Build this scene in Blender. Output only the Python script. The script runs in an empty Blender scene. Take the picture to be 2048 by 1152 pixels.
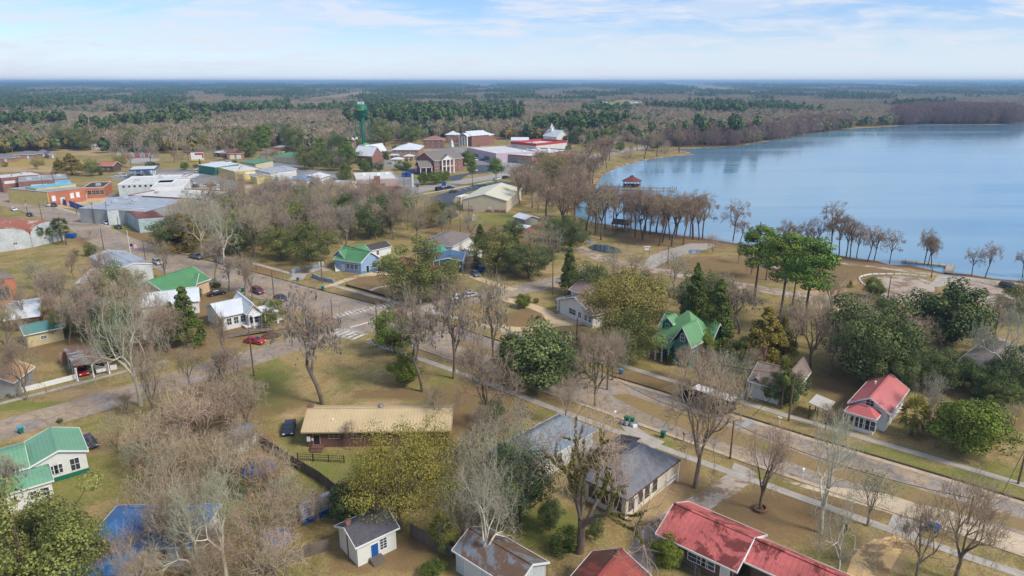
import bpy, math, random
import numpy as np
from mathutils import Vector, Matrix, noise as mnoise
SC = bpy.context.scene
COL = SC.collection
R = math.radians
# ---------------------------------------------------------------- camera
CAMH = 55.0; F = 1365.33; PITCH = math.atan((576-163)/F)
cd = bpy.data.cameras.new('camera'); cam = bpy.data.objects.new('camera', cd); COL.objects.link(cam)
cam.location = (0, 0, CAMH); cam.rotation_euler = (R(90)-PITCH, 0, 0)
cd.lens = 24; cd.sensor_width = 36; cd.clip_start = 0.5; cd.clip_end = 60000
SC.camera = cam
# ---------------------------------------------------------------- light
SUN_DIR = Vector((0.72, -0.42, 0.80)).normalized()
sl = bpy.data.lights.new('sun', 'SUN'); sl.energy = 1.5; sl.angle = R(15); sl.color = (1.0, 0.92, 0.80)
so = bpy.data.objects.new('sun', sl); COL.objects.link(so); so.location = (0, 0, 300)
so.rotation_euler = SUN_DIR.to_track_quat('Z', 'Y').to_euler()
W = bpy.data.worlds.new('World'); SC.world = W; W.use_nodes = True
nt = W.node_tree; N = nt.nodes; L = nt.links; N.clear()
sky = N.new('ShaderNodeTexSky'); sky.sky_type = 'NISHITA'; sky.sun_disc = False
sky.sun_elevation = math.asin(SUN_DIR.z); sky.sun_rotation = math.atan2(SUN_DIR.x, SUN_DIR.y)
sky.air_density = 1.0; sky.dust_density = 0.15; sky.ozone_density = 4.0
tc = N.new('ShaderNodeTexCoord'); sep = N.new('ShaderNodeSeparateXYZ'); L.new(tc.outputs['Generated'], sep.inputs[0])
def wm(op, a, b=None, c=None):
    n = N.new('ShaderNodeMath'); n.operation = op
    for i, v in enumerate((a, b, c)):
        if v is None: continue
        if isinstance(v, (int, float)): n.inputs[i].default_value = v
        else: L.new(v, n.inputs[i])
    return n.outputs[0]
zc = wm('ADD', wm('MAXIMUM', sep.outputs[2], 0.0), 0.14)
cx = wm('DIVIDE', sep.outputs[0], zc); cy = wm('DIVIDE', sep.outputs[1], zc)
comb = N.new('ShaderNodeCombineXYZ'); L.new(wm('MULTIPLY', cx, 0.5), comb.inputs[0]); L.new(wm('MULTIPLY', cy, 0.75), comb.inputs[1])
def wnoise(scale, det, dist, loc):
    m = N.new('ShaderNodeMapping'); m.inputs['Location'].default_value = loc; L.new(comb.outputs[0], m.inputs[0])
    n = N.new('ShaderNodeTexNoise'); n.inputs['Scale'].default_value = scale; n.inputs['Detail'].default_value = det
    n.inputs['Roughness'].default_value = 0.62; n.inputs['Distortion'].default_value = dist; L.new(m.outputs[0], n.inputs[0]); return n.outputs[0]
def wramp(v, a, b):
    n = N.new('ShaderNodeMapRange'); n.interpolation_type = 'SMOOTHSTEP'; L.new(v, n.inputs[0])
    n.inputs[1].default_value = a; n.inputs[2].default_value = b; return n.outputs[0]
c1 = wramp(wnoise(1.5, 8, 0.6, (3.1, 1.7, 0)), 0.40, 0.58)
c2 = wramp(wnoise(4.2, 9, 0.8, (8.2, 4.4, 0)), 0.44, 0.66)
cm = wm('MINIMUM', wm('ADD', wm('MULTIPLY', c1, 0.6), wm('MULTIPLY', c2, 0.6)), 1.0)
tint = N.new('ShaderNodeMix'); tint.data_type = 'RGBA'; tint.blend_type = 'MULTIPLY'; tint.inputs[0].default_value = 1; tint.inputs[7].default_value = (.31, .36, .47, 1)
hor = N.new('ShaderNodeMix'); hor.data_type = 'RGBA'; L.new(wramp(sep.outputs[2], .085, -.02), hor.inputs[0]); hor.inputs[7].default_value = (2.5, 2.8, 3.1, 1)
mixc = N.new('ShaderNodeMix'); mixc.data_type = 'RGBA'; L.new(wm('MULTIPLY', cm, 0.85), mixc.inputs[0])
hsv = N.new('ShaderNodeHueSaturation'); hsv.inputs['Saturation'].default_value = 0.92; hsv.inputs['Value'].default_value = 1.0
L.new(sky.outputs[0], hsv.inputs['Color']); L.new(hsv.outputs[0], tint.inputs[6]); L.new(tint.outputs[2], hor.inputs[6]); L.new(hor.outputs[2], mixc.inputs[6]); mixc.inputs[7].default_value = (2.35, 2.5, 2.8, 1)
bg = N.new('ShaderNodeBackground'); bg.inputs[1].default_value = 0.13; L.new(mixc.outputs[2], bg.inputs[0])
wo = N.new('ShaderNodeOutputWorld'); L.new(bg.outputs[0], wo.inputs[0])
SC.view_settings.view_transform = 'Standard'; SC.view_settings.look = 'None'; SC.view_settings.exposure = 1.38; SC.view_settings.gamma = 1.0
SC.cycles.volume_bounces = 0; SC.cycles.max_bounces = 5; SC.cycles.diffuse_bounces = 3; SC.cycles.glossy_bounces = 2; SC.cycles.transparent_max_bounces = 6
SC.render.film_transparent = False
# ---------------------------------------------------------------- pixel <-> world (photo pixels, 2048 x 1152)
CP, SP = math.cos(PITCH), math.sin(PITCH)
def G(u, v, z=0.0):
    a = (u-1024)/F; b = (576-v)/F
    dx, dy, dz = a, CP+b*SP, -SP+b*CP
    t = (z-CAMH)/dz
    return Vector((dx*t, dy*t, z))
def PX(p):
    x, y, z = p[0], p[1], p[2]-CAMH
    d = y*CP - z*SP; up = y*SP + z*CP
    return 1024+F*x/d, 576-F*up/d
def height_to(u, v, vt, z0=0):
    p = G(u, v, z0); b = (576-vt)/F           # solve height so that the top shows at row vt
    return CAMH + p.y*(b*CP-SP)/(CP+b*SP)
# ---------------------------------------------------------------- materials
def lin(c):
    return tuple((x/255/12.92 if x/255 <= .04045 else ((x/255+.055)/1.055)**2.4) for x in c)
MATS = {}
class NG:
    def __init__(s, nt): s.n = nt.nodes; s.l = nt.links
    def m(s, op, a, b=None):
        n = s.n.new('ShaderNodeMath'); n.operation = op
        for i, v in enumerate((a, b)):
            if v is None: continue
            if isinstance(v, (int, float)): n.inputs[i].default_value = v
            else: s.l.new(v, n.inputs[i])
        return n.outputs[0]
    def noise(s, vec, scale, det=4, rough=.55, dist=0):
        n = s.n.new('ShaderNodeTexNoise'); n.inputs['Scale'].default_value = scale; n.inputs['Detail'].default_value = det
        n.inputs['Roughness'].default_value = rough; n.inputs['Distortion'].default_value = dist
        if vec is not None: s.l.new(vec, n.inputs[0])
        return n.outputs[0]
    def ramp(s, v, a, b, c=0., d=1.):
        n = s.n.new('ShaderNodeMapRange'); n.interpolation_type = 'SMOOTHSTEP'; s.l.new(v, n.inputs[0])
        for i, x in zip((1, 2, 3, 4), (a, b, c, d)): n.inputs[i].default_value = x
        return n.outputs[0]
    def mix(s, f, a, b, mode='MIX'):
        n = s.n.new('ShaderNodeMix'); n.data_type = 'RGBA'; n.blend_type = mode
        for i, v in ((0, f), (6, a), (7, b)):
            if isinstance(v, tuple): n.inputs[i].default_value = (*v[:3], 1)
            elif isinstance(v, (int, float)): n.inputs[i].default_value = v
            else: s.l.new(v, n.inputs[i])
        return n.outputs[2]
    def attr(s, name):
        n = s.n.new('ShaderNodeAttribute'); n.attribute_name = name; return n.outputs['Fac']
def base_mat(name, rough=.8, spec=.3, metal=0):
    m = bpy.data.materials.new(name); m.use_nodes = True; b = m.node_tree.nodes['Principled BSDF']
    b.inputs['Roughness'].default_value = rough; b.inputs['Specular IOR Level'].default_value = spec; b.inputs['Metallic'].default_value = metal
    return m, b, NG(m.node_tree)
def M(name, c=None, rough=.8, var=.25, scale=.6, stripe=None, axis='x', litter=None, lc=(110, 75, 50), spec=.3, brick=False, rnd=0, metal=0):
    """plain surface with uneven weathering; stripe = seam / board spacing in metres along axis; litter = share covered by a second colour"""
    if name in MATS: return MATS[name]
    m, b, g = base_mat(name, rough, spec, metal); c = lin(c)
    t = g.n.new('ShaderNodeTexCoord'); o = t.outputs['Object']
    n1 = g.noise(o, scale, 6, .6); n2 = g.noise(o, scale*9, 3)
    f = g.m('ADD', g.m('MULTIPLY', n1, .65), g.m('MULTIPLY', n2, .35))
    k = g.ramp(f, .3, .7, 1-var, 1+var*.6)
    col = g.mix(1.0, c, k, 'MULTIPLY')
    if rnd:
        oi = g.n.new('ShaderNodeObjectInfo'); col = g.mix(1.0, col, g.m('ADD', g.m('MULTIPLY', oi.outputs['Random'], rnd*2), 1-rnd), 'MULTIPLY')
    sp = g.n.new('ShaderNodeSeparateXYZ'); g.l.new(o, sp.inputs[0])
    hgt = None
    if stripe:
        if axis == 'h': q = g.m('ADD', sp.outputs[0], sp.outputs[1])
        else: q = sp.outputs['xyz'.index(axis)]
        s = g.m('FRACT', g.m('MULTIPLY', q, 1/stripe)); hgt = g.ramp(s, .0, .16, 0, 1)
        col = g.mix(1.0, col, g.ramp(s, 0, .16, .76, 1.03), 'MULTIPLY')
    if brick:
        bt = g.n.new('ShaderNodeTexBrick'); cb = g.n.new('ShaderNodeCombineXYZ')
        g.l.new(g.m('ADD', sp.outputs[0], sp.outputs[1]), cb.inputs[0]); g.l.new(sp.outputs[2], cb.inputs[1]); g.l.new(cb.outputs[0], bt.inputs[0])
        bt.inputs['Scale'].default_value = 1.0; bt.inputs['Brick Width'].default_value = .42; bt.inputs['Row Height'].default_value = .16
        bt.inputs['Mortar Size'].default_value = .02; bt.inputs[1].default_value = (1.15, 1.05, 1, 1); bt.inputs[2].default_value = (.8, .78, .8, 1); bt.inputs[3].default_value = (1.2, 1.3, 1.35, 1)
        col = g.mix(1.0, col, bt.outputs[0], 'MULTIPLY')
    if litter:
        ln = g.noise(o, .22, 8, .72, .6); fac = g.ramp(ln, .62-litter*.5, .70-litter*.5)
        sp2 = g.noise(o, 6, 2); col = g.mix(fac, col, g.mix(sp2, lin(lc), tuple(x*.55 for x in lin(lc))))
    g.l.new(col, b.inputs['Base Color'])
    bp = g.n.new('ShaderNodeBump'); bp.inputs['Strength'].default_value = .25; bp.inputs['Distance'].default_value = .05
    g.l.new(hgt if hgt is not None else n2, bp.inputs['Height']); g.l.new(bp.outputs[0], b.inputs['Normal'])
    MATS[name] = m; return m
def leaf_mat(name, c1, c2, rough=.7, rnd=.22, hue=0.02):
    """foliage or twig colour: varies by clump (face attribute v) and from tree to tree"""
    if name in MATS: return MATS[name]
    m, b, g = base_mat(name, rough, .15)
    a = g.attr('v'); oi = g.n.new('ShaderNodeObjectInfo')
    col = g.mix(a, lin(c1), lin(c2))
    col = g.mix(1.0, col, g.m('ADD', g.m('MULTIPLY', oi.outputs['Random'], rnd*2), 1-rnd), 'MULTIPLY')
    h = g.n.new('ShaderNodeHueSaturation'); g.l.new(col, h.inputs['Color'])
    g.l.new(g.m('ADD', g.m('MULTIPLY', g.m('FRACT', g.m('MULTIPLY', oi.outputs['Random'], 7.3)), hue*2), .5-hue), h.inputs['Hue'])
    g.l.new(h.outputs[0], b.inputs['Base Color'])
    MATS[name] = m; return m
glass = M('window_glass', (52, 62, 74), .08, .2, 2, spec=.8)
trimw = M('white_trim', (225, 226, 224), .6, .06)
# ---------------------------------------------------------------- mesh builder
def setp(o, label=None, cat=None, group=None, kind=None):
    if label: o['label'] = label
    if cat: o['category'] = cat
    if group: o['group'] = group
    if kind: o['kind'] = kind
    return o
def empty(name, label, cat, loc, rz=0, group=None):
    o = bpy.data.objects.new(name, None); COL.objects.link(o); o.location = loc; o.rotation_euler = (0, 0, rz)
    o.empty_display_size = .5
    return setp(o, label, cat, group)
class MB:
    def __init__(s): s.v = []; s.f = []; s.sm = False
    def add(s, vs, fs):
        k = len(s.v); s.v += [tuple(p) for p in vs]; s.f += [tuple(i+k for i in f) for f in fs]; return s
    def box(s, c, d, rz=0, taper=1):
        x, y, z = d[0]/2, d[1]/2, d[2]/2; cs, sn = math.cos(rz), math.sin(rz); vs = []
        for sz in (-1, 1):
            k = taper if sz > 0 else 1
            for sx, sy in ((-1, -1), (1, -1), (1, 1), (-1, 1)):
                a, b = sx*x*k, sy*y*k; vs.append((c[0]+a*cs-b*sn, c[1]+a*sn+b*cs, c[2]+sz*z))
        return s.add(vs, [(3, 2, 1, 0), (4, 5, 6, 7), (0, 1, 5, 4), (1, 2, 6, 5), (2, 3, 7, 6), (3, 0, 4, 7)])
    def prism(s, poly, z0, z1):
        n = len(poly); vs = [(p[0], p[1], z0) for p in poly]+[(p[0], p[1], z1) for p in poly]
        return s.add(vs, [tuple(range(n))[::-1], tuple(range(n, 2*n))]+[(i, (i+1) % n, n+(i+1) % n, n+i) for i in range(n)])
    def ext(s, prof, y0, y1):            # profile in xz extruded along y
        n = len(prof); vs = [(p[0], y0, p[1]) for p in prof]+[(p[0], y1, p[1]) for p in prof]
        return s.add(vs, [tuple(range(n)), tuple(range(n, 2*n))[::-1]]+[((i+1) % n, i, n+i, n+(i+1) % n) for i in range(n)])
    def tube(s, p0, p1, r0, r1=None, n=6):
        r1 = r0 if r1 is None else r1; p0 = Vector(p0); p1 = Vector(p1); d = (p1-p0).normalized()
        a = d.orthogonal().normalized(); b = d.cross(a); vs = []
        for p, r in ((p0, r0), (p1, r1)):
            for i in range(n):
                t = 2*math.pi*i/n; vs.append(p+(a*math.cos(t)+b*math.sin(t))*r)
        return s.add(vs, [tuple(range(n))[::-1], tuple(range(n, 2*n))]+[(i, (i+1) % n, n+(i+1) % n, n+i) for i in range(n)])
    def lathe(s, prof, c=(0, 0, 0), n=16):
        vs = []; m = len(prof)
        for r, z in prof:
            for i in range(n):
                t = 2*math.pi*i/n; vs.append((c[0]+r*math.cos(t), c[1]+r*math.sin(t), c[2]+z))
        fs = [(j*n+i, j*n+(i+1) % n, (j+1)*n+(i+1) % n, (j+1)*n+i) for j in range(m-1) for i in range(n)]
        fs += [tuple(range(n))[::-1], tuple(range((m-1)*n, m*n))]
        return s.add(vs, fs)
    def slab(s, pts, t):                 # thick sheet under a polygon
        n = len(pts); vs = [tuple(p) for p in pts]+[(p[0], p[1], p[2]-t) for p in pts]
        return s.add(vs, [tuple(range(n)), tuple(range(n, 2*n))[::-1]]+[((i+1) % n, i, n+i, n+(i+1) % n) for i in range(n)])
    def mesh(s, name, mat, smooth=False):
        me = bpy.data.meshes.new(name); me.from_pydata(s.v, [], s.f); me.materials.append(mat)
        if smooth: me.polygons.foreach_set('use_smooth', [True]*len(s.f))
        me.update(); return me
    def build(s, name, mat, parent=None, loc=(0, 0, 0), rz=0, smooth=False):
        o = bpy.data.objects.new(name, s.mesh(name, mat, smooth)); COL.objects.link(o)
        o.parent = parent; o.location = loc; o.rotation_euler = (0, 0, rz); return o
def npmesh(name, V, Fq, mat, var=None):
    """quads/tris from numpy arrays; var = per-face attribute v"""
    me = bpy.data.meshes.new(name); nv, nf, k = len(V), len(Fq), Fq.shape[1]
    me.vertices.add(nv); me.vertices.foreach_set('co', V.astype(np.float32).ravel())
    me.loops.add(nf*k); me.loops.foreach_set('vertex_index', Fq.astype(np.int32).ravel())
    me.polygons.add(nf); me.polygons.foreach_set('loop_start', np.arange(nf, dtype=np.int32)*k)
    me.update(calc_edges=True)
    if var is not None:
        at = me.attributes.new('v', 'FLOAT', 'FACE'); at.data.foreach_set('value', var.astype(np.float32))
    me.materials.append(mat); return me
def copy_tree(o, parent=None):
    c = o.copy(); COL.objects.link(c); c.parent = parent
    for ch in KIDS(o): copy_tree(ch, c)
    return c
def KIDS(o): return [x for x in o.children]
def inpoly(x, y, poly):
    c = False; n = len(poly); j = n-1
    for i in range(n):
        xi, yi = poly[i][0], poly[i][1]; xj, yj = poly[j][0], poly[j][1]
        if (yi > y) != (yj > y) and x < (xj-xi)*(y-yi)/(yj-yi)+xi: c = not c
        j = i
    return c
FOOT = []      # building footprints (world polygons), trees keep off them
SHEETS = []    # road polygons in photo pixels
LAND = []      # (name, position) landmarks for the tree labels
# ---------------------------------------------------------------- ground
def sheet(name, poly, z, mat, dense=0, kind='structure', px=True):
    """flat outline (photo pixels on the ground, or world points) laid as a sheet"""
    P = [G(*p) for p in poly] if px else [Vector((p[0], p[1], 0)) for p in poly]
    if dense:
        Q = []
        for a, b in zip(P, P[1:]+P[:1]):
            k = max(1, int((b-a).length/dense))
            for i in range(k):
                q = a.lerp(b, i/k); w = min(1.6, dense*.25)
                q = q+Vector((mnoise.noise(q*.11)*w, mnoise.noise(q*.13+Vector((9, 3, 1)))*w, 0)); Q.append(q)
        P = Q
    m = MB(); m.add([(p.x, p.y, z) for p in P], [tuple(range(len(P)))])
    o = m.build(name, mat); o['kind'] = kind
    if o.data.polygons[0].normal.z < 0: o.data.flip_normals()
    SHEETS.append([(p.x, p.y) for p in P]); return o
def ribbon(name, pts, w, z, mat, kind='structure', h=0, px=True, keep=True):
    P = [G(*p) for p in pts] if px else [Vector(p) for p in pts]
    Q = [P[0]]
    for a, b in zip(P, P[1:]):
        k = max(1, int((b-a).length/6))
        Q += [a.lerp(b, (i+1)/k) for i in range(k)]
    if len(Q) > 4:
        for _ in range(2): Q = [Q[0]]+[(Q[i-1]+Q[i]*2+Q[i+1])/4 for i in range(1, len(Q)-1)]+[Q[-1]]
    l, r = [], []
    for i, q in enumerate(Q):
        d = (Q[min(i+1, len(Q)-1)]-Q[max(i-1, 0)]); d.z = 0; d.normalize(); n = Vector((-d.y, d.x, 0))*w/2
        l.append(q+n); r.append(q-n)
    m = MB()
    if h:
        for i in range(len(Q)-1):
            m.add([(*l[i][:2], z), (*r[i][:2], z), (*r[i+1][:2], z), (*l[i+1][:2], z), (*l[i][:2], z+h), (*r[i][:2], z+h), (*r[i+1][:2], z+h), (*l[i+1][:2], z+h)],
                  [(4, 5, 6, 7), (0, 4, 7, 3), (1, 2, 6, 5)]+([(0, 1, 5, 4)] if i == 0 else [])+([(3, 7, 6, 2)] if i == len(Q)-2 else []))
    else:
        m.add([(p.x, p.y, z) for p in l+r], [(len(l)+i, len(l)+i+1, i+1, i) for i in range(len(l)-1)])
    o = m.build(name, mat)
    if kind: o['kind'] = kind
    if keep: SHEETS.append([(p.x, p.y) for p in l]+[(p.x, p.y) for p in r[::-1]])
    return o
# colour zones of the turf: (u, v, half-width px, half-height px, channel) green / leaf litter / bare sand
ZONES = [(60, 815, 110, 18, 'g'), (225, 850, 60, 22, 'g'), (130, 960, 90, 60, 'g'), (200, 915, 70, 25, 'g'), (680, 935, 90, 32, 'g'), (580, 880, 25, 30, 'g'), (620, 905, 60, 12, 'g'),
 (1090, 1050, 110, 45, 'g'), (1870, 960, 200, 28, 'g'), (1760, 910, 120, 25, 'g'), (1990, 960, 80, 40, 'g'), (540, 770, 60, 60, 'g'), (870, 1130, 50, 25, 'g'), (1350, 850, 30, 8, 'g'),
 (740, 672, 25, 5, 'g'), (590, 545, 30, 8, 'g'), (1000, 440, 70, 14, 'g'), (980, 365, 60, 10, 'g'), (870, 358, 60, 10, 'g'), (1120, 310, 50, 10, 'g'), (250, 455, 50, 8, 'g'), (40, 320, 80, 10, 'g'),
 (1130, 212, 60, 3, 'G'), (1180, 210, 40, 3, 'G'), (330, 620, 60, 60, 'g'), (600, 1000, 60, 60, 'g'), (1300, 890, 60, 20, 'g'), (1290, 1120, 100, 30, 'g'), (440, 1010, 120, 80, 'g'),
 (1330, 960, 90, 60, 'l'), (1200, 1020, 80, 30, 'l'), (830, 1110, 110, 50, 'l'), (700, 1120, 60, 40, 'l'), (950, 820, 120, 60, 'l'), (820, 790, 160, 12, 'l'), (1060, 640, 60, 25, 'l'), (1120, 700, 80, 35, 'l'),
 (1700, 770, 90, 50, 'l'), (1940, 850, 130, 40, 'l'), (1290, 780, 120, 40, 'l'), (800, 560, 120, 30, 'l'), (700, 600, 120, 20, 'l'), (1000, 590, 60, 20, 'l'), (1050, 545, 60, 15, 'l'),
 (1690, 540, 120, 25, 'l'), (1790, 590, 100, 40, 'l'), (1400, 470, 200, 30, 'l'), (300, 640, 260, 90, 'l'), (500, 800, 120, 40, 'l'), (1450, 540, 200, 30, 'l'), (400, 900, 160, 90, 'l'),
 (1560, 1030, 160, 60, 'l'), (1700, 1010, 120, 40, 'l'), (250, 480, 120, 20, 'l'), (540, 540, 60, 14, 'l'), (140, 700, 90, 30, 'l'), (1250, 400, 120, 60, 'l'), (1000, 470, 160, 30, 'l'),
 (1755, 1120, 60, 46, 's'), (1790, 1090, 45, 30, 's'), (205, 900, 40, 7, 's'), (70, 872, 70, 6, 's'), (180, 790, 70, 12, 's'), (600, 828, 45, 10, 's'), (770, 805, 60, 8, 's'), (90, 340, 130, 4, 's'),
 (1310, 1010, 70, 45, 's'), (180, 300, 60, 12, 's'), (430, 385, 60, 12, 's'), (560, 360, 60, 12, 's'), (1265, 870, 30, 10, 's'), (1640, 590, 60, 20, 's'), (330, 260, 120, 8, 's'), (200, 228, 60, 3, 's'),
 (280, 228, 80, 3, 'G'), (1830, 640, 100, 12, 's'), (640, 590, 40, 8, 's'), (20, 330, 100, 14, 's'), (700, 375, 80, 10, 's'), (1080, 540, 50, 9, 's')]
def make_ground():
    def axis(lo, hi, step, far):
        a = list(np.arange(lo, hi+.1, step)); s = step
        while a[-1] < far: s *= 1.22; a.append(a[-1]+s)
        s = step
        while a[0] > -far: s *= 1.22; a.insert(0, a[0]-s)
        return np.array(a)
    xs = axis(-260, 340, 2.4, 16500); ys = axis(34, 520, 2.4, 16500); ys = ys[ys > -900]
    X, Y = np.meshgrid(xs, ys); nx, ny = len(xs), len(ys)
    Z = np.zeros_like(X); D = np.hypot(X, Y)
    Z += hill(X, Y)
    V = np.stack([X.ravel(), Y.ravel(), Z.ravel()], 1)
    i = np.arange((ny-1)*(nx-1)); r = i//(nx-1); c = i % (nx-1); k = r*nx+c
    Fq = np.stack([k, k+1, k+nx+1, k+nx], 1)
    # photo position of each vertex, for the colour zones
    d = Y*CP+CAMH*SP; up = Y*SP-CAMH*CP; ok = d > 1
    U = np.where(ok, 1024+F*X/np.maximum(d, 1), -9999); Vv = np.where(ok, 576-F*up/np.maximum(d, 1), 9999)
    ch = {'g': np.zeros_like(X), 'l': np.zeros_like(X), 's': np.zeros_like(X), 'G': np.zeros_like(X)}
    for u, v, a, b, t in ZONES:
        q = ((U-u)/a)**2+((Vv-v)/b)**2; ch[t] = np.maximum(ch[t], np.clip(1.5-q, 0, 1))
    g = base = None
    m, b, g = base_mat('turf', .95, .1)
    pos = g.n.new('ShaderNodeNewGeometry').outputs['Position']
    n1 = g.noise(pos, .035, 6, .6, .4); n2 = g.noise(pos, .35, 6, .65, .3); n3 = g.noise(pos, 2.6, 4, .7); n4 = g.noise(pos, .11, 5, .6, .5)
    col = g.mix(g.ramp(n1, .35, .65), lin((168, 148, 104)), lin((146, 136, 86)))
    col = g.mix(g.ramp(n2, .42, .66), col, lin((116, 102, 68)))
    col = g.mix(g.m('MULTIPLY', g.ramp(n4, .48, .62), .6), col, lin((120, 118, 58)))
    col = g.mix(g.m('MULTIPLY', g.ramp(n4, .58, .36), .35), col, lin((170, 140, 92)))
    def zone(at, lo, hi, a_, b_, amt=1.):
        nonlocal col
        f = g.ramp(g.m('ADD', g.attr(at), g.m('MULTIPLY', g.m('SUBTRACT', n2, .5), 1.6)), lo, hi)
        col = g.mix(g.m('MULTIPLY', f, amt), col, g.mix(g.ramp(n3, .3, .7), lin(a_), lin(b_)))
    zone('l', .35, 1.0, (146, 116, 84), (108, 88, 64), .75)
    zone('g', .25, 1.35, (126, 132, 62), (98, 114, 48), .75)
    zone('G', .2, .6, (122, 158, 62), (110, 150, 60))
    zone('s', .15, 1.1, (196, 168, 126), (160, 134, 98), .9)
    col = g.mix(1.0, col, g.m('MULTIPLY', g.ramp(n3, .25, .75, .66, 1.3), g.ramp(n2, .3, .7, .86, 1.12)), 'MULTIPLY')
    g.l.new(col, b.inputs['Base Color'])
    bp = g.n.new('ShaderNodeBump'); bp.inputs['Strength'].default_value = .6; bp.inputs['Distance'].default_value = .25
    g.l.new(n3, bp.inputs['Height']); g.l.new(bp.outputs[0], b.inputs['Normal'])
    me = npmesh('ground', V, Fq, m)
    for t in ch:
        at = me.attributes.new(t, 'FLOAT', 'POINT'); at.data.foreach_set('value', ch[t].ravel().astype(np.float32))
    o = bpy.data.objects.new('ground', me); COL.objects.link(o); o['kind'] = 'structure'
def hill(x, y):
    d = np.hypot(x, y)
    a = np.clip((d-4200)/6000, 0, 1)
    return a*(9+6*np.sin(x/2300+1.2)*np.cos(y/3100)+4*np.sin(x/900+y/1300)+9*np.exp(-((x-2600)/1500)**2-((y-10500)/1500)**2))
make_ground()
def cracks(m, sc=.25):
    g = NG(m.node_tree); b = m.node_tree.nodes['Principled BSDF']; old = b.inputs['Base Color'].links[0].from_socket
    pos = g.n.new('ShaderNodeNewGeometry').outputs['Position']; w = g.n.new('ShaderNodeVectorMath'); w.operation = 'ADD'; n = g.n.new('ShaderNodeTexNoise'); n.inputs['Scale'].default_value = .5; g.l.new(pos, n.inputs[0]); g.l.new(pos, w.inputs[0])
    s = g.n.new('ShaderNodeVectorMath'); s.operation = 'SCALE'; s.inputs[3].default_value = 3; g.l.new(n.outputs[1], s.inputs[0]); g.l.new(s.outputs[0], w.inputs[1])
    v = g.n.new('ShaderNodeTexVoronoi'); v.feature = 'DISTANCE_TO_EDGE'; v.inputs['Scale'].default_value = sc; g.l.new(w.outputs[0], v.inputs[0])
    t = g.noise(pos, .9, 5, .7); t2 = g.noise(pos, .06, 4, .6, .8)
    col = g.mix(1.0, old, g.ramp(v.outputs[0], .0, .035, .68, 1), 'MULTIPLY'); col = g.mix(1.0, col, g.m('MULTIPLY', g.ramp(t, .3, .7, .84, 1.14), g.ramp(t2, .35, .65, .86, 1.1)), 'MULTIPLY')
    g.l.new(col, b.inputs['Base Color']); return m
asph = M('asphalt_worn', (152, 142, 132), .9, .3, .12, litter=.34, lc=(180, 160, 134))
asph2 = M('asphalt_lot', (140, 138, 136), .9, .2, .06, litter=.14, lc=(170, 160, 148))
blackt = M('asphalt_dark', (74, 80, 92), .85, .18, .08)
cracks(asph); cracks(asph2, .12)
conc = M('concrete_path', (172, 164, 152), .9, .22, .5, stripe=1.5, axis='h')
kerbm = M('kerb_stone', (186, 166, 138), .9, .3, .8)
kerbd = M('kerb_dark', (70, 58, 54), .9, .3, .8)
sandm = M('sandy_drive', (198, 176, 140), .95, .18, .25, litter=.2, lc=(160, 136, 100))
gravel = M('gravel', (176, 162, 146), .95, .22, .15, litter=.3, lc=(150, 128, 102))
paint = M('road_paint', (206, 206, 202), .8, .3, 1.2, litter=.15, lc=(150, 142, 130))
TOP = [(-60, 372), (60, 398), (170, 432), (270, 478), (350, 505), (512, 545), (620, 575), (752, 609), (850, 632), (937, 662), (1050, 700), (1150, 730), (1221, 752), (1381, 800), (1466, 826), (1623, 876), (1746, 911), (1878, 949), (2048, 1001), (2240, 1062)]
BOT = [(-60, 396), (30, 418), (130, 452), (180, 486), (250, 515), (330, 545), (400, 565), (500, 592), (560, 612), (655, 640), (760, 672), (817, 690), (902, 720), (1010, 758), (1139, 802), (1241, 837), (1324, 867), (1459, 915), (1536, 941), (1676, 990), (1786, 1024), (1911, 1066), (2048, 1114), (2240, 1180)]
sheet('main_street', TOP+BOT[::-1], .024, asph)
ribbon('side_street', [(-60, 877), (0, 860), (100, 833), (250, 792), (380, 753), (480, 722), (570, 694), (650, 671), (760, 640), (850, 615), (960, 595), (1030, 582), (1105, 564), (1180, 546)], 8.5, .020, asph)
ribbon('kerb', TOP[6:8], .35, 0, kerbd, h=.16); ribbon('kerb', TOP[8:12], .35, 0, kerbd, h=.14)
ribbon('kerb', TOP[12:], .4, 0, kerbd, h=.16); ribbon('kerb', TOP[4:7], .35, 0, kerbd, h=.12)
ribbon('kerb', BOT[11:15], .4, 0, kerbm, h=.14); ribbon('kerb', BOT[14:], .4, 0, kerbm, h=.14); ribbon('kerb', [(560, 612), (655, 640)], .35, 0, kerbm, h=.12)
ribbon('gutter', [(u, v+4) for u, v in TOP[12:]], 1.0, .028, kerbm); ribbon('gutter', [(u, v-3) for u, v in BOT[14:]], .8, .028, kerbm)
turf2 = M('median_turf', (148, 128, 84), .95, .22, .3, litter=.35, lc=(172, 150, 118))
turf3 = M('median_turf_green', (128, 122, 66), .95, .22, .3, litter=.45, lc=(158, 134, 92))
sheet('median', [(1225, 790), (1262, 788), (1330, 812), (1420, 842), (1530, 880), (1650, 925), (1800, 968), (2048, 1040), (2150, 1070), (2150, 1094), (2048, 1064), (1900, 1022), (1760, 985), (1620, 940), (1500, 898), (1390, 868), (1280, 822)], .034, turf3, dense=3)
sheet('median', [(905, 676), (960, 688), (1060, 722), (1060, 732), (960, 705), (905, 690)], .034, turf3, dense=3)
concm = conc
ribbon('sidewalk', [(737, 684), (800, 705), (880, 730), (980, 768), (1100, 815), (1231, 862), (1306, 887), (1394, 924), (1479, 950), (1536, 971), (1646, 1011), (1736, 1044), (1823, 1076), (1926, 1111), (2048, 1151), (2150, 1185)], 1.5, .04, conc)
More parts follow.
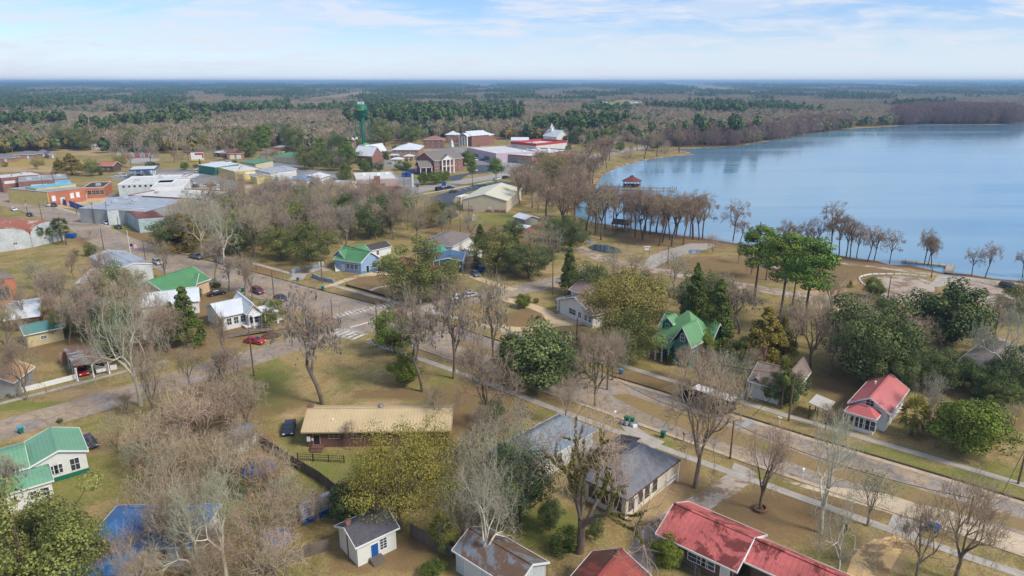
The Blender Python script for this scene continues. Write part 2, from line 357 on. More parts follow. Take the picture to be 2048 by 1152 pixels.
ribbon('sidewalk', [(797, 606), (870, 625), (957, 647), (1024, 667), (1129, 695), (1204, 720), (1249, 732), (1359, 767), (1469, 800), (1536, 820), (1640, 852), (1761, 886), (1846, 911), (1936, 936), (2048, 971), (2160, 1005)], 1.5, .04, conc)
ribbon('sidewalk', [(505, 526), (592, 550)], 1.5, .04, conc); ribbon('sidewalk', [(667, 571), (724, 587), (797, 606)], 1.5, .04, conc)
ribbon('sidewalk', [(-40, 818), (0, 807), (75, 789), (170, 764), (215, 752), (262, 740), (330, 722)], 1.3, .04, conc)
ribbon('sidewalk', [(60, 398), (170, 432), (220, 455)], 2, .04, conc); ribbon('sidewalk', [(530, 668), (600, 650), (660, 628)], 1.1, .04, M('path_old', (128, 112, 88), .95, .3, .5))
ribbon('footpath', [(738, 582), (755, 575), (790, 570), (830, 569)], 1.2, .04, conc); ribbon('footpath', [(903, 556), (912, 548), (925, 550)], 1.2, .04, sandm)
ribbon('garden_path', [(1466, 800), (1500, 790), (1520, 780)], 2, .044, M('path_old', None))
sheet('driveway', [(640, 573), (668, 566), (700, 553), (735, 546), (765, 541), (790, 543), (790, 550), (757, 551), (722, 554), (695, 563), (672, 571), (650, 576)], .048, sandm)
ribbon('driveway', [(592, 560), (600, 549), (640, 535), (655, 541)], 4, .048, conc)
ribbon('driveway', [(935, 548), (965, 560), (1000, 572), (1030, 580)], 3, .048, sandm)
ribbon('curved_drive', [(985, 592), (1024, 605), (1074, 611), (1106, 625), (1116, 640), (1099, 652), (1074, 661), (1030, 667), (985, 652)], 3.2, .05, sandm)
sheet('driveway', [(1100, 632), (1135, 624), (1180, 640), (1176, 648), (1130, 652), (1104, 655)], .046, sandm)
sheet('driveway', [(1231, 838), (1262, 846), (1300, 872), (1330, 884), (1306, 900), (1290, 886), (1270, 876), (1255, 868)], .05, conc)
ribbon('driveway', [(1285, 868), (1262, 886), (1240, 900)], 3, .046, gravel)
sheet('driveway', [(1459, 948), (1468, 925), (1500, 938), (1514, 948), (1492, 965), (1478, 958)], .05, conc)
ribbon('rutted_drive', [(1480, 955), (1440, 985), (1395, 1015), (1340, 1035), (1300, 1060), (1275, 1100), (1270, 1160)], 3.4, .018, gravel)
sheet('driveway', [(1770, 1062), (1786, 1028), (1850, 1050), (1850, 1062), (1826, 1082)], .05, conc)
sheet('concrete_lane', [(1480, 1000-40), (1560, 962), (1700, 1003), (1820, 1040), (1960, 1085), (2048, 1112)][1:]+[(2240, 1172), (2240, 1140), (2048, 1072), (1900, 1022), (1780, 990), (1700, 978)], .030, M('concrete_lane', (196, 178, 150), .9, .18, .15, litter=.15, lc=(150, 132, 112)))
lane = M('highway', (158, 152, 144), .9, .15, .05)
ribbon('highway', [(640, 425), (700, 411), (762, 396), (837, 379), (937, 362), (985, 354), (1050, 340), (1110, 331), (1170, 317), (1230, 304), (1280, 296), (1330, 290)], 13, .022, lane)
ribbon('lane', [(560, 375), (640, 365), (700, 380), (740, 402)], 7, .018, lane)
ribbon('town_road', [(1018, 330), (960, 300), (880, 300), (800, 302), (740, 300), (660, 310)], 12, .018, lane)
ribbon('town_road', [(640, 345), (560, 335), (480, 340), (420, 348), (380, 372), (250, 395), (120, 385)], 14, .018, asph2)
sheet('parking_lot', [(868, 392), (905, 381), (1000, 362), (1030, 366), (935, 384), (908, 398), (903, 412), (918, 432), (905, 438), (880, 426), (862, 405)], .03, blackt)
ribbon('kerb', [(760, 404), (830, 391), (905, 378), (985, 362)], .8, 0, M('kerb_white', (205, 203, 196), .9), h=.12)
sheet('forecourt', [(795, 338), (850, 336), (900, 352), (945, 345), (950, 330), (985, 330), (985, 344), (935, 350), (920, 360), (905, 362), (880, 354), (820, 348)], .03, blackt)
sheet('parking_lot', [(860, 292), (935, 296), (935, 316), (1040, 327), (1135, 326), (1160, 316), (1175, 320), (1110, 337), (1040, 342), (1000, 346), (960, 333), (925, 318), (880, 305)], .026, asph2)
sheet('parking_lot', [(690, 372), (745, 360), (800, 350), (840, 362), (838, 378), (800, 390), (745, 404), (700, 398)], .026, asph2)
sheet('parking_lot', [(215, 352), (320, 340), (420, 338), (520, 322), (600, 330), (600, 342), (520, 350), (420, 372), (330, 372), (240, 362)], .026, asph2)
sheet('parking_lot', [(560, 346), (680, 344), (692, 366), (610, 382), (545, 374)], .014, asph2)
sheet('parking_lot', [(738, 322), (800, 320), (812, 333), (748, 338)], .014, asph2)
sheet('parking_lot', [(60, 400), (0, 392), (0, 380), (120, 378), (150, 384)], .012, asph2)
ribbon('park_road', [(1150, 495), (1179, 507), (1219, 525), (1284, 535), (1349, 547), (1449, 567), (1536, 580), (1640, 598), (1760, 622), (1908, 655), (2048, 700)], 6, .02, gravel)
sheet('park_drive', [(1284, 530), (1300, 512), (1340, 498), (1380, 487), (1425, 487), (1430, 493), (1402, 502), (1360, 512), (1330, 524), (1305, 538)], .03, M('park_asphalt', (168, 160, 150), .9, .18, .1))
ribbon('park_path', [(1159, 462), (1162, 472), (1172, 481), (1189, 488)], 2.6, .03, asph2)
ribbon('lake_path', [(1560, 510), (1673, 526), (1761, 536), (1881, 550), (1936, 556), (2048, 570), (2150, 585)], 2.6, .03, gravel)
sheet('gravel_lot', [(1735, 566), (1750, 555), (1790, 552), (1835, 555), (1862, 562), (1872, 580), (1850, 610), (1815, 612), (1776, 594), (1752, 576)], .026, gravel, dense=4)
sheet('gravel_lot', [(1905, 562), (1960, 563), (2011, 570), (2048, 582), (2048, 602), (1998, 613), (1948, 608), (1915, 585)], .026, gravel, dense=4)
sheet('boat_ramp', [(1878, 549), (1932, 553), (1905, 563), (1880, 575), (1858, 572)], .034, conc)
sheet('dirt_yard', [(1625, 592), (1700, 605), (1690, 625), (1600, 612)], .018, sandm, dense=4)
sheet('dirt_lot', [(390, 372), (470, 366), (560, 380), (540, 392), (440, 392)], .018, sandm, dense=5)
sheet('sandy_yard', [(96, 412), (130, 403), (215, 393), (216, 414), (176, 428), (150, 418)], .03, sandm, dense=4)
sheet('sand_patch', [(1680, 1190), (1688, 1150), (1700, 1118), (1722, 1095), (1762, 1068), (1800, 1070), (1810, 1092), (1792, 1122), (1775, 1152), (1765, 1190)], .022, M('sand_fill', (218, 182, 126), .95, .16, .3, litter=.3, lc=(160, 132, 94)), dense=1.2)
# lake
WL = [(1195, 368), (1203, 352), (1230, 338), (1262, 327), (1300, 319), (1345, 313), (1388, 310), (1372, 302), (1340, 299), (1400, 297), (1480, 292), (1540, 282), (1620, 268), (1700, 258), (1790, 253), (1830, 249), (1900, 250), (1990, 250), (2035, 247), (2048, 240), (2300, 236), (2700, 260), (2900, 420), (2700, 620), (2300, 590), (2048, 563), (1936, 550), (1881, 545), (1831, 532), (1776, 529), (1756, 522), (1666, 510), (1600, 503), (1540, 497), (1450, 484), (1400, 476), (1350, 470), (1300, 463), (1240, 454), (1180, 444), (1150, 432), (1150, 415), (1168, 398), (1182, 384)]
m, b, g = base_mat('lake_water', .07, .5); b.inputs['IOR'].default_value = 1.33
pos = g.n.new('ShaderNodeNewGeometry').outputs['Position']
mp = g.n.new('ShaderNodeMapping'); mp.inputs['Scale'].default_value = (.12, 1.0, 1); g.l.new(pos, mp.inputs[0])
wv = g.noise(mp.outputs[0], .02, 5, .55, .4)
g.l.new(g.mix(g.ramp(wv, .4, .62), lin((98, 142, 168)), lin((120, 158, 178))), b.inputs['Base Color'])
g.l.new(g.ramp(wv, .45, .6, .05, .16), b.inputs['Roughness'])
bp = g.n.new('ShaderNodeBump'); bp.inputs['Strength'].default_value = .10; bp.inputs['Distance'].default_value = .3
g.l.new(g.noise(pos, .9, 3), bp.inputs['Height']); g.l.new(bp.outputs[0], b.inputs['Normal'])
lk = sheet('lake_water', WL, .055, m, dense=5); LAKE = SHEETS[-1]
shp = [G(*p) for p in WL[:18]]; ribbon('beach', WL[:12], 8, .045, M('lake_sand', (188, 158, 112), .95, .2, .2, litter=.35, lc=(140, 110, 74)), keep=False)
ribbon('lake_bank', WL[24:]+[WL[0]], 4.5, .036, M('lake_bank', (122, 88, 56), .95, .3, .3), keep=False)
# painted crossings and lane lines
def crossing(a, b, w, n, name='crosswalk'):
    A, B = G(*a), G(*b); d = (B-A).normalized(); nn = Vector((-d.y, d.x, 0)); Ln = (B-A).length; m = MB()
    for i in range(n):
        c = A+d*(i+.5)*Ln/n; s = Ln/n*.27
        q = [c-d*s-nn*w/2, c+d*s-nn*w/2, c+d*s+nn*w/2, c-d*s+nn*w/2]; m.add([(p.x, p.y, .05) for p in q], [(0, 1, 2, 3)])
    for k in (-1, 1):
        q = [A+nn*k*(w/2+.35)-nn*.1, B+nn*k*(w/2+.35)-nn*.1, B+nn*k*(w/2+.35)+nn*.1, A+nn*k*(w/2+.35)+nn*.1]; m.add([(p.x, p.y, .05) for p in q], [(0, 1, 2, 3)])
    m.build(name, paint)['kind'] = 'structure'
crossing((664, 634), (795, 606), 2.4, 16); crossing((664, 660), (722, 675), 3.5, 6); crossing((845, 612), (880, 627), 3, 7); crossing((738, 684), (830, 660), 2, 1, 'stop_line')
ribbon('stop_line', [(700, 655), (745, 643)], .8, .05, paint, keep=False)
for v0, u0, u1 in ((331, 1008, 1100),):
    for i in range(12):
        u = 1000+i*9; m = MB(); p = G(u, 322+i*.9); q = G(u+9, 331+i*.7); ribbon('parking_line', [(u, 321+i*1.0), (u+7, 331+i*.8)], .25, .034, paint, keep=False)
for i in range(9): ribbon('parking_line', [(912+i*11, 376-i*2), (922+i*11, 381-i*2.4)], .25, .036, paint, keep=False)
sheet('road_patch', [(1468, 856), (1498, 838), (1512, 840), (1490, 857)], .046, M('patch_grey', (158, 158, 158), .9, .15))
sheet('road_patch', [(728, 626), (742, 627), (752, 631), (738, 634)], .046, M('patch_dark', (110, 112, 116), .9, .15))
sheet('puddle', [(1375, 503), (1382, 500), (1398, 501), (1397, 506), (1380, 508)], .04, MATS.setdefault('puddle_water', M('puddle_w', (110, 130, 160), .05, .1, spec=.9)))
sheet('detention_pond', [(1177, 494), (1190, 489), (1215, 490), (1240, 498), (1243, 506), (1215, 507), (1185, 501)], .06, M('pond_water', (30, 52, 66), .1, .3, spec=.7), dense=3)
# ---------------------------------------------------------------- buildings
class Bd:
    """one building: root empty + parts; each body is a walled volume with its roof"""
    def __init__(s, name, label, cat, landmark=None, group=None):
        s.name, s.label, s.cat, s.lm, s.group, s.root = name, label, cat, landmark, group, None
    def frame(s, A, B, C, z):
        if isinstance(A, Vector): a, b = A, B
        else: a, b = G(*A, z), G(*B, z)
        e = b-a; e.z = 0; Ln = e.length; u = e.normalized(); n = Vector((-u.y, u.x, 0))
        Wd = C if isinstance(C, (int, float)) else abs((G(*C, z)-a).dot(n))
        c = a+u*Ln/2+n*Wd/2; c.z = 0
        return c, math.atan2(u.y, u.x), Ln, Wd
    def start(s, c, yaw):
        if s.root is None:
            s.c0, s.y0 = c.copy(), yaw
            s.root = empty(s.name, s.label, s.cat, c, yaw, s.group)
            if s.lm: LAND.append((s.lm, c.copy()))
    def put(s, mb, name, mat, c, yaw, parent=None, smooth=False):
        o = mb.build(name, mat, parent or s.root, smooth=smooth)
        if parent is None:
            d = Matrix.Rotation(-s.y0, 3, 'Z') @ (Vector(c)-s.c0); o.location = d; o.rotation_euler = (0, 0, yaw-s.y0)
        return o
    def body(s, A, B, C, z=None, h=3, roof='gable', rise=2, oh=.5, wm=None, rm=None, win={}, door={}, ridge=None, ww=1.0, wh=1.4, trim=None, skirt=None, z0=0, bars=(1, 1), wname='wall', fascia=True, posts=None, open_=False, dm=None, pane=None, awn=None, wz=None, storeys=1, foot=True, thick=.16):
        z = h if z is None else z
        c, yaw, Ln, Wd = s.frame(A, B, C, z); s.start(c, yaw)
        if roof in ('flat', 'arch'): oh = min(oh, .1)
        L2, W2 = max(Ln-2*oh, .5), max(Wd-2*oh, .5); x, y = L2/2, W2/2; X, Y = Ln/2, Wd/2
        cs, sn = math.cos(yaw), math.sin(yaw)
        P = lambda p, q: (c.x+p*cs-q*sn, c.y+p*sn+q*cs)
        if foot: FOOT.append([P(-X-1, -Y-1), P(X+1, -Y-1), P(X+1, Y+1), P(-X-1, Y+1)])
        ridge = ridge or ('x' if Ln >= Wd else 'y'); trim = trim or trimw
        swap = (ridge == 'y'); a, b, A_, B_ = (y, x, Y, X) if swap else (x, y, X, Y)   # a along ridge
        T = (lambda p, q, r: (-q, p, r)) if swap else (lambda p, q, r: (p, q, r))
        ins = .06; par = .0
        wt = h
        # walls
        if not open_:
            w = MB()
            if roof in ('gable', 'arch'):
                if roof == 'gable': k = rise*(b/B_); prof = [(-b, h), (0, h+k-.05), (b, h)]
                else: prof = [(-b*math.cos(t*math.pi/12), h+rise*math.sin(t*math.pi/12)*.985) for t in range(13)]
                full = [(-b, z0)]+prof+[(b, z0)]; n = len(full)
                vs = [T(-a, q, r) for q, r in full]+[T(a, q, r) for q, r in full]
                w.add(vs, [tuple(range(n))[::-1], tuple(range(n, 2*n))]+[(0, n, n+1, 1), (n-2, 2*n-2, 2*n-1, n-1)])
            elif roof == 'shed':
                k = rise*(b/B_); w.add([T(p, q, r) for p in (-a, a) for q, r in ((-b, z0), (-b, h), (b, h+rise), (b, z0))], [(0, 1, 2, 3), (7, 6, 5, 4), (0, 4, 5, 1), (2, 6, 7, 3)])
            else: w.box((0, 0, (z0+h)/2), (L2, W2, h-z0))
            s.put(w, wname, wm, c, yaw)
            if skirt: q = MB(); q.box((0, 0, .35), (L2+.08, W2+.08, .7)); s.put(q, 'foundation', skirt, c, yaw)
        # roof
        r = MB(); t = thick
        if roof == 'gable':
            for sg in (-1, 1):
                r.add([T(p, q, zz) for p in (-A_, A_) for q, zz in ((sg*B_, h), (0, h+rise), (0, h+rise+t), (sg*B_, h+t))],
                      [(0, 1, 2, 3), (7, 6, 5, 4), (3, 2, 6, 7), (1, 0, 4, 5), (0, 3, 7, 4)] if sg < 0 else [(3, 2, 1, 0), (4, 5, 6, 7), (7, 6, 2, 3), (5, 4, 0, 1), (4, 7, 3, 0)])
        elif roof == 'shed':
            r.add([T(p, q, zz) for p in (-A_, A_) for q, zz in ((-B_, h), (B_, h+rise), (B_, h+rise+t), (-B_, h+t))], [(0, 1, 2, 3), (7, 6, 5, 4), (3, 2, 6, 7), (1, 0, 4, 5), (0, 3, 7, 4), (2, 1, 5, 6)])
        elif roof in ('hip', 'pyr'):
            k = max(A_-B_, 0.01)
            top = [T(-k, 0, h+rise), T(k, 0, h+rise)]; e0 = [T(-A_, -B_, h), T(A_, -B_, h), T(A_, B_, h), T(-A_, B_, h)]
            e1 = [(p[0], p[1], p[2]+t) for p in e0]; tp = [(p[0], p[1], p[2]+t) for p in top]
            fs = [(0, 3, 2, 1), (0, 1, 5, 4), (1, 2, 6, 5), (2, 3, 7, 6), (3, 0, 4, 7), (4, 5, 9, 8), (6, 7, 8, 9), (5, 6, 9), (7, 4, 8)]
            r.add(e0+e1+tp, fs)
        elif roof == 'arch':
            pr = [(-B_*math.cos(i*math.pi/12), h+rise*math.sin(i*math.pi/12)) for i in range(13)]
            for i in range(12):
                q0, q1 = pr[i], pr[i+1]
                r.add([T(p, q, zz) for p in (-A_, A_) for q, zz in ((q0[0], q0[1]), (q1[0], q1[1]), (q1[0], q1[1]+t), (q0[0], q0[1]+t))], [(0, 1, 2, 3), (7, 6, 5, 4), (3, 2, 6, 7), (1, 0, 4, 5)])
        elif roof == 'flat':
            r.box((0, 0, h+.02), (L2-.02, W2-.02, .1))
            if rise > 0:
                pm = MB()
                for q in (((0, -y+.12, h+rise/2), (L2+.1, .3, rise)), ((0, y-.12, h+rise/2), (L2+.1, .3, rise)), ((-x+.12, 0, h+rise/2), (.3, W2-.5, rise)), ((x-.12, 0, h+rise/2), (.3, W2-.5, rise))): pm.box(*q)
                s.put(pm, 'parapet', trim, c, yaw)
        ro = s.put(r, 'roof', rm, c, yaw)
        if roof == 'gable' and fascia:
            f = MB()
            for sa in (-1, 1):
                for sg in (-1, 1):
                    f.add([T(sa*(A_+dd), q, zz) for dd in (.0, .06) for q, zz in ((sg*(B_+.05), h-.08), (0, h+rise-.08), (0, h+rise+t+.03), (sg*(B_+.05), h+t+.03))], [(0, 1, 2, 3), (7, 6, 5, 4), (3, 2, 6, 7), (1, 0, 4, 5), (0, 3, 7, 4)])
            for sg in (-1, 1): f.box(T(0, sg*(B_+.04), h+.05), (.08, 2*A_, .2) if swap else (2*A_, .08, .2))
            s.put(f, 'fascia', trim, c, yaw)
        if roof in ('gable', 'hip') and not (roof == 'hip' and A_-B_ < .3):
            k = A_ if roof == 'gable' else A_-B_; q = MB(); q.box(T(0, 0, h+rise+t+.01), (.35, 2*k, .07) if swap else (2*k, .35, .07)); s.put(q, 'ridge_cap', rm, c, yaw)
        if roof in ('hip', 'pyr') and fascia:
            f = MB()
            for q, d_ in (((0, -Y-.03), (Ln+.12, .06, .22)), ((0, Y+.03), (Ln+.12, .06, .22)), ((-X-.03, 0), (.06, Wd, .22)), ((X+.03, 0), (.06, Wd, .22))): f.box((q[0], q[1], h+.06), d_)
            s.put(f, 'fascia', trim, c, yaw)
        # openings
        def place(side, tt):
            d = {'f': ((tt-.5)*L2, -y, 0), 'b': ((.5-tt)*L2, y, math.pi), 'r': (x, (tt-.5)*W2, math.pi/2), 'l': (-x, (.5-tt)*W2, -math.pi/2)}[side]; return d
        sh = (h-z0)/storeys
        for side, ts in win.items():
            for tt in ts:
                for st in range(storeys):
                    wW, wH = ww, wh
                    if isinstance(tt, tuple): tv, wW, wH, zc = (list(tt)+[None])[:4]
                    else: tv, zc = tt, None
                    zc = (wz if wz else z0+sh*st+sh*.56) if zc is None else zc
                    px_, py_, rr = place(side, tv); fr = MB(); e = .09
                    for q in (((0, 0, wH/2), (wW+2*e, .10, e)), ((0, 0, -wH/2-.02), (wW+2.6*e, .14, e)), ((-wW/2-e/2, 0, 0), (e, .10, wH)), ((wW/2+e/2, 0, 0), (e, .10, wH))): fr.box(*q)
                    for i in range(bars[0]): fr.box(((i+1)/(bars[0]+1)*wW-wW/2, -.01, 0), (.05, .07, wH-.05))
                    for i in range(bars[1]): fr.box((0, -.014, (i+1)/(bars[1]+1)*wH-wH/2), (wW, .06, .05))
                    o = s.put(fr, 'window', trim, (0, 0, 0), 0); wl = Vector((px_, py_, zc))
                    wp = Vector((*P(px_, py_), zc)); o.location = Matrix.Rotation(-s.y0, 3, 'Z') @ (wp-s.c0); o.rotation_euler = (0, 0, yaw-s.y0+rr)
                    pn = MB(); pn.box((0, .0, 0), (wW, .05, wH)); pn.build('pane', pane or glass, o)
        for side, ts in door.items():
            for tt in ts:
                dw, dh = (.95, 2.05) if not isinstance(tt, tuple) else tt[1:3]; tv = tt if not isinstance(tt, tuple) else tt[0]
                px_, py_, rr = place(side, tv); dr = MB(); dr.box((0, -.02, dh/2), (dw, .08, dh)); dr.box((dw*.38, -.08, dh*.48), (.05, .06, .05))
                o = s.put(dr, 'door', dm or doorm, (0, 0, 0), 0); wp = Vector((*P(px_, py_), z0+.12))
                o.location = Matrix.Rotation(-s.y0, 3, 'Z') @ (wp-s.c0); o.rotation_euler = (0, 0, yaw-s.y0+rr)
                fr = MB(); fr.box((0, 0, dh+.05), (dw+.2, .1, .1)); fr.box((-dw/2-.05, 0, dh/2), (.1, .1, dh)); fr.box((dw/2+.05, 0, dh/2), (.1, .1, dh)); fr.build('door_frame', trim, o)
        if posts:
            side, n = posts[0], posts[1]; pr = posts[2] if len(posts) > 2 else .09
            for sd in side:
                for i in range(n):
                    tt = i/(n-1) if n > 1 else .5
                    px_ = {'f': (-x+2*x*tt, -y), 'b': (-x+2*x*tt, y), 'r': (x, -y+2*y*tt), 'l': (-x, -y+2*y*tt)}[sd]
                    if sd in 'lr' and n > 1 and i in (0, n-1) and len(side) > 1: continue
                    q = MB(); q.box((0, 0, h/2), (pr*2, pr*2, h)); q.box((0, 0, .1), (pr*3, pr*3, .2)); q.box((0, 0, h-.1), (pr*3, pr*3, .18)); o = s.put(q, 'post', trim, (0, 0, 0), 0)
                    wp = Vector((*P(*px_), 0)); o.location = Matrix.Rotation(-s.y0, 3, 'Z') @ (wp-s.c0); o.rotation_euler = (0, 0, yaw-s.y0)
        s.last = (c, yaw, Ln, Wd, h, rise); return s
    def chimney(s, p, w=.8, h=5, mat=None, base=0):
        q = MB(); q.box((0, 0, h/2), (w, w*.8, h)); q.box((0, 0, h-.15), (w+.16, w*.8+.16, .2)); q.box((0, 0, h+.08), (w*.5, w*.4, .16))
        s.local(q, 'chimney', mat or brickr, p); return s
    def local(s, mb, name, mat, p, z=0, yaw=None):
        """part standing at a world point"""
        c = Vector((p[0], p[1], z)); return s.put(mb, name, mat, c, s.y0 if yaw is None else yaw)
def wpt(bd, fx, fy, z=0):
    """point inside the last body: fx, fy in -1..1 of its half sizes"""
    c, yaw, Ln, Wd = bd.last[:4]; cs, sn = math.cos(yaw), math.sin(yaw); a, b = fx*Ln/2, fy*Wd/2
    return Vector((c.x+a*cs-b*sn, c.y+a*sn+b*cs, z))
doorm = M('door_white', (205, 205, 200), .5, .06); doorb = M('door_blue', (36, 84, 150), .5, .06); doord = M('door_dark', (48, 44, 44), .5, .1)
brickr = M('brick_red', (140, 102, 90), .9, .25, .5, brick=True); brickb = M('brick_brown', (112, 84, 76), .9, .2, .5, brick=True); brickt = M('brick_tan', (158, 124, 100), .9, .2, .5, brick=True); bricko = M('brick_orange', (180, 114, 86), .9, .2, .4, brick=True)
sidw = M('siding_white', (214, 216, 212), .7, .1, .5, stripe=.25, axis='z'); sidc = M('siding_cream', (212, 206, 186), .7, .12, .5, stripe=.25, axis='z')
sidb = M('siding_blue', (140, 170, 200), .7, .08, .5, stripe=.28, axis='z'); sidt = M('siding_teal', (70, 118, 112), .7, .12, .5, stripe=.25, axis='z')
sidg = M('siding_grey', (150, 148, 142), .7, .15, .5, stripe=.25, axis='z'); wood = M('wood_dark', (98, 78, 66), .9, .3, .6, stripe=.22, axis='z'); sidbe = M('siding_beige', (190, 178, 140), .8, .15, .5, stripe=.3, axis='h')
corw = M('corrugated_white', (196, 204, 204), .55, .22, .3, stripe=.5, axis='h'); corb = M('corrugated_pale_blue', (164, 184, 188), .6, .25, .3, stripe=.5, axis='h'); corg = M('corrugated_grey', (150, 156, 160), .6, .25, .3, stripe=.5, axis='h')
def metal(name, c, axis='x', p=.5, **k): return M(name, c, .45, k.pop('var', .12), k.pop('scale', .3), stripe=p, axis=axis, **k)
rtan = metal('roof_tan_metal', (194, 174, 134), litter=.06, lc=(150, 124, 92)); rgreen = metal('roof_green_metal', (112, 160, 128), litter=.06, lc=(92, 120, 100)); rgreen2 = metal('roof_green_dark', (84, 136, 90), var=.18); rgreenv = metal('roof_green_bright', (104, 150, 104), 'h', .6)
rred = metal('roof_red_metal', (196, 106, 100), 'x', .6, litter=.3, lc=(132, 66, 60), var=.25); rred2 = metal('roof_red_faded', (190, 112, 108), 'y', .5, litter=.08, lc=(150, 84, 78)); rred3 = metal('roof_red_hip', (190, 104, 100), 'x', .5, litter=.08, lc=(150, 84, 78)); rredb = metal('roof_red_brown', (156, 78, 68), 'y', .5, litter=.32, lc=(122, 82, 64))
rgrey = metal('roof_grey_metal', (158, 166, 174), litter=.12, lc=(120, 106, 96)); rgl = metal('roof_grey_litter', (122, 128, 134), litter=.40, lc=(122, 98, 80)); rblueg = metal('roof_blue_grey', (124, 138, 150)); rwhite = metal('roof_white_metal', (206, 212, 216)); rblue = M('roof_blue_tarp', (62, 114, 168), .5, .15, .4)
rteal = metal('roof_teal', (88, 134, 130), litter=.2); rrust = M('roof_rust', (138, 88, 74), .8, .4, .35, stripe=.8, axis='y', litter=.35, lc=(108, 62, 50)); rquon = M('roof_quonset_rust', (186, 172, 162), .7, .3, .12, stripe=.8, axis='y', litter=.5, lc=(176, 112, 88))
shd = M('shingle_dark', (86, 84, 90), .95, .3, 2.2, stripe=.3, axis='y'); shg = M('shingle_grey', (116, 118, 124), .95, .3, 1.2); shb = M('shingle_brown', (134, 118, 108), .95, .25, 1.2, litter=.1); sht = M('shingle_taupe', (124, 116, 110), .95, .2, 1.2); shk = M('shingle_charcoal', (76, 72, 74), .95, .25, 1.2)
flatw = M('flat_roof_white', (204, 204, 200), .8, .15, .12, litter=.1, lc=(150, 146, 140)); flatg = M('flat_roof_grey', (150, 156, 158), .85, .2, .12); flatd = M('flat_roof_dark', (66, 60, 68), .9, .2, .2); flatb = M('flat_roof_blue', (112, 176, 200), .7, .2, .12, litter=.2, lc=(150, 170, 176))
stucco = M('stucco_beige', (196, 186, 162), .9, .1, .4); stuccoy = M('stucco_yellow', (206, 190, 124), .9, .15, .4); stuccow = M('stucco_white', (208, 208, 204), .9, .15, .3); pinks = M('stucco_pink', (190, 174, 186), .9, .1, .3)
bluep = M('paint_blue', (28, 88, 160), .6, .15, .5); redp = M('paint_red', (178, 66, 66), .6, .1, .5); tealp = M('paint_teal', (44, 130, 122), .6, .1, .5); greenw = M('wall_green', (62, 128, 108), .7, .15, .4, stripe=.5, axis='h'); skg = M('skirt_green', (34, 104, 84), .8, .1)
# 1 brown brick ranch, tan metal roof
b_ = Bd('brick_ranch_house', 'long low brick ranch house under tan metal roof, black car at its left end', 'house', 'long tan-roofed brick ranch house')
b_.body((602, 866), (903, 863), 9.0, h=2.9, rise=1.8, oh=.7, wm=brickb, rm=rtan, trim=M('tan_trim', (180, 158, 122), .6, .1), win={'f': [.19, .35, .50, .66, .82], 'l': [.5]}, door={'f': [.065]}, ww=1.5, wh=.9, wz=2.0, dm=doord)
b_.chimney(wpt(b_, -.97, .1), .9, 5.3)
q = MB(); q.lathe([(.35, 4.4), (.35, 5.0), (.5, 5.0), (.3, 5.4), (.02, 5.5)], n=12); b_.local(q, 'roof_vent', M('vent_steel', (150, 150, 150), .4, .1, metal=.6), wpt(b_, 0, .06))
q = MB(); q.lathe([(.15, 3.6), (.15, 4.0), (.22, 4.05), (.02, 4.15)], n=8); b_.local(q, 'roof_pipe', trimw, wpt(b_, -.62, -.5))
q = MB(); q.box((0, 0, .3), (1.8, 1.2, .6)); q.box((0, -.8, .15), (1.8, .5, .3)); b_.local(q, 'doorstep', brickb, wpt(b_, -.8, -1.0))
q = MB(); q.box((0, 0, 1.6), (.5, .2, .8)); q.box((.6, 0, 1.5), (.25, .15, .35)); b_.local(q, 'meter_box', trimw, wpt(b_, -.92, -.9))
# 2 cream house, grey hip roof
b_ = Bd('cream_house', 'cream house with grey shingle hip roof, tall dark windows and small corner porch', 'house', 'cream house with the grey hip roof')
b_.body((1158, 956), (1255, 1002), (1371, 925), h=3.4, roof='hip', rise=2.6, oh=.55, wm=sidc, rm=shg, win={'r': [.10, .28, .42, .58], 'f': [.2, .5, .82]}, door={'r': [(.2, .9, 2)]}, ww=.95, wh=1.9, trim=M('brown_trim', (92, 66, 60), .7, .1), wz=1.9, bars=(0, 1))
q = MB()
for i in range(9): q.box((-1.4+i*.35, 0, .85), (.06, .06, .7))
q.box((0, 0, 1.25), (2.9, .1, .1)); q.box((0, 0, .5), (2.9, .1, .1)); b_.local(q, 'porch_railing', trimw, wpt(b_, .92, .78), yaw=b_.last[1]+math.pi/2)
q = MB(); q.box((0, 0, 1.7), (.2, .2, 3.4)); b_.local(q, 'post', trimw, wpt(b_, .97, .97))
c0 = wpt(b_, -1.0, .7); q = MB(); q.add([(-3.6, -5, 2.5), (0, -5, 3.2), (0, 4, 3.2), (-3.6, 4, 2.5), (-3.6, -5, 2.4), (0, -5, 3.1), (0, 4, 3.1), (-3.6, 4, 2.4)], [(0, 1, 2, 3), (7, 6, 5, 4), (0, 4, 5, 1), (1, 5, 6, 2), (2, 6, 7, 3), (3, 7, 4, 0)])
for a_ in (-4.7, -.5, 3.7): q.box((-3.4, a_, 1.2), (.15, .15, 2.4))
b_.local(q, 'carport', shk, c0)
# 3 white house, blue-grey hip roof
b_ = Bd('blue_roofed_house', 'white house with pale blue grey hip roof between the cream house and the brick ranch', 'house', 'white house with the blue grey roof')
b_.body((1060, 940), (1195, 861), (1118, 829), h=3.2, roof='hip', rise=2.3, oh=.5, wm=sidw, rm=rblueg, win={'f': [.2, .45, .68], 'r': [.3, .6]}, ww=1, wh=1.7, door={'r': [.45]})
q = MB(); q.box((0, 0, .45), (4.2, 2, .3)); b_.local(q, 'porch_floor', conc, wpt(b_, .98, -.6), yaw=b_.last[1]+math.pi/2)
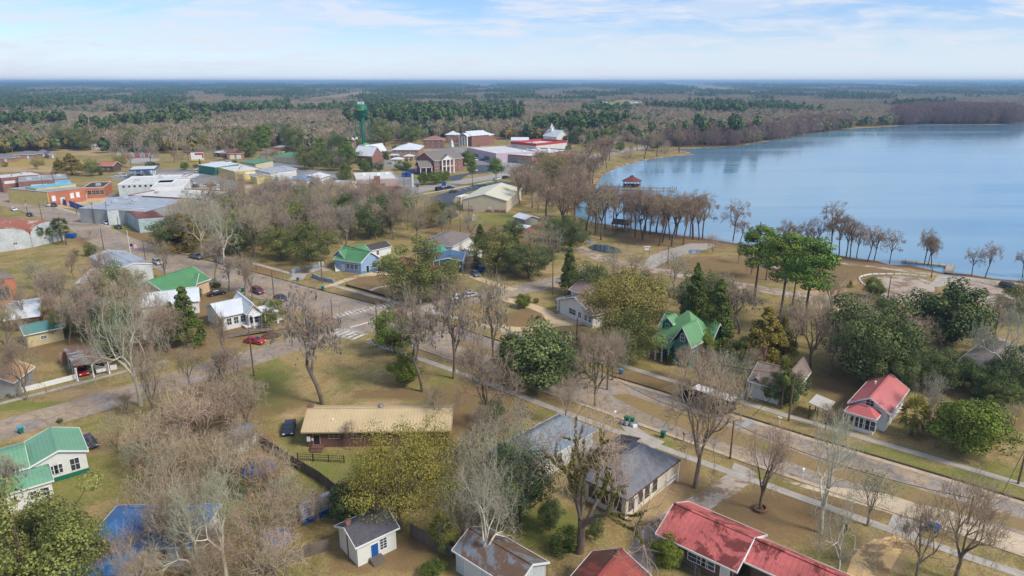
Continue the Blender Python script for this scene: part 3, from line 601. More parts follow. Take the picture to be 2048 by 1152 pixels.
# 4 red metal roofed house
b_ = Bd('red_roofed_long_house', 'long dark timber house under a streaked red metal roof, lower right beside the rutted drive', 'house', 'long red-roofed timber house')
b_.body((1311, 1069), (1474, 1146), 8.6, h=3.0, rise=2.0, oh=.8, wm=wood, rm=rred, ridge='x', win={'f': [.12, (.5, 2.2, 1.1), (.66, 1.6, 1.1)], 'l': [.3, .7]}, ww=.9, wh=1.4, door={'f': [.9]})
c, yaw, Ln, Wd = b_.last[:4]; e = Vector((math.cos(yaw), math.sin(yaw), 0)); n_ = Vector((-e.y, e.x, 0))
A2 = c+e*(Ln/2+.1)-n_*(Wd/2-1.6); B2 = A2+e*12.5
b_.body(A2, B2, Wd-3.2, h=3.45, rise=1.5, oh=.6, wm=wood, rm=rred, win={'f': [(.3, 1.6, 1.2)], 'r': [.5]}, door={'f': [.6]})
# 5 red brown hip roof at the bottom edge
b_ = Bd('red_brown_roofed_house', 'house with dark red brown leaf-strewn hip roof cut by the bottom edge', 'house', 'red brown roof at the bottom edge')
b_.body((1302, 1154), (1184, 1105), 13.0, h=3, z=3, rise=2.0, oh=.5, wm=sidw, rm=rredb, ridge='y')
# 6 grey metal shed
b_ = Bd('grey_metal_garage', 'white walled outbuilding with grey metal roof half covered in brown leaves, bottom centre', 'garage', 'leaf-covered grey metal garage')
b_.body((904, 1102), (1030, 1182), (966, 1050), h=2.8, rise=1.5, oh=.3, wm=corw, rm=rgl, ridge='x', win={'l': [.5]}, door={'f': [(.3, 2.4, 2.2)]})
# 7 cottage with blue door
b_ = Bd('small_cottage', 'small white cottage with dark shingle roof and bright blue door', 'cottage', 'small white cottage with the blue door')
b_.body((711, 1098), (799, 1057), 5.4, h=2.9, rise=1.25, oh=.35, wm=M('wall_offwhite', (214, 216, 206), .75, .06, .3), rm=shd, win={'f': [(.66, .9, 1.5)]}, door={'f': [(.43, .95, 2.0)]}, dm=doorb, bars=(1, 3))
q = MB(); q.box((0, 0, .25), (1.6, 1.0, .5)); q.box((0, -.7, .12), (1.6, .5, .25)); b_.local(q, 'doorstep', M('step_wood', (110, 100, 92), .9, .2), wpt(b_, -.14, -1.0))
b_.chimney(wpt(b_, -.8, .05), .5, 5.0)
# 8 round-backed garden shed
b_ = Bd('barrel_roof_shed', 'pale grey garden shed with rounded roof and tiny end window behind bare thicket', 'shed', 'barrel-roofed garden shed')
b_.body((452, 902), (477, 911), (507, 886), h=2.0, z=0.1, roof='arch', rise=1.5, wm=corw, rm=shg, ridge='y', win={'f': [(.5, .7, .8, 1.7)]}, ww=.6, wh=.6); 
# 9 white house green roof far left
b_ = Bd('white_house_green_roof', 'white house with light green standing seam roof and green skirt at left edge', 'house', 'white green-roofed house at the left edge')
b_.body((60, 936), (177, 903), 8.8, h=3.4, rise=1.3, oh=.35, wm=sidw, rm=rgreen, skirt=skg, win={'f': [.36, .44, (.76, 1.1, 1.9)], 'r': [.5]}, ww=1.0, wh=1.4)
c, yaw, Ln, Wd = b_.last[:4]; e = Vector((math.cos(yaw), math.sin(yaw), 0)); n_ = Vector((-e.y, e.x, 0)); A0 = c-e*Ln/2-n_*Wd/2
b_.body(A0-e*13, A0, Wd, h=3.4, rise=1.3, oh=.35, wm=sidw, rm=rgreen, skirt=skg, win={'f': [.5]})
b_.body(A0-e*14-n_*5.0, A0+e*2.2-n_*5.0, 5.6, h=2.9, roof='hip', rise=.9, oh=.3, wm=sidw, rm=rgreen, skirt=None, win={'f': [.2, .35, .5, .64, (.72, .7, 1.2), .86, .95]}, ww=.7, wh=1.2)
# 10 house under blue roof
b_ = Bd('blue_roofed_bungalow', 'bungalow with vivid blue tarpaulin-covered hip roof seen through bare branches', 'house', 'vivid blue hip roof')
b_.body((158, 1100), (388, 1096), 8.5, h=3.0, z=3.0, roof='hip', rise=2.6, oh=.6, wm=stuccow, rm=rblue, win={'f': [.2, .45, .7], 'r': [.5]}, door={'f': [.55]})
b_.body((95, 1162), (230, 1170), 9, h=2.9, roof='hip', rise=1.8, wm=stuccow, rm=rblue)
# 11 silver quonset
b_ = Bd('silver_barrel_shed', 'silvery corrugated barrel shed with blue end wall beside dark shrub', 'shed', 'silver barrel shed')
b_.body((606, 1050), (668, 1022), (594, 1036), h=.9, z=.2, roof='arch', rise=1.6, wm=bluep, rm=metal('roof_galvanised', (176, 182, 196), 'x', .35, litter=.15, lc=(110, 90, 80)), ridge='x')
# 14 red roof white sunroom house
b_ = Bd('red_roofed_white_house', 'white house with faded red metal roof and glazed front sunroom across the street', 'house', 'white house with the red roof and sunroom')
b_.body((1695, 807), (1780, 831), 12.6, h=3.3, rise=2.0, oh=.5, wm=sidw, rm=rred2, ridge='y', win={'r': [.12, .3, .75, .9], 'l': [.3, .6], 'f': [(.5, 1.2, 1.0, 4.3)]}, ww=1, wh=1.5)
q = MB(); q.lathe([(.14, 0), (.14, .5), (.22, .5), (.05, .65)], n=8); o = b_.local(q, 'roof_vent', trimw, wpt(b_, -.4, .3), 4.6)
c, yaw, Ln, Wd = b_.last[:4]; e = Vector((math.cos(yaw), math.sin(yaw), 0)); n_ = Vector((-e.y, e.x, 0)); A0 = c-e*(Ln/2-.3)-n_*(Wd/2+2.6)
b_.body(A0, A0+e*(Ln-1.6), 3.6, h=2.9, roof='hip', rise=1.15, oh=.35, wm=sidw, rm=rred3, win={'f': [(.10, 1.5, 1.7), (.28, 1.5, 1.7), (.48, 1.2, 1.7), (.68, 1.5, 1.7), (.88, 1.5, 1.7)], 'r': [(.5, 1.8, 1.7)], 'l': [(.5, 1.8, 1.7)]}, bars=(1, 1))
# 15 brown roof white house
b_ = Bd('brown_roofed_house', 'white house with brown shingle roof, brick chimney and gabled porch, palms in front', 'house', 'white house with the brown roof and brick chimney')
b_.body((1560, 769), (1597, 778), (1643, 750), h=3.2, rise=2.6, oh=.5, wm=sidw, rm=shb, ridge='y', win={'r': [.2, .5, .8], 'f': [.5]}, ww=1.1, wh=1.5)
b_.body((1495, 763), (1562, 782), 9, h=3.0, rise=2.4, oh=.5, wm=sidw, rm=shb, ridge='x', win={'f': [.7, .85], 'l': [.5]})
b_.body((1494, 764), (1527, 773), 5.2, h=2.7, rise=1.4, oh=.35, rm=shb, wm=sidw, ridge='y', open_=True, posts=('f', 3, .14))
b_.chimney(G(1521, 752), 1.0, 6.6)
# 16 green Victorian
b_ = Bd('green_victorian_house', 'teal two-storey house with steep bright green roofs and white trimmed dormers', 'house', 'teal house with the bright green roof')
b_.body((1312, 668), (1392, 690), (1437, 668), h=4.6, z=4.6, roof='hip', rise=5.0, oh=.5, wm=sidt, rm=rgreenv, win={'f': [.15], 'r': [.3, .7]}, ww=1.0, wh=1.7, storeys=1)
c, yaw, Ln, Wd = b_.last[:4]; e = Vector((math.cos(yaw), math.sin(yaw), 0)); n_ = Vector((-e.y, e.x, 0)); F0 = c-n_*(Wd/2)
b_.body(F0+e*.2-n_*2.4, F0+e*(Ln/2+.3)-n_*2.4, Wd*.66, h=4.6, rise=3.9, oh=.5, wm=sidt, rm=rgreenv, ridge='y', win={'f': [(.5, .8, 1.5, 6.2), (.5, 1.3, 1.3, 2.6)], 'r': [.3]}, ww=1, wh=1.5)
b_.body(F0-e*(Ln/2+.3)-n_*2.6, F0+e*.2-n_*2.6, 3.4, h=3.0, roof='shed', rise=1.7, oh=.3, wm=sidt, rm=rgreenv, ridge='x', open_=True, posts=('f', 4, .12))
b_.body(F0-e*(Ln/2-.2)+n_*1.2+Vector((0, 0, 0)), F0-e*(Ln/2-3.1)+n_*1.2, 3.2, h=7.0, z0=4.8, rise=1.3, oh=.3, wm=sidt, rm=rgreenv, ridge='y', wname='dormer', win={'f': [(.5, .8, 1.3, 6.2)]}, foot=False)
b_.body(F0-e*(Ln/2+2)+n_*(Wd*.45), F0-e*(Ln/2-4)+n_*(Wd*.45), 6, h=4.4, rise=2.6, oh=.5, wm=sidt, rm=rgreenv, ridge='x')
b_.body(c+e*(Ln/2-4.5)+n_*0.6, c+e*(Ln/2+1.2)+n_*0.6, 5, h=4.5, rise=2.8, oh=.5, wm=sidt, rm=rgreenv, ridge='x')
# 17 craftsman
b_ = Bd('craftsman_house', 'white craftsman house with dark brown roof, shallow gabled porch by the curved drive', 'house', 'white craftsman house by the curved drive')
b_.body((1113, 600), (1185, 632), (1225, 600), h=3.3, rise=2.6, oh=.6, wm=sidw, rm=shb, ridge='y', win={'f': [(.4, 2.6, 1.4), .62, .8, .92], 'l': [.5]}, ww=1.0, wh=1.4, door={'f': [.72]})
b_.body((1112, 598), (1145, 612), 7, h=3.0, rise=1.2, oh=.5, rm=shk, wm=sidw, ridge='y', open_=True, posts=('fl', 2, .25))
b_.body((1137, 580), (1172, 592), 8, h=4.2, rise=1.8, oh=.5, wm=sidw, rm=shb, ridge='x')
# 18 open shelter
b_ = Bd('open_tin_shelter', 'open shelter with pale corrugated roof over red machinery, left of the red roofed house', 'shelter', 'tin-roofed shelter')
b_.body((1616, 812), (1655, 823), (1674, 806), h=2.3, roof='shed', rise=.5, oh=.25, rm=metal('roof_dull_white', (184, 180, 172), 'h', .5, litter=.2), open_=True, posts=('fb', 3, .08), trim=wood)
# 19 grey building far right
b_ = Bd('grey_park_building', 'low grey-roofed building half hidden by trees near the right edge', 'building', 'grey-roofed building at the right edge')
b_.body((1915, 722), (2030, 752), (2060, 700), h=3.2, roof='hip', rise=2, wm=stuccow, rm=sht, win={'f': [.3, .6]})
# 20 light blue house
b_ = Bd('light_blue_house', 'light blue stucco house with green gable roof and railed front steps', 'house', 'light blue house')
b_.body((722, 526), (762, 517), (688, 507), h=3.5, z=3.5, rise=2.6, oh=.35, wm=sidb, rm=rgreen2, ridge='y', win={'f': [(.7, 1.8, 1.5)], 'l': [.2, .5]}, door={'f': [.32]}, dm=doord, skirt=M('skirt_blue', (84, 132, 168), .8, .1))
c, yaw, Ln, Wd = b_.last[:4]
b_.body((667, 519), (722, 527), 9, h=3.4, rise=2.5, oh=.35, wm=sidb, rm=rgreen2, ridge='x', win={'f': [.5, .65, .82], 'l': [.3, .7]}, door={'f': [.3]}, ww=1.1, wh=1.5)
b_.body((666, 513), (690, 519), 10, h=3.7, rise=2.3, oh=.3, wm=sidb, rm=rgreen2, ridge='y', win={'f': [(.5, .9, 1.5)]})
q = MB()
for i in range(5): q.box((0, -i*.32, .9-i*.2-.1), (1.8, .34, .2))
for sx in (-.95, .95):
    for i in range(5): q.box((sx, -i*.36, 1.35-i*.2), (.07, .07, .9))
    q.tube((sx, .1, 1.85), (sx, -1.6, .95), .05)
b_.local(q, 'front_steps', trimw, G(677, 540), yaw=.3)
# sheds / others in the middle
def simple(name, label, cat, A, B, C, lm=None, group=None, **k):
    b = Bd(name, label, cat, lm, group); b.body(A, B, C, **k); return b
simple('garden_shed', 'long white shed with grey roof behind the light blue house', 'shed', (743, 502), (784, 493), (740, 492), h=2.5, rise=1.2, oh=.25, wm=sidw, rm=shk, ridge='x', win={'f': [.3]}, door={'l': [.5]}, dm=doord)
b_ = Bd('red_roof_carport_house', 'low house with rusty red and orange roof half hidden behind the big live oak', 'house', 'red-roofed carport house')
b_.body((800, 548), (880, 553), 10, h=3, rise=1.6, oh=.5, wm=stuccow, rm=metal('roof_orange_red', (186, 86, 58), litter=.35, lc=(120, 66, 54)), win={'f': [.3, .6, .85]}, door={'f': [.5]})
b_.body((766, 528), (800, 534), 9, h=2.5, roof='shed', rise=.3, oh=.2, rm=rrust, open_=True, posts=('fb', 2, .1))
b_ = Bd('pool_enclosure', 'screened pool enclosure with blue grey framed roof beside timber fence', 'pool enclosure', 'screened pool enclosure')
b_.body((866, 523), (926, 523), (868, 506), h=3.2, roof='gable', rise=1.0, oh=.1, rm=M('screen_panel', (64, 98, 128), .4, .2, .5, stripe=1.6, axis='x'), wm=M('screen_wall', (70, 96, 110), .3, .2, stripe=1.6, axis='h'), open_=False, posts=('fr', 6, .07), fascia=True)
simple('tan_roofed_house', 'pale house with tan grey shingle roof among bare trees', 'house', (835, 488), (905, 494), (850, 462), h=3, rise=2.2, roof='hip', wm=sidw, rm=sht, win={'f': [.2, .5, .8]}, lm='tan grey roof among the trees')
simple('garden_shed', 'small white shed with pale roof beside the pool enclosure fence', 'shed', (940, 506), (965, 503), (937, 498), h=2.6, rise=.5, roof='shed', oh=.2, wm=sidw, rm=flatw, door={'f': [.3]})
simple('grey_shed', 'small dark grey gabled shed with white roof near the lakeside trees', 'shed', (1050, 440), (1078, 436), (1052, 430), h=2.6, rise=1.2, wm=sidg, rm=rwhite, ridge='y')
simple('red_open_shed', 'little red shed with white metal roof in the park', 'shed', (1028, 455), (1052, 458), 4, h=2.2, rise=.5, roof='shed', wm=redp, rm=rwhite, oh=.2)
simple('teal_roofed_shed', 'tiny outbuilding with teal roof behind the pool enclosure', 'shed', (872, 506), (894, 502), 4, h=3, rise=.9, wm=bluep, rm=metal('roof_aqua', (52, 158, 140)), oh=.2)
# left mid block
b_ = Bd('white_porch_house', 'white house with long pale metal roof and open corner porch on the corner', 'house', 'white house with the corner porch')
b_.body((440, 636), (504, 622), 10.8, h=3.4, rise=1.9, oh=.5, wm=sidw, rm=rwhite, ridge='x', win={'f': [.25, .5, .75], 'l': [.5]}, ww=1, wh=1.6)
b_.body((493, 631), (524, 625), 12, h=3.4, rise=2.3, oh=.5, wm=sidw, rm=rwhite, ridge='y', win={'f': [(.5, 2, 1.6)]})
b_.body((505, 634), (557, 622), 6, h=3.0, roof='hip', rise=1.0, oh=.3, rm=rwhite, open_=True, posts=('fr', 4, .14))
q = MB(); q.box((0, 0, .4), (9, 4, .3)); b_.local(q, 'porch_floor', trimw, wpt(b_, 0, 0), yaw=b_.last[1])
b_ = Bd('wheelchair_ramp', 'weathered timber access ramp with railings before the white corner house', 'ramp')
c = G(503, 668); b_.start(c, R(20)); q = MB(); q.add([(-6, -1, .05), (5, -1, .9), (5, .6, .9), (-6, .6, .05), (-6, -1, 0), (5, -1, .75), (5, .6, .75), (-6, .6, 0)], [(0, 1, 2, 3), (7, 6, 5, 4), (0, 4, 5, 1), (1, 5, 6, 2), (2, 6, 7, 3), (3, 7, 4, 0)]); b_.local(q, 'deck', M('ramp_timber', (128, 118, 108), .9, .2), c)
for sg in (-1, .6):
    q = MB(); q.tube((-6, sg, 1.05), (5, sg, 1.9), .05, n=4)
    for i in range(9): q.box((-6+i*1.37, sg, .6+i*.1), (.1, .1, 1.1))
    b_.local(q, 'railing', M('ramp_timber', None), c)
b_ = Bd('tan_house_green_roof', 'tan rendered house with wide green gable roof beside the white warehouse', 'house', 'tan house with the green roof')
b_.body((312, 580), (392, 574), 14, h=3.4, rise=1.6, oh=.5, wm=M('stucco_tan', (196, 172, 140), .9, .1), rm=rgreen2, ridge='x', win={'f': [.6], 'r': [.3]}, ww=1.2)
b_.body((262, 581), (335, 590), (330, 548), h=3.4, rise=3.0, oh=.5, wm=M('stucco_tan', None), rm=rgreen2, ridge='y', win={'f': [.3, .7]})
b_ = Bd('white_warehouse', 'white metal warehouse with grey weathered roof beside the main street', 'warehouse', 'white warehouse with grey roof')
b_.body((232, 541), (305, 528), (172, 515), h=5, z=5, rise=1.1, oh=.15, wm=corw, rm=rgrey, ridge='y', door={'l': [(.5, 4, 4)], 'f': [.3]})
simple('pale_outbuilding', 'low pale building with flat white roof left of the white warehouse', 'building', (150, 572), (216, 567), (128, 545), h=3.4, roof='shed', rise=.5, oh=.2, wm=M('stucco_cream', (198, 188, 160), .9, .15), rm=flatw, door={'f': [(.8, 3, 2.6)]}, dm=doord)
simple('white_gabled_house', 'white roofed house right of the tan house, partly hidden by cedar', 'house', (280, 616), (400, 602), (290, 592), h=3.1, rise=2.0, oh=.4, wm=sidw, rm=rwhite, ridge='x', win={'f': [.3, .6]}, lm='white gabled roof')
b_ = simple('brick_warehouse', 'tall orange red brick building cut by the left edge', 'building', (-60, 572), (30, 556), 11, h=7, z=7, rise=.5, roof='shed', oh=.1, wm=bricko, rm=M('roof_old_brown', (132, 120, 108), .9, .3, .3), win={'f': [(.68, 2.4, 3.2, 3.4)]}, bars=(2, 3), lm='brick building at the left edge', trim=brickr)
simple('tin_roofed_shed', 'open shed with pale tin roof below the brick building', 'shed', (8, 642), (80, 632), (4, 606), h=3.0, rise=1.2, oh=.3, wm=wood, rm=rwhite, ridge='x', lm='pale tin-roofed shed')
simple('teal_roofed_bungalow', 'beige walled building with faded teal roof behind trees at left', 'house', (48, 672), (130, 655), (36, 656), h=2.9, rise=1.3, oh=.4, wm=sidbe, rm=rteal, ridge='x', win={'f': [(.45, 1.1, .7)]}, lm='teal-roofed bungalow')
b_ = Bd('carport', 'large open carport with grey patched roof sheltering a red car and a white estate', 'carport', 'large open carport')
b_.body((148, 738), (219, 722), (105, 706), h=2.7, roof='shed', rise=.5, oh=.3, rm=M('roof_carport', (146, 158, 168), .6, .2, .2, stripe=.9, axis='y', litter=.42, lc=(130, 102, 86)), open_=True, posts=('fb', 3, .09))
for t_ in (-.9, -.3, .35):
    q = MB(); q.box((0, 0, 1.35), (.18, .18, 2.7)); b_.local(q, 'post', trimw, wpt(b_, -.95, t_))
q = MB(); q.box((0, 0, 1.35), (9, .15, 2.6)); b_.local(q, 'wall', brickt, wpt(b_, .2, .9), yaw=b_.last[1])
simple('tan_cottage', 'tan shingled cottage with grey wall cut by the left edge', 'house', (-60, 772), (28, 767), (-70, 742), h=3, rise=1.8, oh=.4, wm=sidg, rm=M('shingle_tan', (176, 140, 104), .95, .2, 1.2), ridge='y', win={'r': [.4]}, lm='tan cottage at the left edge')
simple('pale_tin_shed', 'tiny shed with white tin roof deep among bare trees', 'shed', (283, 662), (312, 655), 4, h=2.3, rise=.7, wm=sidw, rm=rwhite, oh=.2)
# quonset pair
for i, (A, B, C, lb) in enumerate((((61, 471), (127, 456), (0, 424), 'right'), ((-60, 488), (61, 471), (-60, 440), 'left'))):
    b_ = Bd('quonset_warehouse', 'white fronted warehouse with arched rusty roof, %s at the left edge' % ('right one of the pair' if i == 0 else 'left one of the pair'), 'warehouse', 'arched rusty warehouse', 'arched rusty warehouses')
    b_.body(A, B, 60, h=4.2, z=4.2, roof='arch', rise=3.6, wm=M('render_dirty_white', (188, 194, 194), .8, .3, .3), rm=rquon, ridge='y', foot=True, win={'f': [(.72, 1.2, .8, 2.2), (.4, 1, .8, 2.2)]})
    LAND[-1] = ('arched rusty warehouses', G(80, 480))
# street row, upper left
b_ = simple('rust_roofed_warehouse', 'pale blue corrugated warehouse with rust brown roof by the street', 'warehouse', (276, 440), (330, 434), (216, 418), h=5, z=5, rise=.5, roof='shed', oh=.1, wm=corb, rm=rrust, ridge='y', lm='rust-roofed warehouse')
b_ = Bd('grey_warehouse', 'large pale corrugated warehouse with broad grey roof behind the rust roofed one', 'warehouse', 'big grey warehouse')
b_.body((213, 421), (290, 415), (180, 398), h=6, z=6, rise=.8, roof='gable', oh=.1, wm=corw, rm=rgrey, ridge='x', fascia=False)
b_.body((290, 424), (380, 400), 30, h=5.4, z=5.4, rise=.5, roof='shed', oh=.1, wm=corg, rm=rgrey, ridge='x')
simple('white_roofed_store', 'long building with patchy white flat roof and rusty edge behind the grey warehouse', 'building', (255, 392), (400, 400), (235, 372), h=5.5, z=5.5, rise=.5, roof='flat', oh=.1, wm=corw, rm=flatw, trim=M('rusty_edge', (150, 110, 100), .8, .3), lm='white flat-roofed store')
simple('white_window_block', 'white block with a row of small dark windows high on its wall', 'building', (235, 370), (345, 366), (180, 357), h=6.5, z=6.5, rise=.4, roof='flat', oh=.1, wm=corw, rm=flatw, win={'f': [.1+.1*i for i in range(9)]}, ww=1.1, wh=1.1, wz=5.6, bars=(0, 0))
simple('white_rear_block', 'plain white walled block behind the big canopy', 'building', (300, 378), (368, 375), (300, 362), h=6.5, z=6.5, rise=.3, roof='flat', wm=stuccow, rm=flatw)
b_ = Bd('orange_brick_shop', 'orange brick shop with yellow side wall, pale blue flat roof and white shutters', 'shop', 'orange brick shop')
b_.body((95, 387), (170, 376), (72, 372), h=6, z=6, rise=.5, roof='shed', oh=.1, wm=bricko, rm=flatg, win={'f': [.13, .62, .78]}, ww=1.6, wh=2.4, door={'f': [(.35, 2, 3)]}, pane=trimw)
q = MB(); q.box((0, 0, 3.1), (.3, b_.last[3]-.1, 6.2)); b_.local(q, 'side_wall', stuccoy, wpt(b_, -1.0, 0), yaw=b_.last[1])
b_.body((72, 378), (152, 368), 9, h=7.2, z=7.2, rise=.3, roof='shed', oh=.1, wm=stuccoy, rm=flatb)
simple('dark_roofed_shop', 'orange brick shop with near black flat roof right of the yellow walled one', 'shop', (164, 377), (208, 375), (150, 367), h=5, z=5, rise=.4, roof='flat', oh=.1, wm=bricko, rm=flatd, trim=stucco, win={'f': [.3, .5, .68, .88]}, ww=1.6, wh=2.0, door={'f': [.1]})
b_ = Bd('brick_corner_store', 'red brick corner store with grey roof, blue awnings and street lettering', 'shop', 'red brick corner store')
b_.body((36, 366), (110, 361), (15, 355), h=7, z=7, rise=.5, roof='flat', oh=.1, wm=brickr, rm=flatg, trim=brickr, win={'f': [.4, .6, .85], 'l': [.4, .6]}, ww=2.2, wh=1.8, wz=2)
for t_ in (-.9, -.65):
    q = MB(); q.add([(-2, 0, 3.6), (2, 0, 3.6), (2, -1.6, 2.6), (-2, -1.6, 2.6), (-2, -1.6, 2.3), (2, -1.6, 2.3), (-2, 0, 2.3), (2, 0, 2.3)], [(3, 2, 1, 0), (4, 5, 2, 3), (6, 4, 3, 0), (5, 7, 1, 2)]); b_.local(q, 'awning', bluep, wpt(b_, t_, -1.0))
simple('brick_store', 'red brick store with pale roof and white storefront band behind the corner store', 'shop', (2, 358), (90, 350), (0, 350), h=7, z=7, rise=.5, roof='flat', oh=.1, wm=brickr, rm=flatw, trim=brickr, win={'f': [(.2, 6, 1.5, 5), (.45, 6, 1.5, 5)]}, pane=trimw)
simple('brick_store', 'red brick store with grey roof right of the corner store', 'shop', (82, 362), (140, 358), (70, 352), h=6, z=6, rise=.4, roof='flat', oh=.1, wm=brickr, rm=flatg, trim=brickr, win={'f': [.2, .6]}, ww=2.5, wh=1.5)
simple('blue_roofed_store', 'low store with bright blue flat roof between the brick shops', 'shop', (100, 366), (142, 363), 10, h=5.6, z=5.6, rise=.3, roof='shed', oh=.1, wm=stuccow, rm=flatb)
# gas station canopies
def canopy(name, label, A, B, C, h, band, top, lm, stripes=None, nx=3):
    b_ = Bd(name, label, 'canopy', lm); c, yaw, Ln, Wd = b_.frame(A, B, C, h); b_.start(c, yaw); b_.last = (c, yaw, Ln, Wd, h, 0)
    q = MB(); q.box((0, 0, h), (Ln, Wd, .9)); b_.put(q, 'fascia', band, c, yaw); q = MB(); q.box((0, 0, h+.5), (Ln-.4, Wd-.4, .1)); b_.put(q, 'roof', top, c, yaw)
    for i in range(nx):
        for j in (-1, 1): q = MB(); q.box((-Ln*.36+i*Ln*.72/(nx-1), j*Wd*.22, (h-.45)/2), (.4, .4, h-.45)); b_.put(q, 'post', trimw, c, yaw)
        q = MB(); q.box((-Ln*.36+i*Ln*.72/(nx-1), 0, .8), (1.0, .6, 1.6)); q.box((-Ln*.36+i*Ln*.72/(nx-1), 0, .1), (2.6, 1.2, .2)); b_.put(q, 'fuel_pump', trimw, c, yaw)
    if stripes:
        q = MB(); z = h+.57
        for sg in (-1, 1): q.box((0, sg*Wd*.3, z), (Ln*.8, .9, .05))
        for i in range(6): q.box((-Ln*.38+i*Ln*.152, 0, z), (.9, Wd*.6-.9, .05))
        b_.put(q, 'roof_stripes', stripes, c, yaw)
    FOOT.append([tuple(wpt(b_, *k)[:2]) for k in ((-1, -1), (1, -1), (1, 1), (-1, 1))]); return b_
canopy('fuel_canopy', 'fuel station canopy with bright blue and red fascia', (258, 341), (310, 339), (232, 336), 5.2, bluep, flatw, 'blue fuel canopy')
simple('fuel_shop', 'low white shop under the blue fuel canopy', 'shop', (268, 350), (300, 350), 8, h=4, z=0, rise=.3, roof='flat', wm=stuccow, rm=flatw, win={'f': [.3, .7]}, ww=2.5, wh=1.5)
canopy('fuel_canopy', 'wide white fuel canopy with red striped roof grid', (293, 358), (377, 357), (312, 350), 5.6, M('canopy_white', (206, 204, 216), .6, .08), flatw, 'red-striped canopy', stripes=M('stripe_red', (128, 62, 76), .7, .15), nx=4)
b_ = simple('green_metal_shop', 'small green metal building with white roof and blue corner entrance', 'shop', (396, 330), (430, 335), 16, h=5, z=5, rise=.8, roof='shed', oh=.15, wm=greenw, rm=rwhite, ridge='x', lm='small green metal building')
simple('kiosk', 'bright blue kiosk at the corner of the green metal building', 'kiosk', (420, 338), (431, 338), 4, h=4, z=0, rise=.3, roof='flat', wm=bluep, rm=bluep, win={'f': [.5]})
simple('yellow_shop', 'bright yellow walled shop with white roof by the junction', 'shop', (470, 345), (530, 340), (480, 330), h=4.6, z=4.6, rise=.5, roof='flat', wm=stuccoy, rm=flatw, win={'f': [.2, .5, .8]}, trim=stuccoy, lm='yellow shop')
simple('yellow_shed', 'yellow ochre shed right of the yellow shop', 'shed', (512, 355), (545, 352), 10, h=4, z=4, rise=1, wm=stuccoy, rm=flatg)
simple('blue_roofed_pavilion', 'open pavilion with faded blue metal roof near the sandy lot', 'pavilion', (427, 375), (462, 377), (432, 368), h=3.5, z=3.5, rise=.8, roof='shed', rm=metal('roof_faded_blue', (96, 138, 176)), open_=True, posts=('fb', 4, .12), trim=wood, lm='blue-roofed pavilion')
simple('blue_roofed_workshop', 'blue metal roofed workshop seen between bare treetops', 'building', (572, 362), (612, 362), (575, 354), h=4, z=4, rise=1.2, wm=stuccow, rm=metal('roof_faded_blue', None), lm='blue-roofed workshop')
simple('grey_roofed_workshop', 'grey white roofed workshop left of the blue roofed one', 'building', (490, 342), (540, 346), 22, h=4, z=4, rise=1.2, wm=stuccow, rm=rgrey)
simple('green_roofed_store', 'store with broad bright green roof near the red brick building', 'shop', (545, 312), (588, 316), (548, 305), h=4.5, z=4.5, rise=2.5, roof='hip', wm=stucco, rm=rgreen2, lm='green-roofed store')
simple('green_roofed_store', 'small green roofed shop by parked cars left of the larger green store', 'shop', (478, 324), (510, 328), 14, h=4, z=4, rise=1.2, roof='shed', wm=stucco, rm=rgreen2)
simple('grey_roofed_store', 'grey hip-roofed store beside the green-roofed store', 'shop', (518, 306), (548, 307), 14, h=4, z=4, rise=2, roof='hip', wm=stucco, rm=sht)
simple('red_brick_hall', 'small red brick flat-roofed building among trees', 'building', (541, 296), (575, 296), (545, 291), h=5, z=5, rise=.4, roof='flat', wm=brickr, rm=flatg, trim=brickr, win={'f': [.3, .6, .85]}, lm='red brick hall')
simple('brown_roofed_garage', 'brick garage with rusty brown roof and white doors', 'garage', (452, 308), (488, 307), (448, 300), h=4, z=4, rise=1.5, roof='gable', wm=brickt, rm=rrust, ridge='x', door={'f': [(.3, 3, 3), (.7, 3, 3)]}, lm='brown-roofed brick garage')
simple('low_dark_shed', 'long low dark shed with white roof in the trees', 'shed', (425, 305), (450, 307), 10, h=3, z=3, rise=.6, roof='shed', wm=wood, rm=rwhite)
simple('old_timber_house', 'old brown timber house with rusty orange roof beside ochre tree', 'house', (193, 345), (228, 345), 10, h=4, z=0, rise=2.2, wm=wood, rm=metal('roof_orange_tin', (168, 112, 84)), ridge='x', win={'f': [.3, .7]}, lm='old timber house')
for i, (u, v, w_, lb) in enumerate(((-18, 325, 46, 'cut by the left edge'), (28, 318, 44, 'second from the left edge'), (66, 315, 34, 'third from the left edge'), (98, 317, 14, 'smallest and rightmost'))):
    simple('estate_bungalow', 'grey-roofed brick bungalow beyond the field, '+lb, 'house', (u, v), (u+w_, v-1), 11, h=2.8, z=0, rise=2.2, roof='hip', wm=brickt, rm=shg, win={'f': [.2, .5, .8]}, door={'f': [.65]}, group='far bungalows at left', lm='row of far bungalows' if i == 1 else None)
simple('white_farmhouse', 'white gabled farmhouse among trees beyond the bungalows', 'house', (196, 288), (214, 288), 12, h=5, z=0, rise=4.5, wm=sidw, rm=rwhite, ridge='y', win={'f': [.5]}, lm='white gabled farmhouse')
simple('white_outbuilding', 'low white outbuilding left of the gabled farmhouse', 'building', (182, 300), (203, 299), 8, h=3, z=0, rise=1.5, wm=sidw, rm=rwhite, ridge='x')
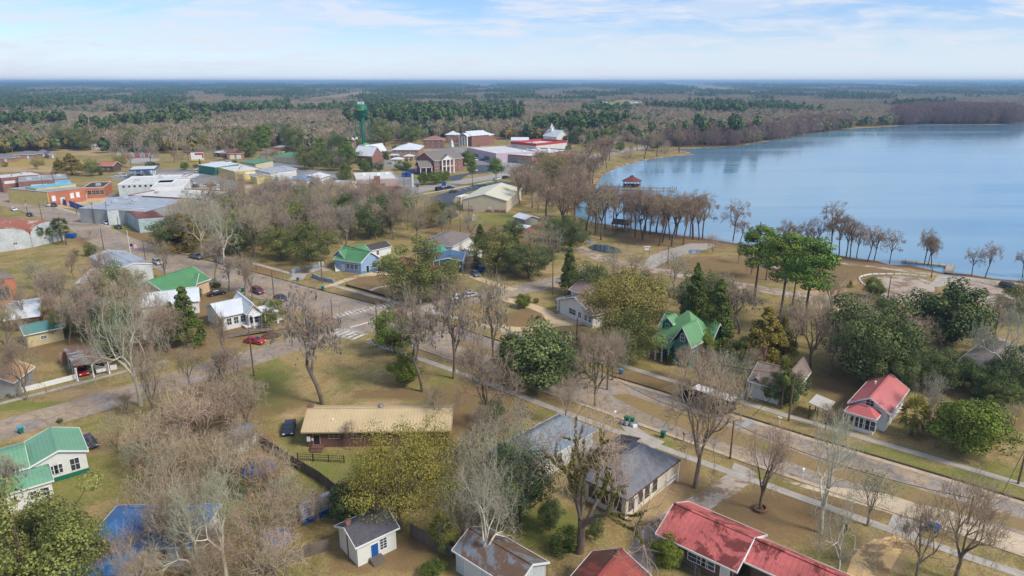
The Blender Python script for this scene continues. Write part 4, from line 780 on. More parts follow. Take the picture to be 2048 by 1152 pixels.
# church
b_ = Bd('brick_church', 'red brick church with crenellated tower, white trim and pale metal roofs', 'church', 'red brick church')
b_.body((706, 311), (744, 313), 13, h=5.5, z=5.5, rise=6, oh=.3, wm=brickr, rm=rwhite, ridge='x', win={'f': [.2, .4]}, ww=1.4, wh=3)
b_.body((722, 320), (741, 321), 22, h=5, z=0, rise=5.5, oh=.3, wm=brickr, rm=rwhite, ridge='y', win={'f': [(.3, 1.5, 3, 3), (.7, 1.5, 3, 3)]}, pane=trimw)
b_.body((741, 322), (762, 320), 20, h=4.8, z=0, rise=5.2, oh=.3, wm=brickr, rm=rwhite, ridge='y', win={'f': [(.25, 1.5, 3, 3), (.75, 1.5, 3, 3)]}, door={'f': [(.5, 2.4, 3.4)]}, pane=trimw)
b_.body((757, 316), (770, 314), 12, h=4.4, z=0, rise=3, oh=.3, wm=brickr, rm=rwhite, ridge='x')
b_.body((699, 320), (711, 320), 6, h=14.5, z=0, rise=.4, roof='flat', wm=brickr, rm=flatw, wname='tower', win={'f': [(.3, 1.2, 3, 10.5), (.75, 1.2, 3, 10.5), (.5, 1.8, 3.4, 3)]}, pane=trimw, trim=trimw)
q = MB()
for sx in (-1, 1):
    for sy in (-1, 1): q.box((sx*2.1, sy*2.4, 15.3), (1.3, 1.3, 1.4))
b_.local(q, 'battlement', trimw, wpt(b_, 0, 0))
simple('green_roofed_hall', 'hall with bright green roof behind the brick church', 'building', (712, 296), (742, 296), 14, h=6, z=6, rise=3, roof='hip', wm=stucco, rm=metal('roof_vivid_green', (98, 178, 92)), lm='bright green hall roof')
b_ = Bd('tan_two_storey_house', 'large tan brick two-storey house with white hip roofs and porches', 'house', 'tan two-storey house with white roofs')
b_.body((783, 300), (838, 300), (790, 292), h=7, z=7, rise=3.2, roof='hip', wm=brickt, rm=rwhite, win={'f': [.1, .25, .4, .6, .75, .9]}, storeys=2, ww=1.3, wh=1.8)
b_.body((778, 311), (799, 311), 7, h=3.2, z=3.2, rise=1.2, roof='hip', rm=rwhite, open_=True, posts=('f', 3, .3), trim=stucco)
b_.body((806, 313), (828, 313), 7, h=3.2, z=3.2, rise=1.2, roof='hip', rm=rwhite, open_=True, posts=('f', 3, .3), trim=stucco)
b_.body((781, 319), (805, 319), 8, h=3.4, z=3.4, rise=1.2, roof='hip', rm=rwhite, wm=stucco, win={'f': [.4]})
# colonial building
b_ = Bd('colonial_brick_building', 'red brick colonial building with tall white columned portico and wide carport wing', 'building', 'colonial brick building')
b_.body((868, 322), (928, 316), (833, 317), h=8, z=8, rise=4.5, oh=.5, wm=brickr, rm=sht, ridge='x', win={'f': [.06, .16, .9]}, storeys=2, ww=1.3, wh=1.9)
b_.body((884, 321), (909, 319), 4, h=8, z=8, rise=3, oh=.4, rm=sht, wm=trimw, ridge='y', open_=True, posts=('f', 4, .35))
c = wpt(b_, 0, 0); yw = b_.last[1]; q = MB(); Lh = b_.last[2]/2; q.add([(-Lh+.3, -1.7, 8.1), (Lh-.3, -1.7, 8.1), (0, -1.7, 10.7), (-Lh+.3, -1.4, 8.1), (Lh-.3, -1.4, 8.1), (0, -1.4, 10.7)], [(0, 1, 2), (5, 4, 3), (0, 3, 4, 1)]); b_.local(q, 'pediment', trimw, c, yaw=yw)
q = MB(); q.box((0, -1.4, 4.2), (Lh*2-1, 1.6, .25)); b_.local(q, 'balcony', trimw, c, yaw=yw)
b_.body((840, 336), (865, 335), 16, h=4.4, z=4.4, rise=3.4, oh=.4, wm=trimw, rm=sht, ridge='x', open_=True, posts=('fb', 3, .22))
b_.body((912, 320), (930, 318), 14, h=4.2, z=4.2, rise=2.2, oh=.4, wm=brickr, rm=sht, ridge='x', win={'f': [.3, .6]})
q = MB(); q.box((0, 0, 13), (1.8, 1.8, 1.6)); q.box((0, 0, 14.4), (1.2, 1.2, 1.2)); q.lathe([(1, 15), (.5, 16), (.05, 17.4)], n=8); b_.local(q, 'cupola', trimw, G(905, 330))
# red base store
b_ = Bd('flat_roofed_store', 'flat roofed store with grey walls, red base band and brick tower entrance', 'shop', 'flat store with the red base')
b_.body((712, 361), (796, 358), 30, h=5, z=5, rise=.5, roof='flat', oh=.1, wm=M('block_pinkgrey', (182, 160, 150), .9, .15), rm=flatw, trim=M('parapet_grey', (190, 186, 180), .9, .1), win={'f': [(.25, 8, 2, 2), (.6, 4, 2, 2)]}, door={'f': [(.48, 2, 2.4)]}, bars=(3, 0))
c, yaw, Ln, Wd = b_.last[:4]; q = MB(); q.box((0, -Wd/2-.05, .6), (Ln, .2, 1.2)); b_.local(q, 'base_band', redp, c, yaw=yaw)
q = MB(); q.box((0, 0, 3.4), (3, 3, 6.8)); b_.local(q, 'tower', brickr, wpt(b_, .0, -.96), yaw=yaw)
for t_, t2 in ((.2, .2), (-.5, .3), (.65, .4)): q = MB(); q.box((0, 0, 5.6), (2, 1.6, 1.2)); b_.local(q, 'air_conditioner', trimw, wpt(b_, t_, t2), yaw=yaw)
# mansion group
b_ = Bd('white_columned_hall', 'brick hall with four tall white columns and pale metal roof', 'building', 'white-columned hall')
b_.body((918, 270), (943, 272), 22, h=9, z=9, rise=3.5, oh=.5, wm=brickr, rm=rwhite, ridge='y', win={'f': [.3, .6]}, storeys=2)
b_.body((918, 272), (934, 273), 5, h=9, z=9, rise=2.5, oh=.3, wm=trimw, rm=rwhite, ridge='y', open_=True, posts=('f', 4, .5))
b_.body((890, 270), (918, 270), 16, h=7.5, z=7.5, rise=3, roof='hip', wm=brickr, rm=rwhite, win={'f': [.3, .6]})
b_ = simple('brick_inn', 'two-storey brick inn with pale hip roof and porch right of the columned hall', 'building', (945, 271), (972, 272), 18, h=7.5, z=7.5, rise=3, roof='hip', wm=brickr, rm=rwhite, win={'f': [.2, .5, .8]}, storeys=2, lm='brick inn')
b_.body((946, 281), (974, 281), 5, h=3.2, z=3.2, rise=1, roof='hip', rm=rwhite, open_=True, posts=('f', 5, .2))
simple('brick_mansion', 'old red brick house with white balcony and brown roof left of the columned hall', 'house', (845, 280), (886, 280), 18, h=7, z=7, rise=3, roof='hip', wm=brickr, rm=M('shingle_red', (150, 110, 100), .95, .2, 1.2), win={'f': [.2, .5, .8]}, storeys=2, lm='old red brick mansion')
# strip mall
b_ = Bd('strip_mall', 'long shopping row with pinkish and blue grey shopfronts, white flat roofs and brick end wall', 'shopping row', 'long shopping row')
b_.body((935, 297), (992, 309), (985, 288), h=6, z=6, rise=.8, roof='flat', oh=.1, wm=pinks, rm=flatw, trim=pinks, win={'f': [(.3, 8, 2.6, 2.2), (.7, 9, 2.6, 2.2)]}, bars=(3, 0))
c, yaw, Ln, Wd = b_.last[:4]
b_.body((992, 309), (1064, 314), (1128, 300), h=5, z=5, rise=.7, roof='flat', oh=.1, wm=M('brick_shopping', (176, 124, 98), .9, .15, .4, brick=True), rm=flatw, trim=M('band_bluegrey', (86, 106, 122), .8, .1), win={'f': [(.15, 9, 2.4, 1.9), (.45, 12, 2.4, 1.9), (.8, 12, 2.4, 1.9)]}, bars=(4, 0), pane=M('pane_teal', (104, 146, 158), .2, .15))
for t_, t2 in ((-.7, .2), (-.4, -.2), (-.1, .3), (.2, -.1), (.5, .2), (.1, .6), (-.5, .6)): q = MB(); q.box((0, 0, 5.8), (2.4, 2, 1.5)); b_.local(q, 'air_conditioner', trimw, wpt(b_, t_, t2))
simple('red_fascia_store', 'white store with wide bright red fascia behind the shopping row', 'shop', (1021, 288), (1072, 292), (1030, 278), h=5, z=5, rise=2, roof='flat', oh=.1, wm=stuccow, rm=flatw, trim=redp, win={'f': [.1, .2]}, lm='red fascia store')
simple('white_metal_hall', 'white metal sided hall with curved pale roof behind the red fascia store', 'building', (1022, 281), (1058, 281), 16, h=6.5, z=6.5, rise=2, roof='gable', wm=corw, rm=rwhite, ridge='x', lm='white metal hall')
b_ = simple('white_chapel', 'tall white chapel with steep roof and small spire at the tree edge', 'chapel', (1085, 285), (1113, 288), 15, h=6, z=0, rise=6, wm=sidw, rm=rwhite, ridge='x', win={'f': [.2, .4, .6, .8]}, lm='white chapel')
q = MB(); q.box((0, 0, 7), (3, 3, 14)); q.lathe([(2.2, 14), (1.2, 15.5), (.05, 18)], n=4); b_.local(q, 'spire', sidw, wpt(b_, -.4, -.2))
# tan hall
b_ = Bd('tan_metal_hall', 'big tan metal hall with pale cream gable roof beside dark car park', 'hall', 'big tan metal hall')
b_.body((924, 399), (1014, 402), (921, 374), h=5.2, z=5.2, rise=2.6, oh=.3, wm=stucco, rm=metal('roof_cream_metal', (206, 202, 176), 'x', .8), ridge='y', win={'f': [(.2, .8, .8, 2.2)]}, door={'f': [.62]})
c, yaw, Ln, Wd = b_.last[:4]
q = MB()
for t_ in (-.42, -.3, .1, .28, .42): q.box((t_*Ln, -Wd/2-.5, .6), (2.4, .8, 1.2))
b_.local(q, 'brick_planter', brickr, c, yaw=yaw)
b_.body((911, 394), (922, 395), 8, h=3.4, z=3.4, rise=.3, roof='flat', wm=stucco, rm=flatw, open_=True, posts=('f', 2, .2))
b_.body((1012, 394), (1020, 394), 10, h=3.4, z=3.4, rise=.3, roof='flat', wm=stucco, rm=flatw, door={'f': [.5]})
simple('pale_workshop', 'long pale workshop with white roof among the bare treetops', 'building', (596, 356), (640, 357), 14, h=4, z=4, rise=1.4, wm=stuccow, rm=rwhite, win={'f': [.2, .5, .8]})
simple('grey_block', 'low grey flat-roofed block right of the long pale workshop', 'building', (644, 370), (680, 372), 16, h=4.5, z=4.5, rise=.4, roof='flat', wm=stucco, rm=flatg, win={'f': [.3, .7]}, lm='low grey block')
simple('cream_workshop', 'cream walled workshop with grey gable roof left of the grey block', 'building', (556, 374), (590, 376), 13, h=4, z=4, rise=1.6, wm=stuccoy, rm=rgrey, door={'f': [(.5, 3, 3)]})
simple('white_garage', 'small white garage with flat roof behind the yellow shed', 'garage', (556, 350), (584, 349), 10, h=3.6, z=3.6, rise=.3, roof='flat', wm=stuccow, rm=flatw, door={'f': [(.3, 2.6, 2.6), (.7, 2.6, 2.6)]})
simple('brown_roofed_house', 'small house with brown hip roof behind the tan two-storey house', 'house', (785, 288), (802, 288), 12, h=4, z=0, rise=3, roof='hip', wm=brickt, rm=shk)
# lakeside / far white houses
for nm, lb, u, v, w_, d_, rm_, wm_, lm in (('lakeside_house', 'pale grey roofed lakeside house left of its white neighbour', 1196, 286, 16, 14, rgrey, sidw, 'lakeside houses'), ('lakeside_house', 'wide grey roofed lakeside house with cars in front', 1215, 284, 28, 14, rgrey, sidg, None),
  ('white_lake_house', 'bright white two-storey house with white roof standing out among trees', 1303, 254, 20, 14, rwhite, sidw, 'bright white lake house'), ('far_white_house', 'tiny white house at the far green field', 1262, 209, 14, 14, rwhite, sidw, 'far green field'),
  ('far_white_house', 'tiny far white house left of the pink roofed one', 1205, 208, 10, 14, rwhite, sidw, None), ('far_pink_house', 'tiny far house with salmon pink roof', 1322, 212, 12, 12, M('roof_salmon', (190, 140, 120), .8), sidw, None),
  ('far_white_house', 'white roofed house far across the lake on the right', 1806, 216, 22, 20, rwhite, sidw, 'far white roof across the lake'), ('far_barn', 'long white roofed barn far off on the plain at left', 382, 182, 26, 40, rwhite, sidw, 'far barn'), ('far_tan_house', 'small tan house near the far lake shore', 1684, 215, 12, 14, stucco, stucco, None),
  ('boathouse', 'low pale roofed boathouse among lakeside trees', 1324, 274, 14, 8, rgrey, sidg, None)):
    simple(nm, lb, 'house', (u, v), (u+w_, v), d_, h=5 if 'two' in lb else 3.2, z=0, rise=2.2, wm=wm_, rm=rm_, ridge='x', win={'f': [.3, .7]}, storeys=2 if 'two' in lb else 1, lm=lm)

# roof units and sign bands on the bigger flat roofs
for nm, fx in (('white_roofed_store', (-.6, -.1, .4)), ('white_window_block', (-.5, .3)), ('brick_corner_store', (-.4, .3)), ('dark_roofed_shop', (.2,)), ('brick_store', (-.2, .4)), ('red_fascia_store', (-.3, .4)), ('yellow_shop', (0, .5)), ('grey_warehouse', (-.5, .1, .6))):
    for r_ in [o for o in bpy.data.objects if o.name.split('.')[0] == nm]:
        rf_ = [k for k in r_.children if k.name.split('.')[0] == 'roof'][0]; X_ = max(v.co.x for v in rf_.data.vertices); Y_ = max(v.co.y for v in rf_.data.vertices); Z_ = max(v.co.z for v in rf_.data.vertices)
        for i, f_ in enumerate(fx): q = MB(); q.box((0, 0, .55), (2.2, 1.8, 1.1)); q.box((0, 0, 1.14), (1.2, 1.2, .12)); q.build('roof_unit', galv_ := M('transformer_grey', (176, 182, 186), .5, .1), r_, (f_*X_, (.3 if i % 2 else -.2)*Y_, Z_-.1))
        if 'brick' in nm or 'yellow' in nm: q = MB(); q.box((0, 0, 0), (X_*.9, .12, .9)); q.build('sign_band', trimw, r_, (X_*.1, -Y_-.12, 5.2 if 'brick' in nm else 3.6))
# ---------------------------------------------------------------- tree library
def tubes(P0, P1, R0, R1, n):
    P0, P1, R0, R1 = map(np.asarray, (P0, P1, R0, R1)); d = P1-P0; d /= np.maximum(np.linalg.norm(d, axis=1, keepdims=True), 1e-6)
    ref = np.where(np.abs(d[:, 2:3]) > .9, [[1., 0, 0]], [[0, 0, 1.]]); a = np.cross(d, ref); a /= np.linalg.norm(a, axis=1, keepdims=True); b = np.cross(d, a)
    t = np.arange(n)*2*np.pi/n; ct, st = np.cos(t)[None, :, None], np.sin(t)[None, :, None]
    ring = a[:, None, :]*ct+b[:, None, :]*st
    V = np.concatenate([P0[:, None]+ring*R0[:, None, None], P1[:, None]+ring*R1[:, None, None]], 1).reshape(-1, 3)
    i = np.arange(n); q = np.stack([i, (i+1) % n, n+(i+1) % n, n+i], 1)
    Fq = (np.arange(len(P0))[:, None, None]*2*n+q[None]).reshape(-1, 4); return V, Fq
def cards(C, nrm, w, h, up=None, rng=None):
    """small leaf / strand faces: centres, normals, widths, heights"""
    n = len(C); r = rng.normal(size=(n, 3)) if up is None else up
    a = np.cross(nrm, r); a /= np.maximum(np.linalg.norm(a, axis=1, keepdims=True), 1e-6); b = np.cross(nrm, a)
    b /= np.maximum(np.linalg.norm(b, axis=1, keepdims=True), 1e-6); a = a*(w/2)[:, None]; b = b*(h/2)[:, None]
    V = np.stack([C-b, C+a, C+b, C-a], 1).reshape(-1, 3); Fq = np.arange(n*4).reshape(-1, 4); return V, Fq
def cat(parts):
    Vs, Fs, k = [], [], 0
    for V, Fq in parts: Vs.append(V); Fs.append(Fq+k); k += len(V)
    return np.concatenate(Vs), np.concatenate(Fs)
def grow(rng, H, wid=.62, trunk=.28, spread=1.0, depth=6, nb=3, r0=None, up=.25, lean=.05, limbs=4, ratio=.74, flat=0, ang=(.4, .8), wob=.18):
    """recursive limbs; returns segment arrays with their level"""
    S = []
    r0 = r0 or H*.02
    def seg(p, d, ln, r, lev, n):
        pts = [p]; q = p
        for k in range(n):
            d = d+rng.normal(size=3)*wob*(.6 if lev == 0 else 1); d[2] += up*.12*(lev > 0); d = d/np.linalg.norm(d)
            q2 = q+d*ln/n; ra = r*(1-.3*k/n); rb = r*(1-.3*(k+1)/n); S.append((q, q2, ra, rb, lev)); q = q2; pts.append(q)
        return q, d, pts, r*.7
    def rec(p, d, ln, r, lev):
        q, d, pts, re = seg(p, d, ln, r, lev, 3 if lev < 3 else 2)
        if lev >= depth: return
        k = nb if lev < 4 else 2
        az0 = rng.uniform(0, 6.28)
        for j in range(k):
            src = q if j < 2 else pts[rng.integers(1, len(pts))]
            a = rng.uniform(*ang)*spread; az = az0+j*2*np.pi/k+rng.uniform(-.5, .5)
            o = np.cross(d, [np.cos(az), np.sin(az), .3]); o /= max(np.linalg.norm(o), 1e-6)
            nd = d*np.cos(a)+o*np.sin(a); nd[2] += up*.3
            if flat and lev > 1: nd[2] *= 1-flat
            nd /= np.linalg.norm(nd); rec(src, nd, ln*ratio*rng.uniform(.8, 1.15), re*(.78 if j < 2 else .55), lev+1)
    d0 = np.array([rng.normal()*lean, rng.normal()*lean, 1.0]); d0 /= np.linalg.norm(d0)
    q, d, pts, re = seg(np.zeros(3), d0, H*trunk, r0, 0, 4)
    for j in range(limbs):
        az = j*2*np.pi/limbs+rng.uniform(-.5, .5); a = rng.uniform(.25, .75)*spread if j else .12
        nd = np.array([np.cos(az)*np.sin(a), np.sin(az)*np.sin(a), np.cos(a)]); rec(q if j < 3 else pts[-2], nd, H*.26*rng.uniform(.85, 1.15), re*.8, 1)
    A = [np.array([s[i] for s in S]) for i in range(5)]
    top = A[1][:, 2].max(); k = H/top
    rr = np.percentile(np.hypot(A[1][:, 0], A[1][:, 1]), 96)*k; kx = k*min(1.25, H*wid/2/rr)
    for i in (0, 1): A[i] = A[i]*np.array([kx, kx, k])
    return A
TR = {}
barkg = leaf_mat('bark_grey', (104, 92, 80), (138, 124, 108), rnd=.15); barkd = leaf_mat('bark_dark', (84, 72, 62), (112, 98, 84), rnd=.12); barkp = leaf_mat('bark_pale', (180, 172, 150), (206, 200, 182), rnd=.1)
twg = leaf_mat('twigs_grey', (142, 126, 106), (182, 164, 140), rnd=.14); twb = leaf_mat('twigs_brown', (160, 144, 122), (200, 182, 156), rnd=.14); twl = leaf_mat('twigs_lichen', (146, 144, 124), (184, 182, 160), rnd=.12); twc = leaf_mat('twigs_cypress', (138, 118, 98), (174, 154, 132), rnd=.12)
mossm = leaf_mat('spanish_moss', (112, 106, 100), (156, 150, 142), rnd=.1); fern = leaf_mat('limb_moss', (78, 84, 32), (118, 116, 44), rnd=.1)
def make(kind, trunkV, crown, extra=(), H=12):
    """parts: list of (name, mesh)"""
    TR.setdefault(kind, []).append(dict(H=H, parts=[('trunk', trunkV)]+([('crown', crown)] if crown else [])+list(extra)))
def vnoise(C, rng, k=5):
    cl = rng.normal(size=(k, 3)); s = np.zeros(len(C))
    for c in cl: s += np.sin(C @ c*1.1+c[0]*9)
    return np.clip(.5+s/k*.45, 0, 1)
def bare(kind, seed, H, bark, twig, moss=0, fernn=0, twr=.016, lich=0, **k):
    rng = np.random.default_rng(seed); A = grow(rng, H, **k); lev = A[4]; dep = int(lev.max())
    def mk(mask, n, rmin):
        return tubes(A[0][mask], A[1][mask], np.maximum(A[2][mask], rmin), np.maximum(A[3][mask], rmin), n)
    V1, F1 = cat([mk(lev <= 1, 8, .06), mk(lev == 2, 6, .045)]); cut = 3
    tw = lev >= cut; V2, F2 = cat([mk(lev == 3, 4, .034), mk(lev == 4, 3, .026), mk(lev >= 5, 3, twr*1.15)])
    # fine twiglets bursting from the outer twigs
    end = A[1][lev >= dep-1]; dirn = (A[1]-A[0])[lev >= dep-1]; rep = 1 if kind in ('bare_olive', 'bare_pale', 'ferny_oak', 'bare_brown') else 2
    E = np.repeat(end, rep, 0); D = np.repeat(dirn/np.linalg.norm(dirn, axis=1, keepdims=True), rep, 0)+rng.normal(size=(len(end)*rep, 3))*.55; D[:, 2] += .1
    D /= np.linalg.norm(D, axis=1, keepdims=True); ln = rng.uniform(.03, .065, len(E))*H
    V3, F3 = tubes(E, E+D*ln[:, None], np.full(len(E), twr*.9), np.full(len(E), twr*.45), 3)
    tm = npmesh('trunk', V1, F1, bark, rng.uniform(0, 1, len(F1)))
    V4, F4 = cat([(V2, F2), (V3, F3)]); C = V4[F4[:, 0]]
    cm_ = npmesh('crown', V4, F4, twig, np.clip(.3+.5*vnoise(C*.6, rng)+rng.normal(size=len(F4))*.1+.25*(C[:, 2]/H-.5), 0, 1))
    ex = []
    if moss:
        m_ = (lev >= 2) & (lev <= 5); P = A[1][m_]; pick = rng.choice(len(P), moss); Cn = P[pick]+rng.normal(size=(moss, 3))*.25; hh = rng.uniform(.25, .95, moss)*(H/14); ww = hh*rng.uniform(.14, .3, moss)
        Cn[:, 2] -= hh*.5; nr = rng.normal(size=(moss, 3)); nr[:, 2] = 0; up = np.tile([[0, 0, 1.]], (moss, 1)); ps = []
        for j in range(3):
            off = rng.normal(size=(moss, 3))*.12*hh[:, None]; nr2 = nr+rng.normal(size=nr.shape)*.8; nr2[:, 2] = 0; nr2 /= np.linalg.norm(nr2, axis=1, keepdims=True); ps.append(cards(Cn+off, nr2, ww, hh*rng.uniform(.6, 1, moss), up))
        V, Fq = cat(ps)
        if 'cypress' in kind:
            V, Fq = cat([(V4, F4), (V, Fq)]); cm_ = npmesh('crown', V, Fq, twig, np.clip(rng.normal(size=len(Fq))*.2+.4, 0, 1))
        else: ex.append(('hanging_moss', npmesh('hanging_moss', V, Fq, mossm, rng.uniform(0, 1, len(Fq)))))
    if fernn:
        m_ = (lev >= 1) & (lev <= 3) & (A[0][:, 2] > H*.3); P0, P1, Rr = A[0][m_], A[1][m_], A[2][m_]; i = rng.integers(0, len(P0), fernn); t = rng.uniform(0, 1, (fernn, 1)); Cn = P0[i]*(1-t)+P1[i]*t
        o = rng.normal(size=(fernn, 3)); o[:, 2] = np.abs(o[:, 2])*.8; o /= np.linalg.norm(o, axis=1, keepdims=True); Cn = Cn+o*(Rr[i][:, None]+.05)
        V, Fq = cards(Cn, o+rng.normal(size=o.shape)*.5, rng.uniform(.08, .18, fernn), rng.uniform(.14, .3, fernn), rng=rng); ex.append(('limb_moss', npmesh('limb_moss', V, Fq, fern, rng.uniform(0, 1, len(Fq)))))
    if lich:   # lingering leaves / lichen tufts
        m_ = lev >= dep-1; P = A[1][m_]; i = rng.integers(0, len(P), lich); Cn = P[i]+rng.normal(size=(lich, 3))*.3
        V, Fq = cards(Cn, rng.normal(size=(lich, 3)), rng.uniform(.1, .26, lich), rng.uniform(.12, .3, lich), rng=rng); ex.append(('leaves', npmesh('leaves', V, Fq, k_leaf[kind], rng.uniform(0, 1, len(Fq)))))
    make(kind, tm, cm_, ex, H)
gl = {n: leaf_mat('leaves_'+n, a, c_, rnd=.16, hue=.012) for n, a, c_ in (('oak', (60, 70, 36), (142, 148, 80)), ('dark', (50, 66, 40), (122, 134, 78)), ('cedar', (58, 72, 34), (112, 124, 54)), ('pine', (62, 86, 36), (136, 158, 68)), ('gold', (104, 94, 42), (154, 136, 62)), ('ochre', (106, 106, 52), (160, 144, 70)), ('yellowgreen', (120, 114, 56), (160, 150, 84)), ('bright', (70, 88, 34), (132, 144, 58)), ('olive', (82, 78, 44), (126, 116, 72)), ('palm', (70, 88, 40), (136, 144, 74)), ('palmdry', (92, 100, 46), (160, 156, 82)))}
k_leaf = {'bare_ochre': gl['yellowgreen'], 'bare_brown': leaf_mat('leaves_russet', (126, 86, 56), (168, 122, 80)), 'bare_olive': gl['olive']}
def leafy(kind, seed, H, leaf, shape='dome', wid=.8, base=.22, n=9000, ls=.34, clumps=60, bark=None, gap=.0, cr=.2, vert=.75):
    rng = np.random.default_rng(seed); Rw = H*wid/2; bark = bark or barkd
    K = []
    while len(K) < clumps:
        p = rng.uniform(-1, 1, 3); rr = np.linalg.norm(p)
        if shape == 'dome':
            if rr > 1 or rr < .45: continue
            c = np.array([p[0]*Rw, p[1]*Rw, H*(base+(1-base)*.5)+p[2]*H*(1-base)*.5*.9])
        elif shape == 'cone':
            t = rng.uniform(0, 1)**.8; r_ = (1-t)**.75*Rw*rng.uniform(.55, 1); az = rng.uniform(0, 6.28); c = np.array([np.cos(az)*r_, np.sin(az)*r_, H*(base+(1-base)*t*.95)])
        elif shape == 'pine':
            t = rng.uniform(0, 1); r_ = Rw*(math.sin(math.pi*(.18+.74*t))**.8)*rng.uniform(.35, 1); az = rng.uniform(0, 6.28); c = np.array([np.cos(az)*r_, np.sin(az)*r_, H*(base+(1-base)*t*.96)])
        if shape == 'dome': c[:2] *= 1+.28*math.sin(math.atan2(c[1], c[0])*3+seed)*math.cos(c[2]*.9+seed); c[2] *= 1+.12*math.sin(c[0]*.8+seed)
        K.append(c)
    K = np.array(K); rad = H*(1-base)*cr*rng.uniform(.55, 1.15, len(K))*(1 if shape != 'cone' else .8)
    if shape == 'cone': rad *= np.clip(1.25-(K[:, 2]/H-base), .35, 1.2)
    i = rng.integers(0, len(K), n); o = rng.normal(size=(n, 3)); o /= np.linalg.norm(o, axis=1, keepdims=True); f = rng.uniform(.55, 1.05, n)**.6
    o2 = o*[1, 1, vert]; C = K[i]+o2*(rad[i]*f)[:, None]
    nr = o+rng.normal(size=o.shape)*.45+[0, 0, .35]; nr /= np.linalg.norm(nr, axis=1, keepdims=True)
    V, Fq = cards(C, nr, rng.uniform(.6, 1.2, n)*ls, rng.uniform(.7, 1.4, n)*ls, rng=rng)
    cv = rng.uniform(0, 1, len(K)); v = np.clip(cv[i]*.55+rng.uniform(0, .45, n), 0, 1)
    crown = npmesh('crown', V, Fq, leaf, v)
    # trunk and limbs reaching the clumps
    r0 = H*(.024 if shape != 'pine' else .013); th = H*(base+(.55 if shape in ('cone', 'pine') else .12)); nn = 5; P = [np.array([math.sin(j*.9+seed)*.015*H*j/nn, math.cos(j*1.3)*.012*H*j/nn, th*j/nn]) for j in range(nn+1)]
    P0, P1 = np.array(P[:-1]), np.array(P[1:]); T_ = [tubes(P0, P1, np.array([r0*(1-.6*j/nn)*(1.35 if j == 0 else 1) for j in range(nn)]), np.array([r0*(1-.6*(j+1)/nn) for j in range(nn)]), 8)]
    j = rng.choice(len(K), min(len(K), 34), replace=False)
    st = np.array([[0, 0, min(max(K[a][2]*(.55 if shape == 'dome' else .92), H*base*.6), th)] for a in j])
    mid = st*.45+K[j]*.55; mid[:, 2] += -.02*H
    T_ += [tubes(st, mid, np.full(len(j), r0*.4), np.full(len(j), r0*.25), 5), tubes(mid, K[j], np.full(len(j), r0*.25), np.full(len(j), r0*.1), 4)]
    V, Fq = cat(T_); make(kind, npmesh('trunk', V, Fq, bark, rng.uniform(0, 1, len(Fq))), crown, (), H)
def palm(kind, seed, H, nfr=34, fl=1.9):
    rng = np.random.default_rng(seed); T_ = []; nn = 6; P = np.array([[math.sin(j*.3)*.1, 0, H*.84*j/nn] for j in range(nn+1)])
    V, Fq = tubes(P[:-1], P[1:], np.full(nn, .24), np.full(nn, .22), 8); tr = npmesh('trunk', V, Fq, barkd, rng.uniform(0, 1, len(Fq)))
    parts = []; vv = []; top = np.array([0, 0, H*.84])
    for i in range(nfr):
        az = rng.uniform(0, 6.28); el = rng.uniform(-.9, 1.3); d = np.array([math.cos(az)*math.cos(el), math.sin(az)*math.cos(el), math.sin(el)]); c = top+d*fl*.55
        side = np.cross(d, [0, 0, 1.]); side /= np.linalg.norm(side)+1e-6
        for a in np.linspace(-1.1, 1.1, 9):
            dd = d*math.cos(a)+side*math.sin(a); e = c+dd*fl*.75; e[2] -= .35*abs(a)+.15; w = np.cross(dd, [0, 0, 1.]); w = w/(np.linalg.norm(w)+1e-6)*.08
            m_ = (c+e)/2+[0, 0, .08]; parts.append((np.array([c, m_+w, e, m_-w]), np.array([[0, 1, 2, 3]]))); vv.append(np.clip(.5+el*.4+rng.normal()*.15, 0, 1))
        parts.append((np.array([top, (top+c)/2+side*.04, c, (top+c)/2-side*.04]), np.array([[0, 1, 2, 3]]))); vv.append(.5)
    V, Fq = cat(parts); make(kind, tr, npmesh('crown', V, Fq, gl['palm' if kind == 'palm' else 'palmdry'], np.array(vv)), (), H)
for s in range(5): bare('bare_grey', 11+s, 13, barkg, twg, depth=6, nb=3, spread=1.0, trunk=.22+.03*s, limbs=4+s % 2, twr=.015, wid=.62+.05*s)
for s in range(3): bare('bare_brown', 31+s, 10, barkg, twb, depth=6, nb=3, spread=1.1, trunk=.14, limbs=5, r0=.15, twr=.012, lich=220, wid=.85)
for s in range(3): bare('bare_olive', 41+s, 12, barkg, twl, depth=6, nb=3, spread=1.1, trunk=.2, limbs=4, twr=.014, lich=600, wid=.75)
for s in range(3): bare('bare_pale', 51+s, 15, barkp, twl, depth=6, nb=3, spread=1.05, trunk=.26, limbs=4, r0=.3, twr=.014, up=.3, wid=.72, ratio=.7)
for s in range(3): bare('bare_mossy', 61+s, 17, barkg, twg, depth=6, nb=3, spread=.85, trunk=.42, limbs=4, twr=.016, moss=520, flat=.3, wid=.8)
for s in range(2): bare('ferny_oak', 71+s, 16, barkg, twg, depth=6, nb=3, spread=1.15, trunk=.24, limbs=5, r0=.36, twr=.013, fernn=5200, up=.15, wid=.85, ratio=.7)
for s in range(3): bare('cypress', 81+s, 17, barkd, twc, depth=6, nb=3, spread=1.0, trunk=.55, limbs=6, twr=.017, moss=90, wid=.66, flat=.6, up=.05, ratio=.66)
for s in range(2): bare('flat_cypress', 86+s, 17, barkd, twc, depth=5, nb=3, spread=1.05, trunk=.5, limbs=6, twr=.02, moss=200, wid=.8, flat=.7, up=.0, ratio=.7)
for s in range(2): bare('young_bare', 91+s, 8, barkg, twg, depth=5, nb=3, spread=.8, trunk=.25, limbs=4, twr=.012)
for s in range(3): leafy('oak', 100+s, 12, gl['oak'], 'dome', 1.2, .12, 15000, .27, 64, cr=.19)
